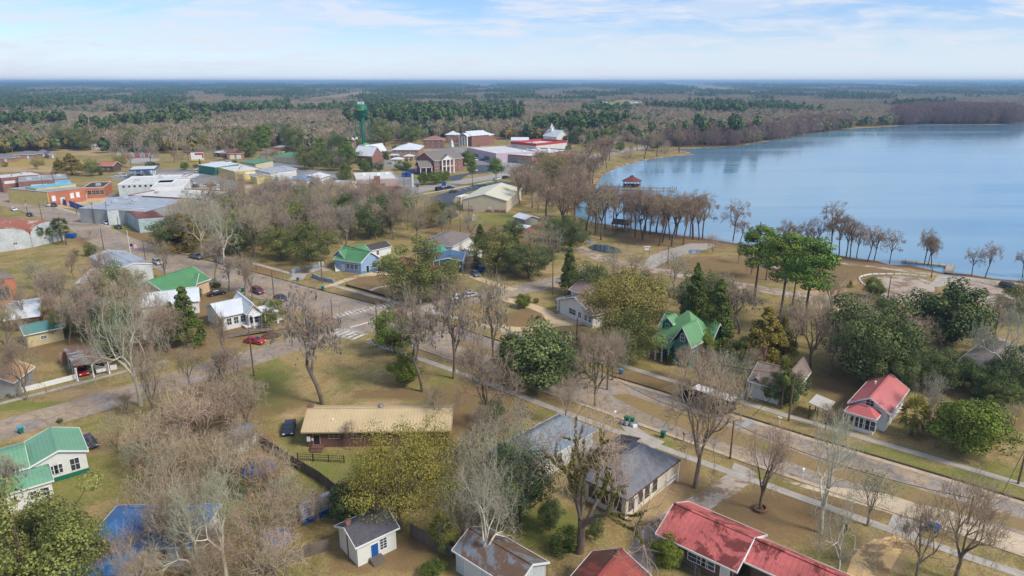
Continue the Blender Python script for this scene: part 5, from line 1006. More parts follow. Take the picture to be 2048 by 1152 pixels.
for s in range(3): leafy('dark_oak', 110+s, 13, gl['dark'], 'dome', .95, .1, 15000, .27, 60, cr=.19)
for s in range(2): leafy('magnolia', 115+s, 13, gl['dark'], 'dome', .85, .06, 12000, .42, 90, cr=.17)
for s in range(3): leafy('cedar', 120+s, 12, gl['cedar'], 'cone', .55, .06, 12000, .28, 110, cr=.13)
for s in range(3): leafy('pine', 130+s, 20, gl['pine'], 'pine', .42, .5, 10000, .3, 70, cr=.16, vert=.55)
for s in range(2): leafy('round_green', 140+s, 9, gl['bright'], 'dome', .95, .12, 14000, .26, 90, cr=.19)
for s in range(2): leafy('golden', 145+s, 12, gl['gold'], 'cone', .85, .05, 15000, .28, 110, cr=.15)
for s in range(2): leafy('ochre_tree', 150+s, 12, gl['ochre'], 'dome', .95, .12, 17000, .17, 90, cr=.19)
for s in range(2): leafy('yellow_willow', 155+s, 12, gl['yellowgreen'], 'dome', .95, .12, 9500, .24, 80, cr=.19)
for s in range(2): leafy('bush', 160+s, 3, gl['cedar'], 'dome', 1.3, .0, 3500, .16, 26, cr=.3)
for s in range(2): leafy('brown_shrub', 165+s, 4, gl['olive'], 'dome', 1.3, .0, 2600, .16, 26, cr=.3)
for s in range(2): palm('palm', 170+s, 6)
palm('palmetto', 175, 2.6, 44, 1.9); palm('palmetto', 176, 2.6, 44, 2.1)
INFO = {'bare_grey': ('bare_tree', 'leafless grey tree'), 'bare_brown': ('bare_tree', 'leafless brown twiggy tree'), 'bare_olive': ('bare_tree', 'thinly leaved olive brown tree'), 'bare_pale': ('bare_tree', 'leafless tree with pale limbs'), 'bare_mossy': ('mossy_tree', 'tall leafless tree hung with grey moss'), 'ferny_oak': ('old_bare_oak', 'old bare tree with green moss along its limbs'),
 'cypress': ('cypress_tree', 'leafless cypress with brown crown'), 'flat_cypress': ('cypress_tree', 'flat-topped bare cypress hung with moss'), 'young_bare': ('bare_sapling', 'small leafless tree'), 'oak': ('live_oak', 'spreading evergreen live oak'), 'dark_oak': ('evergreen_tree', 'dense dark evergreen tree'), 'magnolia': ('magnolia_tree', 'glossy dark magnolia'), 'cedar': ('cedar_tree', 'pointed green cedar'), 'pine': ('pine_tree', 'tall pine with bare trunk'), 'round_green': ('round_tree', 'rounded fresh green tree'), 'golden': ('golden_tree', 'golden green conical tree'), 'ochre_tree': ('ochre_tree', 'yellow green autumn-toned tree'), 'yellow_willow': ('willow_tree', 'pale yellow green thin-leaved tree'), 'bush': ('bush', 'low green bush'), 'brown_shrub': ('shrub', 'low brown olive shrub'), 'palm': ('palm_tree', 'fan palm with bare trunk'), 'palmetto': ('palmetto', 'stemless fan palm')}
GRP = {'bare_tree': 'bare trees around the town', 'mossy_tree': 'bare trees hung with moss', 'old_bare_oak': 'old bare trees with mossy limbs', 'cypress_tree': 'cypresses along the lake', 'bare_sapling': 'small bare trees', 'live_oak': 'live oaks', 'evergreen_tree': 'dark evergreen trees', 'magnolia_tree': 'magnolias', 'cedar_tree': 'cedars', 'pine_tree': 'pines', 'round_tree': 'rounded green trees', 'golden_tree': 'golden green trees', 'ochre_tree': 'yellow green trees', 'willow_tree': 'pale yellow green trees', 'bush': 'bushes', 'shrub': 'brown shrubs', 'palm_tree': 'fan palms', 'palmetto': 'low fan palms'}
TREES = []; rt = random.Random(5)
def tree_at(kind, p, H, wf=1.0, z=0):
    V = TR[kind][rt.randrange(len(TR[kind]))]; s = H/V['H']
    r = bpy.data.objects.new(INFO[kind][0], None); COL.objects.link(r); r.location = (p.x, p.y, z); r.rotation_euler = (0, 0, rt.uniform(0, 6.28)); r.scale = (s*wf, s*wf, s); r.empty_display_size = .3
    for nm, me in V['parts']:
        o = bpy.data.objects.new(nm, me); COL.objects.link(o); o.parent = r
    TREES.append((kind, r, Vector((p.x, p.y, H)))); return r
def T(kind, u, v, vt, wf=1.0):
    return tree_at(kind, G(u, v), max(height_to(u, v, vt), .8), wf)
HT = '''bare_brown 385 1120 1000 1.0|bare_brown 300 1110 1000 .9|bare_grey 500 960 830 .8|bare_brown 420 985 860 1.1|bare_brown 355 985 850 1.1|bare_brown 225 1175 1060 .8|bare_brown 345 1130 1010 .9|bare_brown 262 1150 1045 .8|bare_mossy 645 808 572 1.0|bare_mossy 845 783 575 .8|bare_mossy 908 757 545 .8|bare_mossy 985 735 540 .6|ferny_oak 1190 812 650 .8|ferny_oak 1158 1105 770 1.1|bare_grey 1390 975 705 .9|bare_grey 1520 1022 845 .9|bare_pale 1641 1066 815 .8|bare_olive 1735 1052 925 1.0|bare_pale 1672 1165 985 .9|bare_grey 1910 1160 950 .9|bare_grey 1832 1160 985 .8|bare_pale 966 1155 890 .7|bare_grey 958 865 650 .9|bare_pale 282 812 590 1.0|bare_grey 55 800 665 .8|young_bare 448 738 610 .8|bare_mossy 22 1045 890 .7|bare_pale 410 1170 955 1.1|bare_pale 455 1165 930 .8|bare_grey 310 850 690 .8|bare_brown 290 930 820 1.2|bare_brown 400 905 760 1.2|bare_brown 455 870 740 1.1|bare_grey 470 800 690 .9|bare_mossy 440 800 690 .8|bare_brown 330 1060 920 1.2|bare_brown 470 1000 860 1.2|bare_brown 545 1000 890 1.0|bare_brown 520 1140 990 1.1|bare_brown 590 1090 960 1.0|bare_brown 640 1050 970 .9|bare_grey 375 1140 965 1.1|bare_brown 430 1165 1060 1.3|bare_brown 560 1180 1060 1.2|bare_grey 700 900 840 .7|bare_grey 870 870 770 .8|bare_olive 980 1000 850 1.0|bare_olive 1040 1000 840 1.0|bare_olive 1000 1090 930 1.0|bare_olive 1020 950 800 .9|bare_olive 940 930 850 .8|bare_grey 1215 780 655 .8|bare_olive 1225 760 655 1.0|bare_grey 1170 745 665 .8|bare_grey 1400 800 690 1.0|bare_grey 1370 760 690 .9|bare_olive 1440 790 700 1.0|bare_brown 1450 830 745 .9|bare_grey 1130 850 750 .6|round_green 790 706 622 .95|round_green 812 768 708 1.0|bush 120 845 838 1|bush 25 795 785 1.2|magnolia 1075 772 650 1.2|magnolia 1030 745 668 1.0|dark_oak 1130 760 690 .9|cedar 378 690 568 1.0|cedar 350 680 600 .7|oak 840 603 488 1.1|oak 870 600 510 .9|dark_oak 765 470 395 1.0|dark_oak 740 478 410 .9|cedar 1138 585 490 .9|dark_oak 1180 602 520 .9|dark_oak 1058 557 488 1.2|dark_oak 1030 545 490 1.0|dark_oak 1090 540 495 .9|oak 990 545 460 1.0|pine 1508 602 452 1.15|pine 1560 640 466 1.15|pine 1605 670 474 1.15|pine 1532 560 462 1.0|pine 1585 612 476 1.0|cedar 1430 705 552 .9|cedar 1385 680 520 .7|dark_oak 1400 650 540 .9|golden 1525 740 610 1.05|golden 1560 730 630 .8|yellow_willow 1240 690 535 1.0|yellow_willow 1285 650 545 .9|yellow_willow 1215 640 550 .8|oak 1260 725 620 .9|bare_olive 1300 640 545 1.0|magnolia 1890 690 562 1.1|dark_oak 1740 770 590 .9|dark_oak 1700 740 610 .9|bare_grey 1620 740 610 1.0|bare_olive 1660 750 625 1.0|dark_oak 1770 790 690 .9|bare_grey 1590 700 600 1.0|dark_oak 1800 760 670 .9|dark_oak 1840 770 690 1.0|dark_oak 1870 780 700 1.0|bare_pale 2000 770 600 .9|bare_mossy 1990 680 590 .9|round_green 1928 908 798 1.15|magnolia 1860 868 838 .7|bare_olive 1848 850 740 .8|bare_pale 1855 855 750 .6|bush 1575 800 745 .9|round_green 1545 790 735 .6|dark_oak 1548 805 745 .8|dark_oak 1578 812 735 .6|palm 1562 818 726 .45|palmetto 1822 870 820 .62|dark_oak 1790 780 700 .8|bare_grey 1500 760 690 .8|bare_olive 1480 790 710 .9|dark_oak 1470 740 680 .8|round_green 1410 720 665 .8|cedar 1340 730 700 .9|bush 1435 735 700 1|bare_grey 1650 860 805 .9|bare_olive 1690 880 830 .8|dark_oak 1720 720 650 .8|ochre_tree 800 1062 850 .85|ochre_tree 858 1000 835 .6|ochre_tree 765 1030 900 .7|magnolia 700 1040 965 1.0|dark_oak 735 1050 1000 .8|palmetto 890 1100 1052 .7|bare_olive 925 1100 950 .9|dark_oak 1040 1050 900 .8|bush 1130 1100 1060 1.0|dark_oak 1100 1060 990 .6|dark_oak 1190 1080 1020 .6|dark_oak 1235 960 900 .5|round_green 1335 1130 1075 1.0|oak 70 1200 1000 1.0|oak 150 1180 1040 .8|dark_oak 60 1130 1030 1.0|oak 10 1150 1040 1.0|bush 1690 1060 1055 1|bush 1500 1110 1100 .5|bush 868 1145 1120 1.2|dark_oak 240 720 620 .7|bare_mossy 170 660 560 .9|bare_mossy 140 690 590 .8|bare_mossy 200 690 580 .8|bare_mossy 100 640 540 .8|dark_oak 215 680 600 .8|bare_grey 260 700 560 1.0|bare_grey 310 720 590 1.0|bare_grey 340 700 600 1.0|bare_grey 20 720 590 .9|bare_mossy 8 640 520 .8|bare_grey 50 650 560 .8|bare_grey 150 560 500 .8|palm 125 484 440 1.0|palm 133 490 455 .9|palm 82 490 456 .8|palm 107 487 456 .8|palm 38 492 468 .8|bush 183 512 488 .9|brown_shrub 150 514 498 1|bare_grey 180 480 455 .9|bare_grey 332 560 480 .9|bare_mossy 430 560 460 .8|bare_mossy 458 580 510 .9|bare_mossy 490 590 505 .8|bare_grey 505 600 520 .7|bush 430 575 560 1|bare_pale 450 540 400 .8|golden 368 500 425 1.4|dark_oak 350 500 430 1.2|round_green 395 600 575 .8|round_green 550 640 600 1.1|bush 535 630 600 1.0|round_green 540 655 618 .7|oak 1045 615 590 .9|bush 1072 606 596 .9|round_green 1048 617 589 1|pine 945 372 320 .9|pine 992 374 316 1.4|round_green 935 331 302 1.2|round_green 848 370 344 .9|round_green 872 369 343 1.1|round_green 888 366 342 1|bush 815 392 379 1|bush 835 374 369 1|bush 805 340 320 1.2|yellow_willow 1100 385 300 .8|palm 1015 335 330 1|oak 1070 318 305 1|oak 1118 316 304 1|dark_oak 905 285 262 .9|bare_grey 900 296 270 .9|palm 1172 306 286 1.2|palm 1202 304 282 1.1|palm 1216 302 282 1.1|bush 1137 300 288 1|round_green 1240 304 284 1|dark_oak 770 318 300 1|golden 145 350 305 1.5|golden 120 348 315 1.2|ochre_tree 243 334 307 1.2|oak 185 352 320 1|bush 300 334 322 1.2|bush 312 334 325 1|round_green 370 340 324 1|round_green 500 312 280 1.1|round_green 1745 595 555 .9|dark_oak 1765 640 590 .9|golden 1700 575 560 1|dark_oak 1980 800 730 1.2|dark_oak 1920 770 720 1.2|dark_oak 2040 800 700 1|dark_oak 1960 790 720 1|dark_oak 2010 800 740 1|oak 2040 640 570 1|bare_olive 1960 740 650 1|young_bare 2020 870 800 1|oak 680 540 520 .4|brown_shrub 610 545 520 1|dark_oak 1930 500 0 0'''
for ln in HT.split('|'):
    k, u, v, vt, wf = ln.split()
    if float(wf) > 0: T(k, float(u), float(v), float(vt), float(wf))
# cypresses along the lake edge
for k, u, v, vt in (('flat_cypress', 1660, 507, 410), ('flat_cypress', 1678, 512, 436), ('flat_cypress', 1692, 514, 440), ('flat_cypress', 1700, 515, 447), ('flat_cypress', 1713, 516, 456), ('flat_cypress', 1735, 524, 460), ('flat_cypress', 1748, 522, 460), ('flat_cypress', 1779, 528, 468), ('cypress', 1848, 530, 463), ('cypress', 1862, 536, 474), ('cypress', 1856, 532, 480), ('flat_cypress', 1943, 552, 503), ('flat_cypress', 1970, 556, 492), ('flat_cypress', 2045, 556, 508), ('flat_cypress', 1630, 508, 440), ('cypress', 1610, 506, 448), ('cypress', 1586, 502, 450), ('cypress', 1565, 500, 445), ('flat_cypress', 1466, 482, 405), ('cypress', 1480, 486, 440), ('flat_cypress', 1405, 476, 392), ('cypress', 1398, 480, 400), ('flat_cypress', 1366, 490, 398), ('cypress', 1340, 480, 385), ('cypress', 1325, 484, 384), ('cypress', 1300, 470, 378), ('cypress', 1270, 474, 380), ('cypress', 1250, 462, 375), ('flat_cypress', 1232, 470, 376), ('cypress', 1210, 458, 370), ('cypress', 1190, 470, 365), ('cypress', 1172, 462, 360), ('cypress', 1318, 492, 390), ('cypress', 1285, 480, 385), ('cypress', 1380, 474, 400), ('flat_cypress', 2100, 560, 500), ('cypress', 1225, 450, 368), ('cypress', 1262, 456, 372), ('cypress', 1352, 472, 388), ('cypress', 1290, 466, 378)): T(k, u, v, vt-8, .78)
def clear(x, y, pad=0):
    for f in FOOT:
        if inpoly(x, y, f): return False
    for s in SHEETS:
        if inpoly(x, y, s): return False
    return True
FB = None
# stands of trees: photo-pixel outline on the ground, spacing in metres, (kind, weight, height range)
G1 = [('bare_grey', 5, 12, 19), ('bare_mossy', 2, 13, 18), ('dark_oak', 2, 9, 14), ('oak', 2, 9, 13), ('bare_pale', 1, 13, 18), ('bare_olive', 2, 9, 13)]
G2 = [('dark_oak', 3, 7, 12), ('oak', 3, 7, 11), ('bare_grey', 2, 9, 13), ('bare_olive', 2, 7, 12), ('cedar', 1, 8, 12)]
G3 = [('cypress', 6, 15, 20), ('bare_brown', 2, 8, 12), ('bare_grey', 1, 10, 13)]
G4 = [('bare_grey', 4, 9, 14), ('bare_olive', 4, 8, 12), ('oak', 1.5, 7, 11), ('yellow_willow', 1, 7, 11), ('bare_mossy', 1, 11, 14)]
G5 = [('bare_brown', 6, 4, 8), ('bare_grey', 3, 7, 11), ('bare_olive', 1, 6, 9)]
G6 = [('pine', 2, 16, 22), ('dark_oak', 3, 10, 15), ('bare_grey', 4, 11, 16), ('oak', 2, 9, 14), ('ochre_tree', 1, 9, 12)]
def minh(u, v): return 0
STANDS = [([(345, 490), (430, 440), (560, 425), (700, 430), (810, 440), (800, 480), (735, 480), (660, 505), (640, 525), (600, 535), (560, 520), (460, 515), (360, 510)], 6.3, G1, 'c'),
 ([(420, 400), (560, 385), (700, 400), (760, 420), (560, 425), (430, 440)], 8, [('bare_grey', 5, 10, 14), ('bare_olive', 2, 9, 12), ('bare_brown', 2, 8, 11)], 'n'),
 ([(880, 440), (1000, 480), (1100, 470), (1150, 500), (1120, 530), (1000, 520), (950, 530), (900, 460)], 10, G2, 'r'),
 ([(800, 420), (880, 425), (900, 470), (830, 490), (800, 450)], 7.5, G4, 'r'),
 ([(1035, 375), (1080, 355), (1170, 345), (1190, 352), (1180, 385), (1150, 420), (1165, 450), (1130, 470), (1070, 430), (1040, 410)], 8.5, G3, 'p'),
 ([(1160, 335), (1250, 312), (1340, 300), (1385, 303), (1290, 318), (1225, 335), (1195, 345)], 12, G3, 's'),
 ([(1140, 440), (1300, 465), (1400, 480), (1340, 495), (1180, 485)], 9.5, G3, 'k'),
 ([(20, 575), (90, 560), (130, 570), (140, 600), (240, 590), (260, 610), (240, 700), (100, 690), (90, 640), (40, 560)], 7.5, G4, 'l'),
 ([(240, 610), (290, 640), (400, 660), (410, 690), (380, 740), (300, 755), (230, 730)], 8, [('bare_grey', 4, 9, 13), ('bare_pale', 2, 11, 14), ('dark_oak', 1, 7, 9), ('bare_olive', 2, 8, 10)], 'm'),
 ([(240, 830), (330, 790), (480, 760), (520, 820), (540, 880), (440, 900), (520, 960), (640, 1040), (560, 1060), (440, 1060), (260, 1000), (230, 900)], 5.7, G5, 't'),
 ([(400, 1150), (420, 1120), (560, 1110), (600, 1160), (500, 1230), (200, 1230)], 5.6, G5, 'u'),
 ([(1180, 530), (1280, 560), (1360, 580), (1440, 600), (1500, 640), (1640, 640), (1700, 640), (1760, 700), (1860, 700), (1880, 760), (1700, 760), (1640, 715), (1520, 700), (1440, 640), (1300, 640), (1230, 620)], 8.0, G4, 'e'),
 ([(1400, 500), (1560, 515), (1660, 545), (1600, 570), (1440, 555), (1400, 530)], 12, [('bare_brown', 3, 6, 9), ('bare_olive', 2, 6, 9), ('young_bare', 2, 5, 8)], 'f'),
 ([(1880, 720), (2048, 760), (2100, 830), (2040, 830), (1900, 790), (1820, 780)], 6.5, [('dark_oak', 3, 4, 7), ('oak', 2, 4, 7)], 'h'),
 ([(930, 830), (990, 800), (1020, 880), (1060, 960), (1080, 1040), (1000, 1060), (930, 1010), (910, 900)], 8, [('bare_olive', 4, 7, 11), ('bare_grey', 2, 8, 12), ('dark_oak', .5, 4, 6)], 'i'),
 ([(1340, 715), (1480, 750), (1470, 790), (1380, 770)], 7, [('bare_olive', 2, 5, 8), ('bush', 2, 2, 4), ('bare_grey', 2, 5, 8)], 'j'),
 ([(500, 322), (600, 325), (700, 320), (700, 345), (600, 345), (560, 320)], 12, G6, 'q'),
 ([(600, 375), (680, 385), (690, 410), (600, 400)], 11, [('bare_brown', 3, 7, 10), ('bare_grey', 2, 8, 11)], 'w'),
 ([(668, 350), (700, 342), (760, 336), (768, 342), (720, 353)], 9, [('dark_oak', 3, 6, 8), ('cedar', 2, 6, 9), ('round_green', 1, 6, 8)], 'x'),
 ([(1130, 298), (1190, 290), (1290, 285), (1290, 292), (1180, 304)], 20, [('bare_grey', 3, 9, 13), ('oak', 1, 8, 11)], 'y'),
 ([(0, 345), (230, 340), (460, 312), (700, 326), (700, 382), (480, 402), (400, 395), (240, 352)], 30, [('bare_grey', 3, 7, 11), ('oak', 2, 6, 9), ('bare_olive', 2, 6, 9), ('bush', 2, 2, 3)], 'K'),
 ([(740, 300), (860, 290), (980, 286), (880, 330), (760, 345)], 26, [('bare_grey', 3, 7, 12), ('oak', 2, 7, 10), ('bush', 2, 2, 3)], 'L'),
 ([(240, 304), (330, 304), (440, 304), (470, 296), (440, 286), (240, 288)], 19, [('oak', 4, 13, 18), ('ochre_tree', 2, 11, 15), ('dark_oak', 3, 13, 19), ('bare_grey', 2, 13, 17)], 'A'),
 ([(-20, 312), (60, 298), (180, 305), (230, 298), (200, 286), (-20, 286)], 17, [('ochre_tree', 3, 12, 16), ('oak', 4, 13, 18), ('bare_grey', 1, 14, 18), ('yellow_willow', 2, 12, 16), ('dark_oak', 2, 13, 18)], 'B'),
 ([(0, 332), (60, 328), (130, 330), (150, 336), (90, 341), (0, 341)], 20, [('brown_shrub', 2, 3, 5), ('yellow_willow', 1, 6, 8)], 'F'),
 ([(600, 318), (660, 320), (700, 324), (690, 340), (620, 345), (600, 335)], 13, [('oak', 2, 9, 13), ('bare_brown', 2, 8, 12), ('dark_oak', 2, 9, 13)], 'G'),
 ([(630, 392), (690, 392), (760, 405), (800, 410), (860, 415), (860, 430), (700, 425), (620, 410)], 9, [('bare_brown', 2, 9, 13), ('dark_oak', 1, 7, 10), ('bare_olive', 2, 8, 11)], 'H'),
 ([(1210, 300), (1290, 292), (1380, 292), (1400, 300), (1340, 299), (1290, 303)], 14, [('cypress', 3, 12, 15), ('oak', 1, 9, 12)], 'I'),
 ([(485, 305), (600, 312), (700, 322), (712, 302), (600, 292), (485, 290)], 19, [('dark_oak', 4, 14, 21), ('oak', 2, 13, 18), ('pine', 3, 19, 25), ('bare_grey', 3, 14, 18)], 'C'),
 ([(750, 292), (850, 286), (850, 272), (750, 276)], 24, [('oak', 4, 13, 19), ('ochre_tree', 2, 12, 15), ('dark_oak', 2, 14, 20)], 'D'),
 ([(1090, 288), (1190, 290), (1320, 284), (1280, 270), (1100, 274)], 26, [('bare_grey', 5, 14, 19), ('oak', 2, 13, 17), ('dark_oak', 2, 13, 19)], 'E'),
 ([(230, 320), (330, 330), (470, 322), (470, 312), (300, 308)], 17, [('bare_grey', 3, 9, 13), ('bare_olive', 1, 8, 11)], 'z')]
pts_ = []
KCAP = {}
for poly, sp, mixd, tag in STANDS:
    Wp = [G(*p) for p in poly]; x0, x1 = min(p.x for p in Wp), max(p.x for p in Wp); y0, y1 = min(p.y for p in Wp), max(p.y for p in Wp)
    tries = int((x1-x0)*(y1-y0)/sp/sp*5); got = []
    for _ in range(tries):
        x, y = rt.uniform(x0, x1), rt.uniform(y0, y1)
        if not inpoly(x, y, Wp) or not clear(x, y): continue
        if any((x-a)**2+(y-b)**2 < sp*sp for a, b in got): continue
        if any((x-a)**2+(y-b)**2 < 9 for a, b in pts_): continue
        got.append((x, y)); r = rt.uniform(0, sum(m[1] for m in mixd)); kd = None
        for m_ in mixd:
            r -= m_[1]
            if r <= 0: kd = m_; break
        kd = kd or mixd[-1]; hN = rt.uniform(kd[2], kd[3]); tree_at(kd[0], Vector((x, y, 0)), hN, rt.uniform(.85, 1.15))
    pts_ += got
print('TREES', len(TREES))
# ---------------------------------------------------------------- vehicles
tyre = M('tyre_rubber', (34, 34, 36), .9, .1); rimm = M('wheel_rim', (150, 152, 156), .4, .1, metal=.6); lampw = M('headlight_lens', (220, 224, 228), .2, .05); lampr = M('tail_light', (150, 24, 26), .3, .05); carglass = M('car_glass', (28, 34, 42), .06, .1, spec=.9)
CARM = {}
def paintm(n, c):
    return M('car_paint_'+n, c, .28, .05, .5, spec=.7)
PC = {'red': (170, 28, 34), 'white': (216, 218, 220), 'black': (28, 30, 34), 'navy': (28, 38, 62), 'blue': (44, 78, 130), 'silver': (168, 172, 176), 'grey': (96, 102, 108), 'green_grey': (84, 104, 104), 'maroon': (110, 40, 44), 'tan': (170, 150, 120)}
PROF = {  # side outlines: lower body, cabin glass, roof
 'sedan': (4.6, 1.8, [(-2.3, .35), (-2.3, .75), (-2.15, .92), (-1.2, .95), (1.1, .93), (2.1, .78), (2.3, .6), (2.3, .35)], [(-1.75, .93), (-1.1, 1.38), (.35, 1.40), (1.15, .92)], [(-1.12, 1.37), (.37, 1.39), (.30, 1.46), (-1.0, 1.45)]),
 'suv': (4.8, 1.9, [(-2.35, .4), (-2.35, 1.0), (-2.3, 1.1), (1.1, 1.08), (2.2, .95), (2.4, .75), (2.4, .4)], [(-2.3, 1.08), (-2.05, 1.62), (.4, 1.66), (1.15, 1.06)], [(-2.08, 1.6), (.42, 1.65), (.34, 1.74), (-1.95, 1.72)]),
 'pickup': (5.6, 2.0, [(-2.8, .5), (-2.8, 1.15), (-.7, 1.15), (1.3, 1.12), (2.6, 1.02), (2.8, .8), (2.8, .5)], [(-.65, 1.13), (-.55, 1.72), (.7, 1.75), (1.35, 1.1)], [(-.58, 1.7), (.72, 1.74), (.64, 1.83), (-.5, 1.81)]),
 'van': (5.4, 2.0, [(-2.7, .45), (-2.7, 1.2), (1.6, 1.15), (2.5, .98), (2.7, .8), (2.7, .45)], [(-2.65, 1.18), (-2.55, 2.0), (1.0, 2.05), (1.8, 1.13)], [(-2.58, 1.98), (1.02, 2.04), (.94, 2.16), (-2.45, 2.12)])}
def carparts(kind, col):
    if (kind, col) in CARM: return CARM[kind, col]
    Ln, Wd, lo, gl_, rf = PROF[kind]; pm = paintm(col, PC[col]); P = []
    def loft(prof, w0, w1, mat, name):
        zs = [p[1] for p in prof]; z0, z1 = min(zs), max(zs); m = MB(); n = len(prof)
        wv = [w0+(w1-w0)*((p[1]-z0)/max(z1-z0, .01)) for p in prof]
        m.add([(p[0], -w/2, p[1]) for p, w in zip(prof, wv)]+[(p[0], w/2, p[1]) for p, w in zip(prof, wv)], [tuple(range(n)), tuple(range(n, 2*n))[::-1]]+[((i+1) % n, i, n+i, n+(i+1) % n) for i in range(n)])
        P.append((name, m.mesh(name, mat), (0, 0, 0), []))
    loft(lo, Wd, Wd*.94, pm, 'body'); loft(gl_, Wd*.9, Wd*.74, carglass, 'window_band'); loft(rf, Wd*.76, Wd*.70, pm, 'roof')
    q = MB()   # pillars
    for (a, b) in ((gl_[0], gl_[1]), (gl_[3], gl_[2]), (((gl_[0][0]+gl_[3][0])/2, gl_[0][1]), ((gl_[1][0]+gl_[2][0])/2, gl_[1][1]))):
        for s in (-1, 1): q.tube((a[0], s*Wd*.45, a[1]), (b[0], s*Wd*.375, b[1]), .05, n=4)
    P.append(('pillars', q.mesh('pillars', pm), (0, 0, 0), []))
    if kind == 'pickup':
        q = MB(); q.box((-1.75, 0, 1.17), (1.9, Wd*.78, .04)); P.append(('load_bed', q.mesh('load_bed', tyre), (0, 0, 0), []))
    w = MB(); w.tube((0, -.11, 0), (0, .11, 0), .34, n=14); wm_ = w.mesh('wheel', tyre); r = MB(); r.tube((0, -.125, 0), (0, .125, 0), .2, n=10); rm_ = r.mesh('rim', rimm)
    for x in (-Ln*.31, Ln*.31):
        for s in (-1, 1): P.append(('wheel', wm_, (x, s*(Wd/2-.10), .34), [('rim', rm_)]))
    hl = MB(); hl.box((0, 0, 0), (.1, .38, .16)); hm = hl.mesh('headlight', lampw); tm = hl.mesh('tail_light', lampr)
    zf = lo[-2][1]; 
    for s in (-1, 1): P.append(('headlight', hm, (Ln/2-.03, s*Wd*.36, zf), [])); P.append(('tail_light', tm, (-Ln/2, s*Wd*.38, .8), []))
    for s in (-1, 1): q = MB(); q.box((0, 0, 0), (.14, .2, .12)); P.append(('mirror', q.mesh('mirror', pm), (gl_[3][0]-.15, s*(Wd/2+.05), gl_[3][1]+.08), []))
    CARM[kind, col] = P; return P
def vehicle(kind, col, u, v, u2, v2, label, group=None, z=0, cat_=None, sc=1):
    p = G(u, v); d = G(u2, v2)-p; name = {'sedan': 'car', 'suv': 'suv', 'pickup': 'pickup_truck', 'van': 'van'}[kind]
    r = empty(name, label, cat_ or {'sedan': 'car', 'suv': 'car', 'pickup': 'pickup truck', 'van': 'van'}[kind], (p.x, p.y, z), math.atan2(d.y, d.x), group); r.scale = (sc,)*3
    for nm, me, loc, ch in carparts(kind, col):
        o = bpy.data.objects.new(nm, me); COL.objects.link(o); o.parent = r; o.location = loc
        for n2, m2 in ch: c = bpy.data.objects.new(n2, m2); COL.objects.link(c); c.parent = o
    return r
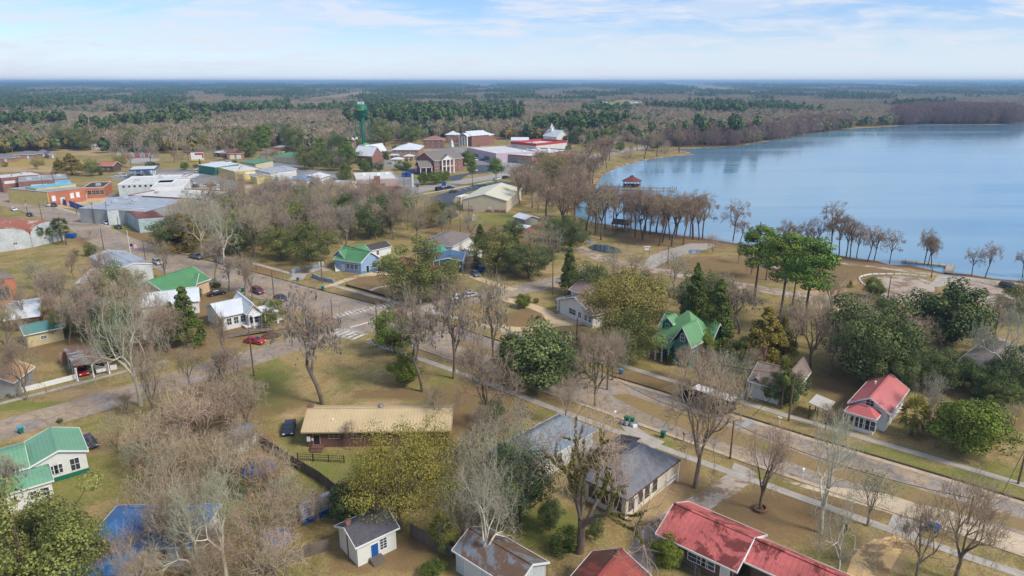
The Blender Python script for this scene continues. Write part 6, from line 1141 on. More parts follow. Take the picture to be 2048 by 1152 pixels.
VH = '''sedan navy 579 861 576 875|black car on the grass at the left end of the brick ranch
sedan navy 178 889 186 899|dark blue car nosing out behind the green roofed white house
sedan red 166 746 169 752|red car under the carport beside the white estate
suv white 201 740 205 748|white estate car under the carport beside the red car
sedan red 510 686 525 688|red car parked on the verge below the white corner house
sedan red 800 634 812 640|red car crossing the junction behind the round green tree
sedan black 434 590 445 588|black car on the grass right of the tan house
sedan navy 562 600 572 604|dark blue car behind the shrub near the corner porch
suv maroon 516 586 526 590|maroon car beside the kerb above the white corner house
suv silver 316 528 324 532|silver car parked at the corner of the white warehouse
pickup grey 393 517 403 519|dark grey pickup on the main street
pickup green_grey 441 525 449 529|grey green pickup parked on the street's far side
sedan green_grey 951 551 958 556|grey green car on the sandy drive by the timber fence
suv blue 961 541 955 536|small blue vehicle at the end of the timber fence
suv silver 775 540 768 545|silver car under the red carport
sedan white 917 598 928 596|white car behind moss hung trees near the junction
sedan silver 940 594 951 592|silver car right of the white one near the junction
sedan white 212 448 220 451|white car beside the rust roofed warehouse
sedan black 237 457 246 460|black car at the near corner of the rust roofed warehouse
van white 178 436 181 440|white van nose by the grey warehouse wall
pickup white 52 397 62 398|white pickup on the street below the brick shops
suv maroon 42 396 34 396|maroon car behind the white pickup
suv navy 108 413 114 415|dark blue truck by the blue hoarding
pickup white 95 412 88 410|white truck left of the dark blue one at the hoarding
sedan navy 60 432 66 435|dark blue car passing the quonset warehouses
sedan white 28 421 34 423|white car farthest along the street beside the quonset roofs
sedan white 3 379 10 380|white car at the left edge outside the brick stores
sedan red 11 383 18 384|red car outside the brick stores
sedan maroon 24 383 31 383|maroon car outside the corner store
suv black 33 381 40 381|black car beneath the blue awnings
suv grey 3 369 10 370|grey car highest at the left edge
suv white 263 354 270 354|white pickup truck at the blue canopy pumps
sedan black 278 352 284 352|black car under the blue canopy
van white 246 353 253 353|white box van left of the blue canopy
suv white 238 354 232 354|white car left of the box van
pickup white 380 369 392 369|white pickup right of the red striped canopy
sedan grey 393 374 402 374|grey car below the white pickup
sedan white 404 374 411 374|white car between the grey and the blue cars
sedan navy 414 373 421 373|dark blue car in the row by the junction
sedan maroon 425 373 431 372|maroon car at the end of the row by the junction
van white 395 345 396 340|white van under the tall sign
pickup white 446 333 454 333|white pickup beside the green metal building
suv white 457 326 464 327|white car behind the green metal building
pickup black 471 330 478 331|black pickup by the small green roofed shop
sedan silver 465 333 471 333|silver car before the small green roofed shop
van white 375 352 384 352|white van behind the striped canopy
pickup maroon 797 379 806 378|red pickup in the lot before the red base store
sedan black 788 370 796 370|black car at the end wall of the red base store
sedan navy 784 352 791 352|dark car behind the red base store
van navy 879 381 889 379|dark box trailer with white top on the highway
pickup navy 898 378 908 377|dark blue pickup towing the box trailer
sedan navy 907 385 917 384|dark car in the tan hall car park
suv grey 943 341 953 341|dark grey suv on the colonial building's drive
suv white 949 342 943 341|white car on the colonial building's drive
van white 951 321 961 324|white box truck in the shopping lot
sedan blue 966 321 974 321|blue car right of the white box truck
sedan white 962 314 969 315|white car in the middle of the shopping lot
suv grey 955 312 949 312|grey car left of the white one in the shopping lot
sedan silver 976 314 982 315|silver car in the shopping lot's second row
suv black 974 309 968 308|black car near the pinkish shopfront
suv black 984 312 990 312|black suv where the two shopfronts meet
sedan navy 1005 320 1011 321|dark blue car before the blue grey shopfront
suv silver 1014 320 1020 321|pale car before the blue grey shopfront
pickup white 995 316 1001 317|white pickup near the shopfront corner
pickup navy 940 304 934 303|dark truck at the left end of the shopping row
suv blue 916 314 923 313|blue car left of the colonial cupola
suv grey 1040 343 1048 341|grey car driving on the highway right of the shopping lot
suv white 994 360 1002 359|white car under the tall pine in the hall car park
suv navy 1012 357 1020 356|dark car right of the tall pine
sedan red 998 280 1006 280|red car near the brick inn
suv white 1086 296 1091 295|white truck behind the red fascia store
suv white 1120 348 1127 347|white car among the cypresses by the lake road
suv silver 1132 346 1139 345|silver car beside the white one among the cypresses
sedan blue 1222 287 1229 287|blue car in front of the lakeside houses
suv white 1178 289 1184 289|white car by the lakeside house
sedan white 752 326 758 327|white car below the brick church
suv black 2018 577 2026 579|dark vehicle on the gravel lot at the far right
suv white 1540 536 1548 540|white car half hidden by the tall pines'''
for ln in VH.split('\n'):
    a, lb = ln.split('|'); a = a.split(); vehicle(a[0], a[1], *map(float, a[2:6]), lb)
# long covered trailer in the street
r = empty('covered_trailer', 'long dark stake-sided trailer with white sheeted roof parked at the kerb', 'trailer', G(1425, 818), math.atan2(*(lambda d: (d.y, d.x))(G(1466, 831)-G(1397, 806)))); LAND.append(('white-topped trailer', G(1425, 818)))
ds = M('trailer_dark', (48, 42, 46), .8, .3, .8, stripe=.8, axis='x'); q = MB(); q.box((0, 0, 1.05), (7.6, 2.3, .25)); q.box((-4.6, 0, 1.0), (1.8, .25, .2)); q.build('chassis', ds, r)
q = MB()
for s in (-1, 1):
    q.box((0, s*1.1, 2.0), (7.4, .08, 1.6))
    for i in range(9): q.box((-3.6+i*.9, s*1.16, 2.1), (.1, .08, 2.0))
q.box((3.7, 0, 2.0), (.08, 2.2, 1.7)); q.box((-3.7, 0, 2.0), (.08, 2.2, 1.7)); q.build('side_panel', ds, r)
q = MB(); q.box((0, 0, 3.12), (7.6, 2.3, .1)); 
for i in range(9): q.box((-3.6+i*.9, 0, 3.2), (.08, 2.3, .08))
q.build('roof', trimw, r)
for x in (-1.5, 0, 1.5):
    for s in (-1, 1): q = MB(); q.tube((x, s*1.0-.14, .48), (x, s*1.0+.14, .48), .48, n=14); q.build('wheel', tyre, r)
q = MB(); q.box((-5.2, 0, 1.5), (1.7, 2.2, 1.7)); q.box((-4.9, 0, 2.5), (1.2, 2.0, .8)); q.build('cab', M('cab_dark', (38, 38, 42), .5, .1), r)
# ---------------------------------------------------------------- poles, lamps, signs
polem = M('pole_timber', (112, 94, 78), .9, .2, .5); steel = M('steel_grey', (140, 144, 146), .5, .15, metal=.4); galv = M('transformer_grey', (176, 182, 186), .5, .1); wirem = M('cable_dark', (48, 46, 46), .8, .1)
POLES = {}
def pole(key, u, v, vt, label, arms=1, tr=0, lamp=0, yaw=0., group='timber utility poles along the streets', r=.13):
    p = G(u, v); H = max(height_to(u, v, vt), 3); o = empty('utility_pole', label, 'utility pole', p, yaw, group)
    q = MB(); n = 4
    for i in range(n): q.tube((0, 0, H*i/n), (0, 0, H*(i+1)/n), r*(1.25-.45*i/n), r*(1.25-.45*(i+1)/n), n=8)
    q.build('shaft', polem, o)
    for k in range(arms): q = MB(); q.box((0, 0, H-.5-k*.9), (2.4, .1, .12)); [q.lathe([(.05, 0), (.07, .08), (.03, .2)], (x, 0, H-.44-k*.9), 6) for x in (-1.1, -.5, .5, 1.1)]; q.build('crossarm', polem, o)
    for k in range(tr): q = MB(); q.lathe([(.28, 0), (.3, .1), (.3, .9), (.2, 1.0)], (0, (-.45 if k == 0 else .45), H-2.6), 10); q.build('transformer', galv, o)
    if lamp: q = MB(); q.tube((0, 0, H-1), (0, -1.6, H-.5), .04, n=5); q.box((0, -1.8, H-.5), (.25, .6, .14)); q.build('lamp_arm', steel, o)
    POLES[key] = (p, H); return o
PL = '''a 1460 918 842|timber pole with short black fitting at the kerb by the cream house|0 0 0
b 1577 842 746|timber pole with a stay wire in front of the brown roofed house|0 0 1
c 2036 968 880|pole with a grey transformer at the right edge across the street|0 1 0
d 1935 1048 992|street pole with small lamp beyond the blue bins|0 0 1
e 755 668 605|timber pole beside the round green tree at the junction|0 0 1
f 508 752 660|thin pole on the grass below the red car|0 0 0
g 645 566 513|pole with two grey transformers before the light blue house|1 2 0
h 548 590 540|pole by the sidewalk near the stone wall|0 0 0
i 665 640 598|slim pole at the junction's left corner|0 0 0
j 291 520 480|double headed lamp pole behind the white warehouse|1 0 1
k 312 488 450|dark pole beside the street right of the rust roofed warehouse|0 0 0
l 208 500 455|slim pole on the quonset side of the street|0 0 0
m 190 447 405|dark pole before the grey warehouse|1 0 0
n 237 452 434|short dark pole at the rust roofed warehouse|0 0 0
o 85 443 405|thin pole beside the quonset roof|0 0 0
p 55 425 400|leaning pole with grey transformer cluster|1 1 0
q 92 402 350|tall pole before the orange brick shop|0 0 0
r 154 430 400|slim lamp pole at the hoarding|0 0 0
s 1105 590 500|pole on the verge by the side street|0 0 0
t 1153 690 636|thin pole below the craftsman house|0 0 1
u 1335 530 490|park lamp pole with long arm by the park drive|0 0 1
v 1755 605 573|bare pole left on the gravel lot's edge|0 0 0
w 1775 598 553|taller bare pole beside the gravel lot|0 0 0
x 1862 556 534|pole on the lake path near the dock|0 0 0
y 1985 690 622|pole among trees at right|0 0 0
z 742 398 350|pole in front of the red base store|0 0 0
aa 809 382 340|pole in the lot right of the red base store|1 0 0
ab 764 350 335|pole with transformer behind the red base store|0 1 0
ac 920 428 395|slim pole at the tan hall's car park edge|0 0 0
ad 938 442 402|brown pole before the tan hall|0 0 0
ae 980 283 258|slim pale pole right of the brick inn|0 0 0
af 1165 480 470|short post by the park path|0 0 0
ag 921 470 433|pole by the road behind the tan grey roof|0 0 0
ah 1143 420 388|thin pole in the cypress park|0 0 0
ai 1690 1095 1075|short post|0 0 0'''
for ln in PL.split('\n'):
    a, lb, c = ln.split('|'); k, u, v, vt = a.split(); c = list(map(int, c.split()))
    if k == 'ai': continue
    pole(k, float(u), float(v), float(vt), lb, c[0], c[1], c[2], yaw=rt.uniform(0, 3))
def cable(a, b, label, sag=.8, r=.03, da=.4, db=.4):
    (p, h), (p2, h2) = a, b; P = []
    for i in range(13):
        t = i/12; q = p.lerp(p2, t); q.z = (h-da)*(1-t)+(h2-db)*t-4*sag*t*(1-t); P.append(q)
    m = MB()
    for x, y in zip(P, P[1:]): m.tube(x, y, r, n=4)
    o = m.build('overhead_cable', wirem); setp(o, label, 'cable', 'overhead cables')
cable(POLES['b'], POLES['c'], 'overhead cable from the brown roofed house to the right edge pole', 1.5); cable(POLES['s'], (G(860, 640), 9), 'overhead cable passing the big live oak', 1.2)
cable(POLES['h'], POLES['g'], 'overhead cable before the light blue house'); cable(POLES['g'], POLES['e'], 'overhead cable from the transformer pole to the junction pole'); cable(POLES['b'], (G(1500, 835), .2), 'stay wire slanting from the pole to the verge', 0, .035)
cable(POLES['a'], POLES['d'], 'overhead cable along the lower kerb of the main street', 1.2, .045); cable(POLES['a'], (G(1190, 812), 8), 'overhead cable from the short black fitting pole to the mossy pollard', 1.5, .04); cable(POLES['t'], POLES['b'], 'overhead cable along the upper kerb of the main street', 2, .045); cable(POLES['e'], POLES['f'], 'overhead cable crossing the side street', 1.5, .04); cable(POLES['c'], (G(2005, 985), .2), 'stay wire of the right edge pole', 0, .035); cable(POLES['q'], POLES['m'], 'overhead cable along the brick shops'); cable(POLES['m'], POLES['k'], 'overhead cable along the warehouses')
# ---------------------------------------------------------------- bins, mailboxes, small things
def bin_(u, v, body, lid, label):
    p = G(u, v); o = empty('wheelie_bin', label, 'wheelie bin', p, rt.uniform(0, 3), 'wheeled bins at the kerb'); q = MB(); q.box((0, 0, .55), (.62, .7, .95)); q.v = [(x*(.8 if z < .5 else 1), y*(.78 if z < .5 else 1), z) for x, y, z in q.v]; q.build('bin_body', body, o)
    q = MB(); q.box((0, 0, 1.06), (.72, .82, .1)); q.box((0, .4, 1.02), (.6, .08, .08)); q.build('lid', lid, o)
    for s in (-1, 1): q = MB(); q.tube((s*.26, .3, .13), (s*.34, .3, .13), .13, n=10); q.build('wheel', tyre, o)
gb = M('bin_green', (34, 112, 82), .6, .1); cyl = M('bin_lid_cyan', (60, 160, 190), .5, .05); bb = M('bin_blue', (34, 84, 150), .6, .1); tb = M('bin_teal', (50, 130, 130), .6, .1)
for a in ((43, 866, gb, cyl, 'green bin with cyan lid by the street at far left'), (1326, 875, gb, gb, 'dark green bin at the kerb left of the big bare tree'), (1858, 1060, gb, bb, 'green bin with bright blue lid beside the blue bin at lower right'), (1870, 1064, bb, bb, 'dark blue bin right of the green one at lower right'), (596, 562, gb, cyl, 'green bin by the driveway mouth of the light blue house'), (646, 579, gb, cyl, 'green bin where the sandy drive meets the street'),
          (436, 718, tb, cyl, 'cyan lidded bin on the verge by bare trees'), (293, 750, gb, cyl, 'bin at the foot of the pale limbed tree'), (401, 560, gb, cyl, 'teal bin above the tan house'), (486, 584, gb, gb, 'dark green bin near the maroon car'), (1242, 748, bb, cyl, 'blue bin across the street from the mossy pollard'), (1253, 845, gb, gb, 'green bin in the heap at the kerb'), (1264, 848, gb, gb, 'green bin right end of the heap at the kerb'), (1180, 470, gb, gb, 'green bin in the lakeside park')): bin_(*a)
o = empty('rubbish_heap', 'heap of grey rubbish bags and boxes at the kerb', 'rubbish', G(1258, 850)); q = MB(); rr = random.Random(3)
for i in range(9): q.lathe([(.05, 0), (.38, .12), (.42, .35), (.25, .6), (.06, .72)], (rr.uniform(-1.2, 1.2), rr.uniform(-.5, .5), 0), 8)
q.build('bags', M('bag_grey', (120, 130, 130), .5, .3), o); q = MB(); q.box((.8, -.6, .2), (.8, .6, .4), .4); q.build('carton', trimw, o)
def mailbox(u, v, label, col=None, h=1.25):
    o = empty('mailbox', label, 'mailbox', G(u, v), rt.uniform(0, 3), 'roadside mailboxes'); q = MB(); q.box((0, 0, h/2), (.1, .1, h)); q.build('post', trimw if col is None else polem, o)
    q = MB(); q.ext([(-.14, h), (.14, h), (.14, h+.16), (.08, h+.26), (-.08, h+.26), (-.14, h+.16)], -.28, .28); q.build('box', col or trimw, o)
mailbox(1229, 838, 'white mailbox at the kerb left of the rubbish heap'); mailbox(1367, 883, 'brownish mailbox right of the dark green bin', M('mail_brown', (130, 92, 80), .6)); mailbox(1558, 850, 'white mailbox by the pole with the stay wire'); mailbox(1201, 738, 'white mailbox across the street near the mossy pollard'); mailbox(1604, 955, 'small white mailbox near the lower kerb'); mailbox(607, 622, 'small white mailbox on the verge by the corner porch')
# garden bits
def sphere_prof(r, n=6): return [(max(r*math.sin(math.pi*i/n), .01), r-r*math.cos(math.pi*i/n)) for i in range(n+1)]
o = empty('garden_chair', 'turquoise garden chairs beside a bush before the brown roofed house', 'garden chair', G(1483, 800)); 
q = MB(); q.box((0, 0, .4), (.6, .6, .08)); [q.box((x, y, .2), (.08, .08, .4)) for x in (-.25, .25) for y in (-.25, .25)]; q.build('seat', cyl, o); q = MB(); q.box((0, .3, .8), (.6, .08, .8)); q.build('backrest', cyl, o)
o = empty('tarpaulin_cover', 'round blue covered pool among brown thicket', 'pool cover', G(550, 1082)); q = MB(); q.lathe([(1.9, 0), (1.95, .5), (1.7, .62), (.4, .7), (.05, .72)], n=14); q.build('cover', rblue, o)
o = empty('trampoline', 'round white rimmed trampoline cut by the bottom edge', 'trampoline', G(770, 1196)); q = MB(); q.lathe([(2.0, .75), (2.1, .85), (1.7, .88)], n=24); q.build('rim', trimw, o); q = MB(); q.lathe([(.02, .78), (1.75, .80)], n=24); q.build('mat', M('mat_teal', (60, 120, 110), .7), o); q = MB(); [q.box((2*math.cos(a), 2*math.sin(a), .38), (.08, .08, .76)) for a in np.arange(0, 6.2, 1.05)]; q.build('legs', steel, o)
o = empty('play_frame', 'dark domed play frame with blue rim and pink toys in the thicket', 'play frame', G(520, 945)); q = MB()
for a in range(6):
    t = a*math.pi/6; 
    for i in range(8): b0, b1 = i*math.pi/8, (i+1)*math.pi/8; q.tube((2.2*math.cos(b0)*math.cos(t), 2.2*math.cos(b0)*math.sin(t), 2.2*math.sin(b0)), (2.2*math.cos(b1)*math.cos(t), 2.2*math.cos(b1)*math.sin(t), 2.2*math.sin(b1)), .05, n=4)
q.build('frame', steel, o); q = MB(); q.lathe([(2.2, .7), (2.35, .8), (1.9, .82)], n=20); q.build('rim', bluep, o); q = MB(); q.lathe(sphere_prof(.35), (2.9, -1.6, 0), 8); q.build('toy', M('pink_toy', (200, 100, 130), .6), o)
def stones(pts, name, label, group, d=(2.4, .22, .22), mat=None):
    for i, (u, v) in enumerate(pts):
        p = G(u, v); a = G(*pts[max(i-1, 0)]); b = G(*pts[min(i+1, len(pts)-1)]); d_ = b-a; q = MB(); q.box((0, 0, d[2]/2), d, taper=.93); o = q.build(name, mat or trimw); o.location = (p.x, p.y, 0); o.rotation_euler = (0, 0, math.atan2(d_.y, d_.x)); setp(o, label, 'wheel stop', group)
Z8 = lambda x, y: (1536+x/4, 400+y/4)
stones([Z8(*p) for p in ((930, 778), (903, 764), (880, 752), (846, 728), (810, 708), (780, 690), (750, 665), (736, 645), (730, 628), (745, 614), (775, 605), (810, 598), (860, 594), (915, 594), (975, 593), (1040, 594), (1105, 598), (1170, 604), (1240, 611))], 'wheel_stop', 'white concrete wheel stop curving round the left gravel lot', 'wheel stops of the left gravel lot', (1.9, .3, .3))
stones([Z8(*p) for p in ((1555, 640), (1630, 648), (1700, 658), (1770, 668), (1840, 677))], 'wheel_stop', 'white concrete wheel stop along the right gravel lot', 'wheel stops of the right gravel lot', (1.9, .3, .3))
# fences and walls
def fence(pts, h, label, mat, name='fence', post=2.4, t=.05, group=None, rails=None):
    P = [G(*p) for p in pts]; o = empty(name, label, 'fence' if name != 'retaining_wall' else 'wall', P[0], 0, group)
    m = MB(); pm = MB(); base = P[0]
    for a, b in zip(P, P[1:]):
        d = b-a; L_ = d.length; ang = math.atan2(d.y, d.x); mid = (a+b)/2-base
        if rails:
            for k in range(rails): m.box((mid.x, mid.y, h*(k+1)/rails-.05), (L_, .04, .05), ang)
            for i in range(int(L_/.3)): q = a.lerp(b, (i+.5)/(int(L_/.3)))-base; m.box((q.x, q.y, h/2), (.03, .03, h), ang)
        else: m.box((mid.x, mid.y, h/2), (L_, t, h), ang)
        for i in range(int(L_/post)+1): q = a.lerp(b, min(1, i*post/L_))-base; pm.box((q.x, q.y, h/2+.05), (.12, .12, h+.1), ang)
    m.build('panel', mat, o); 
    if name != 'retaining_wall': pm.build('posts', mat, o)
fw = M('fence_timber', (110, 100, 90), .9, .3, .6, stripe=.18, axis='h')
fence([(520, 890), (590, 935), (640, 965), (690, 1005), (745, 1035)], 1.8, 'weathered timber fence running diagonally behind the brick ranch garden', fw); fence([(822, 1072), (870, 1098), (905, 1118)], 1.8, 'timber fence right of the small cottage', fw); fence([(520, 1152), (580, 1125), (660, 1100)], 1.7, 'grey timber fence left of the small cottage', fw)
fence([(596, 921), (690, 926)], 1.2, 'thin dark wire fence on the bright lawn behind the brick ranch', M('wire_dark', (50, 46, 44), .8), rails=3); fence([(1310, 1105), (1360, 1128), (1400, 1160)], 1.4, 'chain link fence beside the red roofed timber house', steel, rails=3)
fence([(897, 548), (930, 540), (962, 535)], 2.0, 'grey timber fence beside the pool enclosure', fw); fence([(925, 527), (950, 523), (968, 530)], 2.0, 'timber fence enclosing the pool yard', fw)
fence([(40, 786), (85, 775), (152, 758)], 1.0, 'white picket fence left of the carport', trimw); fence([(222, 740), (235, 738)], 1.0, 'short white picket fence right of the carport', trimw)
st = M('stone_blue_grey', (140, 152, 168), .9, .3, .8); fence([(583, 548), (606, 541), (640, 537)], 1.3, 'grey stone wall along the drive left of the light blue house', st, 'retaining_wall', t=.4); fence([(625, 554), (640, 561), (668, 567)], 1.2, 'curved grey stone wall in front of the light blue house', st, 'retaining_wall', t=.4)
fence([(692, 572), (730, 582), (800, 602)], .5, 'low dark retaining edge along the upper sidewalk', kerbd, 'retaining_wall', t=.3)
fence([(92, 406), (115, 403), (165, 396), (218, 388)], 2.6, 'bright blue hoarding behind the sandy yard', bluep); fence([(121, 404), (134, 412)], 2.6, 'short blue hoarding beside the yard gate', bluep); fence([(140, 412), (172, 425)], 2.6, 'blue hoarding along the street before the grey warehouse', bluep)
o = empty('blue_container', 'dark blue skip beside the yellow walled shop', 'skip', G(69, 394)); q = MB(); q.box((0, 0, 1.1), (5, 2.4, 2.0)); [q.box((x, -1.25, 1.1), (.15, .15, 2)) for x in (-2, -1, 0, 1, 2)]; q.build('container_body', M('skip_navy', (30, 50, 92), .6, .2), o)
o = empty('blue_container', 'blue skip beside the palms at the arched warehouses', 'skip', G(141, 476)); q = MB(); q.box((0, 0, .9), (3.6, 1.8, 1.5), taper=1.08); [q.box((x, -.98, .9), (.12, .12, 1.4)) for x in (-1.4, 0, 1.4)]; q.build('container_body', bluep, o)
for u, lb in ((809, 'left'), (817, 'right')):
    o = empty('dumpster', 'blue dumpster behind the red base store, %s one of two' % lb, 'dumpster', G(u, 354)); q = MB(); q.box((0, 0, 1.2), (3, 2, 2.4)); q.box((0, 0, 2.5), (3.1, 2.1, .15)); q.build('container_body', bluep, o)
q = MB(); q.lathe([(1.0, 0), (1.0, .4), (.75, .5), (.7, .2), (.02, .2)], n=10); o = q.build('tree_ring', M('ring_brick', (120, 92, 72), .9, .3)); o.location = G(1520, 1020); setp(o, 'brick edging ring round the bare tree by the rutted drive', 'edging')
# gazebo and piers
pier = M('pier_timber', (168, 156, 138), .9, .2, .6, stripe=.3, axis='x'); pierd = M('pier_dark', (92, 84, 80), .9, .2)
def deck(name, label, pts, w, z, rail=False, lm=None):
    P = [G(*p, z) for p in pts]; o = empty(name, label, 'pier', Vector((P[0].x, P[0].y, 0)))
    if lm: LAND.append((lm, P[0].copy()))
    m = MB(); pl = MB(); rl = MB(); base = Vector((P[0].x, P[0].y, 0))
    for k, (a, b) in enumerate(zip(P, P[1:])):
        d = b-a; L_ = d.length; an = math.atan2(d.y, d.x); mid = (a+b)/2-base; m.box((mid.x, mid.y, z-k*.004), (L_+w*.98, w, .16), an); n = int(L_/3)
        for i in range(n+1):
            for s in (-1, 1):
                q = a.lerp(b, i/max(n, 1))-base+Vector((-d.y, d.x, 0)).normalized()*s*(w/2-.1); pl.tube((q.x, q.y, -.3), (q.x, q.y, z+(1.1 if rail else .3)), .09, n=6)
        if rail:
            for s in (-1, 1):
                n_ = Vector((-d.y, d.x, 0)).normalized()*s*(w/2-.1)
                for hh in (.55, 1.05): q0, q1 = a-base+n_, b-base+n_; rl.tube((q0.x, q0.y, z+hh), (q1.x, q1.y, z+hh), .045, n=4)
    m.build('deck', pier, o); pl.build('piles', pierd, o)
    if rail: rl.build('railing', pierd, o)
deck('lake_pier', 'long railed timber pier running out past the gazebo', [(1203, 376), (1262, 378), (1340, 380), (1349, 377)], 2.4, 1.0, True, 'railed pier')
deck('boat_dock', 'low L-shaped pale dock at the boat ramp', [(1897, 544), (1901, 531), (1811, 522)], 2.2, .5, False, 'boat dock')
g0 = G(1263, 377); o = empty('lake_gazebo', 'hexagonal red-roofed gazebo standing on the lake pier', 'gazebo', g0); LAND.append(('lake gazebo', g0)); q = MB(); q.lathe([(5.4, .7), (5.4, 1.0)], n=8); q.build('floor', pier, o)
for i in range(8): a = i*math.pi/4+.39; q = MB(); q.tube((4.6*math.cos(a), 4.6*math.sin(a), 1), (4.6*math.cos(a), 4.6*math.sin(a), 4.2), .16, n=6); q.build('post', pierd, o)
q = MB(); q.lathe([(5.4, 4.1), (5.4, 4.3), (1.1, 6.4), (1.1, 6.7), (.05, 7.3)], n=8); q.build('roof', M('roof_gazebo', (112, 62, 56), .8, .2), o); q = MB(); q.lathe([(4.7, 1.9), (4.75, 2.05), (4.6, 2.05), (4.6, 1.9)], n=8); q.build('railing', pierd, o)
for i in range(8): a = i*math.pi/4; q = MB(); q.tube((4.2*math.cos(a), 4.2*math.sin(a), -.4), (4.2*math.cos(a), 4.2*math.sin(a), .75), .18, n=6); q.build('pile', pierd, o)
# picnic shelter on the park shore and benches
simple('picnic_shelter', 'grey-roofed open picnic shelter among the lakeside cypresses', 'shelter', (1222, 462), (1256, 465), 6, h=2.8, z=0, rise=1.3, rm=shk, open_=True, posts=('fb', 4, .12), trim=polem)
o = empty('notice_board', 'white roofed notice board by the park drive', 'notice board', G(1293, 508)); q = MB(); [q.box((x, 0, 1), (.12, .12, 2)) for x in (-.9, .9)]; q.build('posts', polem, o); q = MB(); q.box((0, 0, 1.9), (1.8, .08, 1.0)); q.box((0, 0, 2.5), (2.2, .6, .1)); q.build('board', trimw, o)
o = empty('park_sign', 'small white sign at the edge of the left gravel lot', 'sign', G(1753, 594)); q = MB(); [q.box((x, 0, .9), (.1, .1, 1.8)) for x in (-.6, .6)]; q.build('posts', polem, o); q = MB(); q.box((0, -.08, 1.4), (1.5, .05, 1.1)); q.build('board', trimw, o)
# water tower
wg = M('tower_green', (24, 112, 88), .5, .12, .15); wt = G(727, 293); H = height_to(727, 293, 208); o = empty('water_tower', 'tall dark green water tower with round tank and aerials on top', 'water tower', wt); LAND.append(('green water tower', wt)); R_ = 5.4
q = MB(); zc_ = H-R_*1.15; q.lathe([(.5, zc_-R_*1.05)]+[(R_*math.cos(a), zc_+R_*(1.0 if a > 0 else .95)*math.sin(a)+(R_*.25 if a > 0 else 0)) for a in np.linspace(-1.45, 1.5, 16)]+[(.05, H+.1)], n=28); q.build('tank', wg, o, smooth=True)
q = MB(); q.lathe([(R_+.02, zc_-.2), (R_+1.0, zc_-.2), (R_+1.0, zc_), (R_+.02, zc_)], n=28); q.lathe([(R_+.96, zc_+1.0), (R_+1.02, zc_+1.1), (R_+.9, zc_+1.1)], n=28); q.build('catwalk', wg, o)
for i in range(4):
    a = i*math.pi/2+.5; q = MB(); q.tube((R_*1.35*math.cos(a), R_*1.35*math.sin(a), 0), (R_*.93*math.cos(a), R_*.93*math.sin(a), zc_), .42, .36, n=8); q.build('leg', wg, o)
q = MB(); q.tube((0, 0, 0), (0, 0, zc_-R_*.9), 1.0, n=12); q.build('riser', wg, o); q = MB()
for lv in (.33, .66):
    for i in range(4):
        a, b = i*math.pi/2+.5, (i+1)*math.pi/2+.5; rr_ = R_*(1.35-.42*lv); z_ = zc_*lv; q.tube((rr_*math.cos(a), rr_*math.sin(a), z_), (rr_*math.cos(b), rr_*math.sin(b), z_), .14, n=5)
        l2 = lv-.33; r2 = R_*(1.35-.42*l2); q.tube((rr_*math.cos(a), rr_*math.sin(a), z_), (r2*math.cos(b), r2*math.sin(b), zc_*l2), .06, n=4)
q.build('bracing', wg, o); q = MB(); rr = random.Random(8)
for i in range(9): a = i*.7; q.box((2.6*math.cos(a), 2.6*math.sin(a), H+.6), (.5, .5, 2.2), a); q.tube((2.6*math.cos(a), 2.6*math.sin(a), H-1), (2.6*math.cos(a), 2.6*math.sin(a), H+2.4), .08, n=4)
q.tube((1, 0, H), (1, 0, H+5), .08, n=4); q.build('aerials', trimw, o)
def text(name, s, size, mat, parent, loc, rot, ext=.03, wrap=None):
    c = bpy.data.curves.new(name, 'FONT'); c.body = s; c.size = size; c.align_x = 'CENTER'; c.align_y = 'CENTER'; c.extrude = ext; t = bpy.data.objects.new(name, c); COL.objects.link(t)
    dg = bpy.context.evaluated_depsgraph_get(); me = bpy.data.meshes.new_from_object(t.evaluated_get(dg)); bpy.data.objects.remove(t)
    if wrap:
        for v in me.vertices: a = v.co.x/wrap; v.co.x, v.co.z = (wrap+v.co.z)*math.sin(a), (wrap+v.co.z)*math.cos(a)-wrap
    me.materials.clear(); me.materials.append(mat); o_ = bpy.data.objects.new(name, me); COL.objects.link(o_); o_.parent = parent; o_.location = loc; o_.rotation_euler = rot; return o_
yl = M('lettering_yellow', (214, 184, 30), .5, .05); az_ = math.atan2(-wt.y, -wt.x)-R(36)
text('lettering', 'FLORALA', 2.5, yl, o, ((R_+.03)*math.cos(az_), (R_+.03)*math.sin(az_), zc_+R_*.3), (R(90), 0, az_+R(90)), wrap=R_)
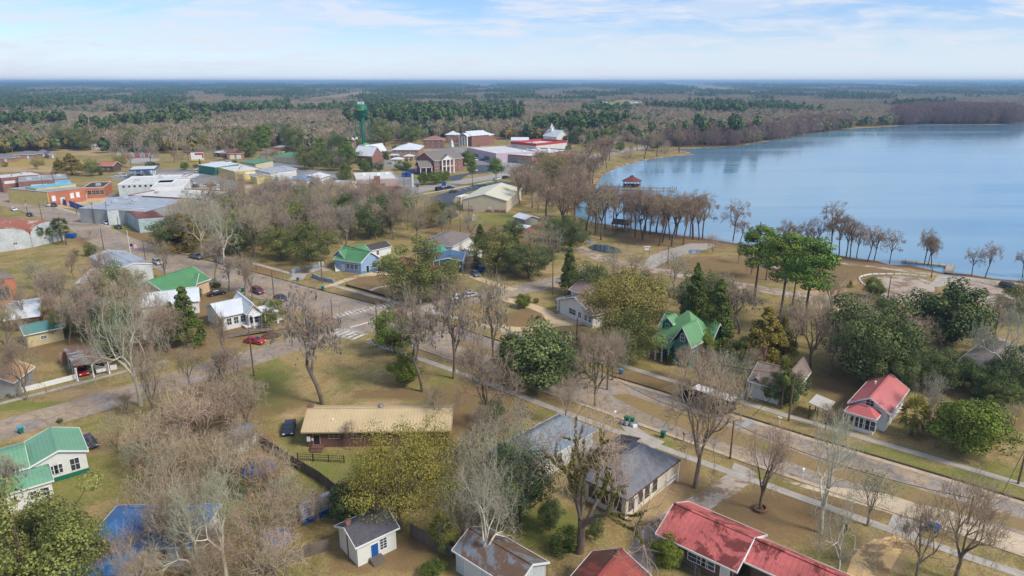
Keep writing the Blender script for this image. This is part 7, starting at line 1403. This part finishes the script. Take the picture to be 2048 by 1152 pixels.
# tall sign, store signs
o = empty('roadside_billboard', 'tall roadside sign with white and yellow panel on a single dark mast', 'billboard', G(402, 343), R(8)); LAND.append(('tall roadside sign', G(402, 343))); Hb = height_to(402, 343, 305)
q = MB(); q.tube((0, 0, 0), (0, 0, Hb-4), .45, n=10); q.build('mast', M('mast_dark', (50, 46, 52), .6), o); q = MB(); q.box((-1, 0, Hb-2.6), (7.6, .6, 5.2)); q.build('panel', trimw, o)
q = MB(); q.box((-1, -.33, Hb-4.7), (7.4, .06, .9)); q.build('yellow_band', yl, o); q = MB(); q.box((0, -.35, Hb-.9), (4.6, .06, 1.2)); q.box((2.4, -.35, Hb-1.9), (.9, .05, 3)); q.build('red_logo_band', redp, o)
for nm, lb, u, v, vt, w_, h_, mt in (('pylon_sign', 'white pylon sign at the corner of the store lot', 826, 375, 347, .9, 9, trimw), ('pylon_sign', 'red topped tall sign near the red fascia store', 1013, 292, 266, 3.6, 1.4, redp), ('lot_sign', 'small blue sign on the highway verge', 888, 372, 364, 2.4, 2, bluep)):
    p = G(u, v); hh = height_to(u, v, vt); o = empty(nm, lb, 'sign', p); q = MB(); q.tube((0, 0, 0), (0, 0, hh-.4), .22, n=6); q.build('mast', trimw if mt is trimw else steel, o); q = MB(); q.box((0, -.1, hh-min(h_, hh)/2), (w_, .4, min(h_, hh*.96))); q.build('panel', mt, o)
# substation
o = empty('electric_substation', 'small electric substation with steel gantries on red gravel', 'substation', G(276, 314)); LAND.append(('substation', G(276, 314)))
q = MB()
for x in (-18, -10, 6, 14):
    q = MB()
    for y in (-3, 3): q.box((x, y, 4), (.3, .3, 8))
    q.box((x, 0, 8), (.3, 6, .3)); q.box((x, 0, 6), (.3, 6, .3)); q.build('gantry', steel, o)
q = MB()
for x in (-2, 2):
    q.box((x, 0, 8), (.35, .35, 16))
for z_ in (4, 8, 12, 15.6): q.box((0, 0, z_), (4, .3, .4))
q.build('mast', steel, o)
for x in (-14, -4, 4, 10): q = MB(); q.box((x, -1, 1.5), (2.6, 2, 3)); q.lathe([(.3, 3), (.2, 3.8), (.05, 4.4)], (x, -1, 0), 6); q.build('transformer', galv, o)
sheet('red_gravel_pad', [(250, 310), (303, 307), (305, 314), (252, 317)], .04, M('gravel_red', (150, 78, 76), .95, .2)); sheet('gravel_bank', [(252, 318), (306, 315), (322, 320), (290, 327), (256, 326)], .03, M('bank_grey', (164, 160, 158), .95, .2))
# flagpole
o = empty('flagpole', 'white flagpole with American flag beside the white warehouse', 'flagpole', G(262, 512)); Hf = height_to(262, 512, 463); q = MB(); q.tube((0, 0, 0), (0, 0, Hf), .11, .06, n=8); q.lathe(sphere_prof(.15), (0, 0, Hf), 8); q.build('pole', trimw, o)
zf_ = Hf-4.2
def flag_grid(x0, x1, z0, z1, mat, nm, off=0):
    m = MB(); n = 8
    for i in range(n):
        xa, xb = x0+(x1-x0)*i/n, x0+(x1-x0)*(i+1)/n; f_ = lambda x: .18*math.sin(x*3.2)+off
        for s in (-.012, .012): m.add([(xa, f_(xa)+s, z0), (xb, f_(xb)+s, z0), (xb, f_(xb)+s, z1), (xa, f_(xa)+s, z1)], [(0, 1, 2, 3)])
    m.build(nm, mat, o)
for i in range(13): flag_grid(.12, 2.6, zf_-(i+1)*.115, zf_-i*.115, redp if i % 2 == 0 else trimw, 'flag_stripe')
flag_grid(.12, 1.1, zf_-7*.115, zf_, M('flag_blue', (36, 44, 96), .7), 'flag_canton', -.03)
# store lettering on the brick corner store (illegible pale street lettering becomes a plain pale band)
# far park bits
simple('tiny_white_kiosk', 'tiny white shelter on the lawn before the tan hall', 'shelter', (944, 441), (950, 441), 1.5, h=1.6, z=0, rise=.6, wm=sidw, rm=rwhite, oh=.1)
o = empty('tree_stump', 'dark stump in the middle of the curved drive lawn', 'stump', G(1077, 638)); q = MB(); q.lathe([(.7, 0), (.55, .3), (.5, .8), (.1, .85)], n=10); q.build('wood', barkd, o)
o = empty('mulch_mound', 'dark mulch mound on the lawn below the corner porch', 'mulch', G(542, 672)); q = MB(); q.lathe([(2.2, 0), (1.6, .25), (.8, .4), (.05, .45)], n=14); q.build('mulch', M('mulch', (92, 66, 52), .95, .3, 2), o)
# ---------------------------------------------------------------- far woodland (uncountable: stuff, instanced stands)
def patch_mesh(name, kinds, Rm, nT, seed, mats_, hs=1.0, fq=60, ls=1.0):
    """a stand of simple trees; kinds: list of (type, weight)"""
    rng = np.random.default_rng(seed); out = {k: [] for k in mats_}; var = {k: [] for k in mats_}
    names = [k for k, w in kinds]; wt_ = np.array([w for k, w in kinds], float); wt_ /= wt_.sum()
    for _ in range(nT):
        k = names[rng.choice(len(names), p=wt_)]; x, y = rng.uniform(-Rm, Rm, 2); rr_ = rng.uniform(.8, 1.2)
        if k == 'b':
            H = 11*hs*rr_; Rw = H*.33; n = fq; t = rng.uniform(0, 1, n); az = rng.uniform(0, 6.28, n); r = Rw*np.sqrt(rng.uniform(0, 1, n))*np.sin(np.pi*(.15+.8*t))
            C = np.stack([x+np.cos(az)*r, y+np.sin(az)*r, H*(.25+.72*t)], 1); up = np.stack([np.cos(az)*.6, np.sin(az)*.6, np.full(n, 1.)], 1)+rng.normal(size=(n, 3))*.3
            nr = rng.normal(size=(n, 3)); V, Fq = cards(C, nr, rng.uniform(.12, .34, n)*ls, rng.uniform(1.2, 2.8, n)*ls, up); base = rng.uniform(0, .7)
            out['b'].append((V, Fq)); var['b'].append(np.clip(base+rng.uniform(0, .3, n), 0, 1))
            V, Fq = tubes([[x, y, 0]], [[x, y, H*.75]], [.2*ls], [.08*ls], 4); out['b'].append((V, Fq)); var['b'].append(np.full(len(Fq), .4))
        else:
            H = {'p': 17, 'o': 10, 'y': 9}[k]*hs*rr_; Rw = H*{'p': .2, 'o': .5, 'y': .5}[k]; b0 = {'p': .45, 'o': .08, 'y': .08}[k]; n = int(fq*1.1)
            o = rng.normal(size=(n, 3)); o /= np.linalg.norm(o, axis=1, keepdims=True); lob = .78+.22*np.sin(o[:, 0]*5+seed)*np.cos(o[:, 1]*4+_); rad = rng.uniform(.7, 1, n)*lob
            C = np.stack([x+o[:, 0]*Rw*rad, y+o[:, 1]*Rw*rad, H*(b0+(1-b0)/2)+o[:, 2]*H*(1-b0)/2*rad], 1); s_ = Rw*.52*rng.uniform(.7, 1.2, n)
            V, Fq = cards(C, o+rng.normal(size=o.shape)*.35, s_, s_, rng=rng); base = rng.uniform(0, .6); kk = 'o' if k == 'p' else k
            out[kk].append((V, Fq)); var[kk].append(np.clip(base+rng.uniform(0, .4, n), 0, 1))
            if k == 'p': V, Fq = tubes([[x, y, 0]], [[x, y, H*.6]], [.22], [.15], 4); out['b'].append((V, Fq)); var['b'].append(np.full(len(Fq), .1))
    Vs, Fs, vs, mi, k = [], [], [], [], 0
    for j, kk in enumerate(mats_):
        if not out[kk]: continue
        V, Fq = cat(out[kk]); Vs.append(V); Fs.append(Fq+k); k += len(V); vs.append(np.concatenate(var[kk])); mi.append(np.full(len(Fq), j))
    me = npmesh(name, np.concatenate(Vs), np.concatenate(Fs), list(mats_.values())[0], np.concatenate(vs))
    for m_ in list(mats_.values())[1:]: me.materials.append(m_)
    me.polygons.foreach_set('material_index', np.concatenate(mi).astype(np.int32)); return me
FM = {'b': leaf_mat('far_bare', (134, 120, 100), (182, 164, 138), rnd=.14, hue=.01), 'o': leaf_mat('far_green', (52, 70, 42), (104, 124, 68), rnd=.22, hue=.02), 'y': leaf_mat('far_ochre', (98, 88, 44), (140, 124, 68), rnd=.15)}
def wood(name, label, metas, P, S):
    """one stuff object: stands of trees instanced at points"""
    me = bpy.data.meshes.new(name); me.vertices.add(len(P)); me.vertices.foreach_set('co', np.array(P, np.float32).ravel()); at = me.attributes.new('sc', 'FLOAT', 'POINT'); at.data.foreach_set('value', np.array(S, np.float32)); me.update()
    o = bpy.data.objects.new(name, me); COL.objects.link(o); setp(o, label, 'woodland', None, 'stuff')
    cl = bpy.data.collections.new(name+'_stands')
    for i, m_ in enumerate(metas): c = bpy.data.objects.new('stand', m_); cl.objects.link(c)
    ng = bpy.data.node_groups.new(name, 'GeometryNodeTree'); ng.interface.new_socket('Geometry', in_out='INPUT', socket_type='NodeSocketGeometry'); ng.interface.new_socket('Geometry', in_out='OUTPUT', socket_type='NodeSocketGeometry')
    n = ng.nodes; l = ng.links; gi = n.new('NodeGroupInput'); go = n.new('NodeGroupOutput'); ip = n.new('GeometryNodeInstanceOnPoints'); ci = n.new('GeometryNodeCollectionInfo'); ci.inputs[0].default_value = cl; ci.inputs['Separate Children'].default_value = True; ci.inputs['Reset Children'].default_value = True
    rv = n.new('FunctionNodeRandomValue'); rv.data_type = 'FLOAT'; rv.inputs[2].default_value = 0; rv.inputs[3].default_value = 6.283; cx_ = n.new('ShaderNodeCombineXYZ'); l.new(rv.outputs[1], cx_.inputs[2])
    na = n.new('GeometryNodeInputNamedAttribute'); na.data_type = 'FLOAT'; na.inputs[0].default_value = 'sc'
    l.new(gi.outputs[0], ip.inputs['Points']); l.new(ci.outputs[0], ip.inputs['Instance']); ip.inputs['Pick Instance'].default_value = True; l.new(cx_.outputs[0], ip.inputs['Rotation']); l.new(na.outputs[0], ip.inputs['Scale']); l.new(ip.outputs[0], go.inputs[0])
    md = o.modifiers.new('stands', 'NODES'); md.node_group = ng; return o
pb = [patch_mesh('stand', [('b', 12), ('y', 1), ('o', .5)], 15, 20, 300+i, FM, fq=95) for i in range(3)]
pe = [patch_mesh('stand', [('o', 5), ('p', 4), ('b', 4), ('y', 1)], 15, 20, 310+i, FM, fq=95) for i in range(3)]
px_ = [patch_mesh('stand', [('o', 3), ('b', 6), ('y', 2), ('p', 1)], 15, 17, 320+i, FM, fq=95) for i in range(3)]
pm_ = [patch_mesh('stand', [('b', 1)], 15, 30, 330+i, FM, hs=.55, fq=60, ls=.8) for i in range(2)]
FOREST = [  # pixel outlines on the ground: dense wood allowed here
 [(-400, 308), (0, 307), (60, 302), (170, 302), (240, 303), (330, 305), (400, 307), (440, 303), (520, 290), (600, 300), (660, 318), (700, 300), (690, 288), (760, 285), (850, 276), (1010, 276), (1090, 280), (1180, 286), (1290, 285), (1330, 290), (1400, 290), (1480, 287), (1540, 278), (1620, 263), (1700, 254), (1790, 249), (1900, 246), (2035, 243), (2060, 236), (2700, 232), (2700, 150), (-400, 150)]]
HOLES = [[(190, 222), (330, 228), (335, 236), (200, 234)], [(200, 217), (400, 214), (400, 219), (200, 221)], [(1085, 211), (1225, 206), (1230, 213), (1090, 217)], [(375, 180), (450, 181), (450, 184), (375, 184)], [(-60, 309), (130, 307), (200, 312), (200, 330), (-60, 335)], [(245, 306), (330, 307), (320, 330), (240, 325)], [(178, 284), (218, 284), (222, 304), (176, 304)], [(850, 280), (990, 278), (1000, 292), (860, 292)], [(1500, 206), (1520, 205), (1500, 222), (1485, 222)]]
MARSH = [[(-200, 232), (120, 228), (330, 240), (450, 250), (300, 262), (0, 262), (-200, 260)], [(560, 208), (690, 205), (720, 222), (640, 232), (560, 226)]]
FH = [[(G(*q).x, G(*q).y) for q in h_] for h_ in HOLES]; MH = [[(G(*q).x, G(*q).y) for q in h_] for h_ in MARSH]; FF = [[(G(q[0], max(q[1], 166)).x, G(q[0], max(q[1], 166)).y) for q in h_] for h_ in FOREST]
lists = {'b': ([], []), 'e': ([], []), 'm': ([], []), 's': ([], [])}; rf_ = random.Random(11)
def evergreen(x, y, d):
    k = 1+y/4500; a = .45*mnoise.noise(Vector((x/(230*k), y/(360*k), 3.3)))+.7*mnoise.noise(Vector((x/(95*k), y/(160*k), 7.7)))+.5*mnoise.noise(Vector((x/(45*k), y/(80*k), 1.7)))
    px, py = PX((x, y, 0)); b = -.05
    if py < 205: b = .02+.17*min(1, (205-py)/16)
    if px > 1050: b -= .03
    if 203 < py < 290: b += .13
    if py > 262 and px < 760: b += .18
    if 740 < px < 1000 and 262 < py < 290: b += .35
    return a+b
y = 430.0; cnt = 0; evf = {}
while y < 13500:
    sp = 17 if y < 1500 else 17+(y-1500)*.0105; sc = sp/17; nearb = 1.45 if y < 1100 else (1.2 if y < 1800 else 1.0); x = -y*.95-100
    while x < y*.95+100:
        xx, yy = x+rf_.uniform(-.4, .4)*sp, y+rf_.uniform(-.4, .4)*sp; x += sp*1.25
        if not any(inpoly(xx, yy, f) for f in FF): continue
        if any(inpoly(xx, yy, f) for f in FH) or inpoly(xx, yy, LAKE): continue
        if yy < 900 and not clear(xx, yy): continue
        if yy > 1300 and mnoise.noise(Vector((xx/(160+yy*.09), yy/(260+yy*.25), 17.1))) > .36: continue
        hz = float(hill(xx, yy)); s_ = min(1+(sc-1)*.3, 1.8); vs = s_*nearb*rf_.uniform(.8, 1.1)
        if any(inpoly(xx, yy, f) for f in MH): lists['m'][0].append((xx, yy, hz)); lists['m'][1].append(vs); continue
        e_ = evergreen(xx, yy, yy); py_ = PX((xx, yy, 0))[1]
        k = 'e' if e_ > (.36 if py_ > 205 else .2) else ('s' if e_ > -.06 else 'b'); evf[k] = evf.get(k, 0)+(205 < py_ < 260)
        lists[k][0].append((xx, yy, hz)); lists[k][1].append(vs*(.9 if k != 'e' else 1)); cnt += 1
    y += sp*1.05
print('FRAC', evf); print('LONG', [o['label'] for o in bpy.data.objects if 'label' in o and len(o['label'].split()) > 16]); print('KINDS', {n: sum(1 for t in TREES if INFO[t[0]][0] == n) for n in GRP}); print('STANDS', {k: len(v[0]) for k, v in lists.items()})
wood('bare_woodland', 'far grey leafless winter woodland stretching to the horizon', pb, *lists['b']); wood('evergreen_woodland', 'far dark green pine and oak woodland in bands to the horizon', pe, *lists['e']); wood('mixed_woodland', 'mixed woodland of bare and green trees round the town', px_, *lists['s']); wood('marsh_thicket', 'low grey marsh thicket at left beyond the town', pm_, *lists['m'])
# cypress swamp across the lake
cp = [patch_mesh('stand', [('b', 1)], 13, 34, 340+i, {'b': leaf_mat('far_cypress', (110, 88, 84), (146, 122, 116), rnd=.1), 'o': FM['o'], 'y': FM['y']}, hs=1.7, fq=130, ls=.9) for i in range(2)]
P_, S_ = [], []
poly = [(G(*q).x, G(*q).y) for q in [(1800, 251), (1830, 248), (1900, 248.5), (1990, 248), (2034, 246), (2010, 236), (1900, 233), (1800, 238)]]
x0, x1 = min(p[0] for p in poly), max(p[0] for p in poly); y0, y1 = min(p[1] for p in poly), max(p[1] for p in poly)
for i in range(900):
    x, y = rf_.uniform(x0, x1), rf_.uniform(y0, y1)
    if inpoly(x, y, poly): P_.append((x, y, 0)); S_.append(rf_.uniform(.9, 1.2))
poly = [(G(*q).x, G(*q).y) for q in [(1395, 296), (1480, 291), (1540, 281), (1620, 267), (1700, 257), (1690, 252), (1600, 258), (1500, 275), (1400, 284), (1330, 290)]]
x0, x1 = min(p[0] for p in poly), max(p[0] for p in poly); y0, y1 = min(p[1] for p in poly), max(p[1] for p in poly)
for i in range(500):
    x, y = rf_.uniform(x0, x1), rf_.uniform(y0, y1)
    if inpoly(x, y, poly): P_.append((x, y, 0)); S_.append(rf_.uniform(.6, .85))
wood('cypress_swamp', 'purplish grey leafless cypress swamp along the far lake shore', cp, P_, S_)
# fields beyond
fieldm = M('field_straw', (196, 168, 112), .95, .15, .02); greenf = M('field_green', (118, 160, 70), .95, .12, .02)
for pl, mt in ((HOLES[0], fieldm), (HOLES[1], fieldm), (HOLES[2], greenf), (HOLES[3], fieldm), ([(-60, 322), (120, 318), (190, 322), (190, 330), (-60, 336)], M('field_dry_grass', (158, 136, 72), .95, .15, .05))): sheet('field', pl, .02, mt)
# ---------------------------------------------------------------- tree labels: kind, nearest landmark, side, order
ORD = ['', 'second ', 'third ', 'fourth ', 'fifth ', 'sixth ', 'seventh ', 'eighth ', 'ninth ', 'tenth ', 'eleventh ', 'twelfth ', 'thirteenth ', 'fourteenth ', 'fifteenth ', 'sixteenth ', 'seventeenth ', 'eighteenth ', 'nineteenth ', 'twentieth ']
LP = [(n, PX(p), p) for n, p in LAND if n]; bk = {}
for kind, r, p in TREES:
    u, v = PX((p.x, p.y, 0)); best = min(LP, key=lambda q: (q[1][0]-u)**2+((q[1][1]-v)*1.5)**2); du, dv = u-best[1][0], v-best[1][1]
    rel = ('left of' if du < 0 else 'right of') if abs(du) > abs(dv)*1.2 else ('in front of' if dv > 0 else 'behind')
    bk.setdefault((kind, rel, best[0]), []).append((math.hypot(du, dv), r))
for (kind, rel, lm), rs in bk.items():
    rs.sort(key=lambda q: q[0]); nm, ds_ = INFO[kind]
    for i, (d_, r) in enumerate(rs):
        o_ = (ORD[i]+'nearest' if i < 20 else 'one of the farthest'); r['label'] = '%s, %s %s the %s' % (ds_, o_ if len(rs) > 1 else 'only one', rel, lm); r['category'] = 'bush' if kind in ('bush', 'brown_shrub') else 'tree'; r['group'] = GRP[nm]
        w_ = r['label'].split()
        if len(w_) > 16: r['label'] = ' '.join(('%s, %s %s %s' % (ds_, o_, rel, lm)).split()[:16])
# ---------------------------------------------------------------- haze
m = bpy.data.materials.new('haze'); m.use_nodes = True; m.node_tree.nodes.clear(); g = NG(m.node_tree); pv = g.n.new('ShaderNodeVolumePrincipled'); pv.inputs['Color'].default_value = (.42, .70, 1, 1); pv.inputs['Density'].default_value = 1.55e-4; pv.inputs['Anisotropy'].default_value = .2
ou = g.n.new('ShaderNodeOutputMaterial'); g.l.new(pv.outputs[0], ou.inputs['Volume'])
hb = MB(); hb.box((0, 7000, 35.5), (36400, 24400, 75)); ho = hb.build('haze', m); ho['kind'] = 'stuff'; ho['label'] = 'thin blue haze over the far woodland'; ho['category'] = 'haze'
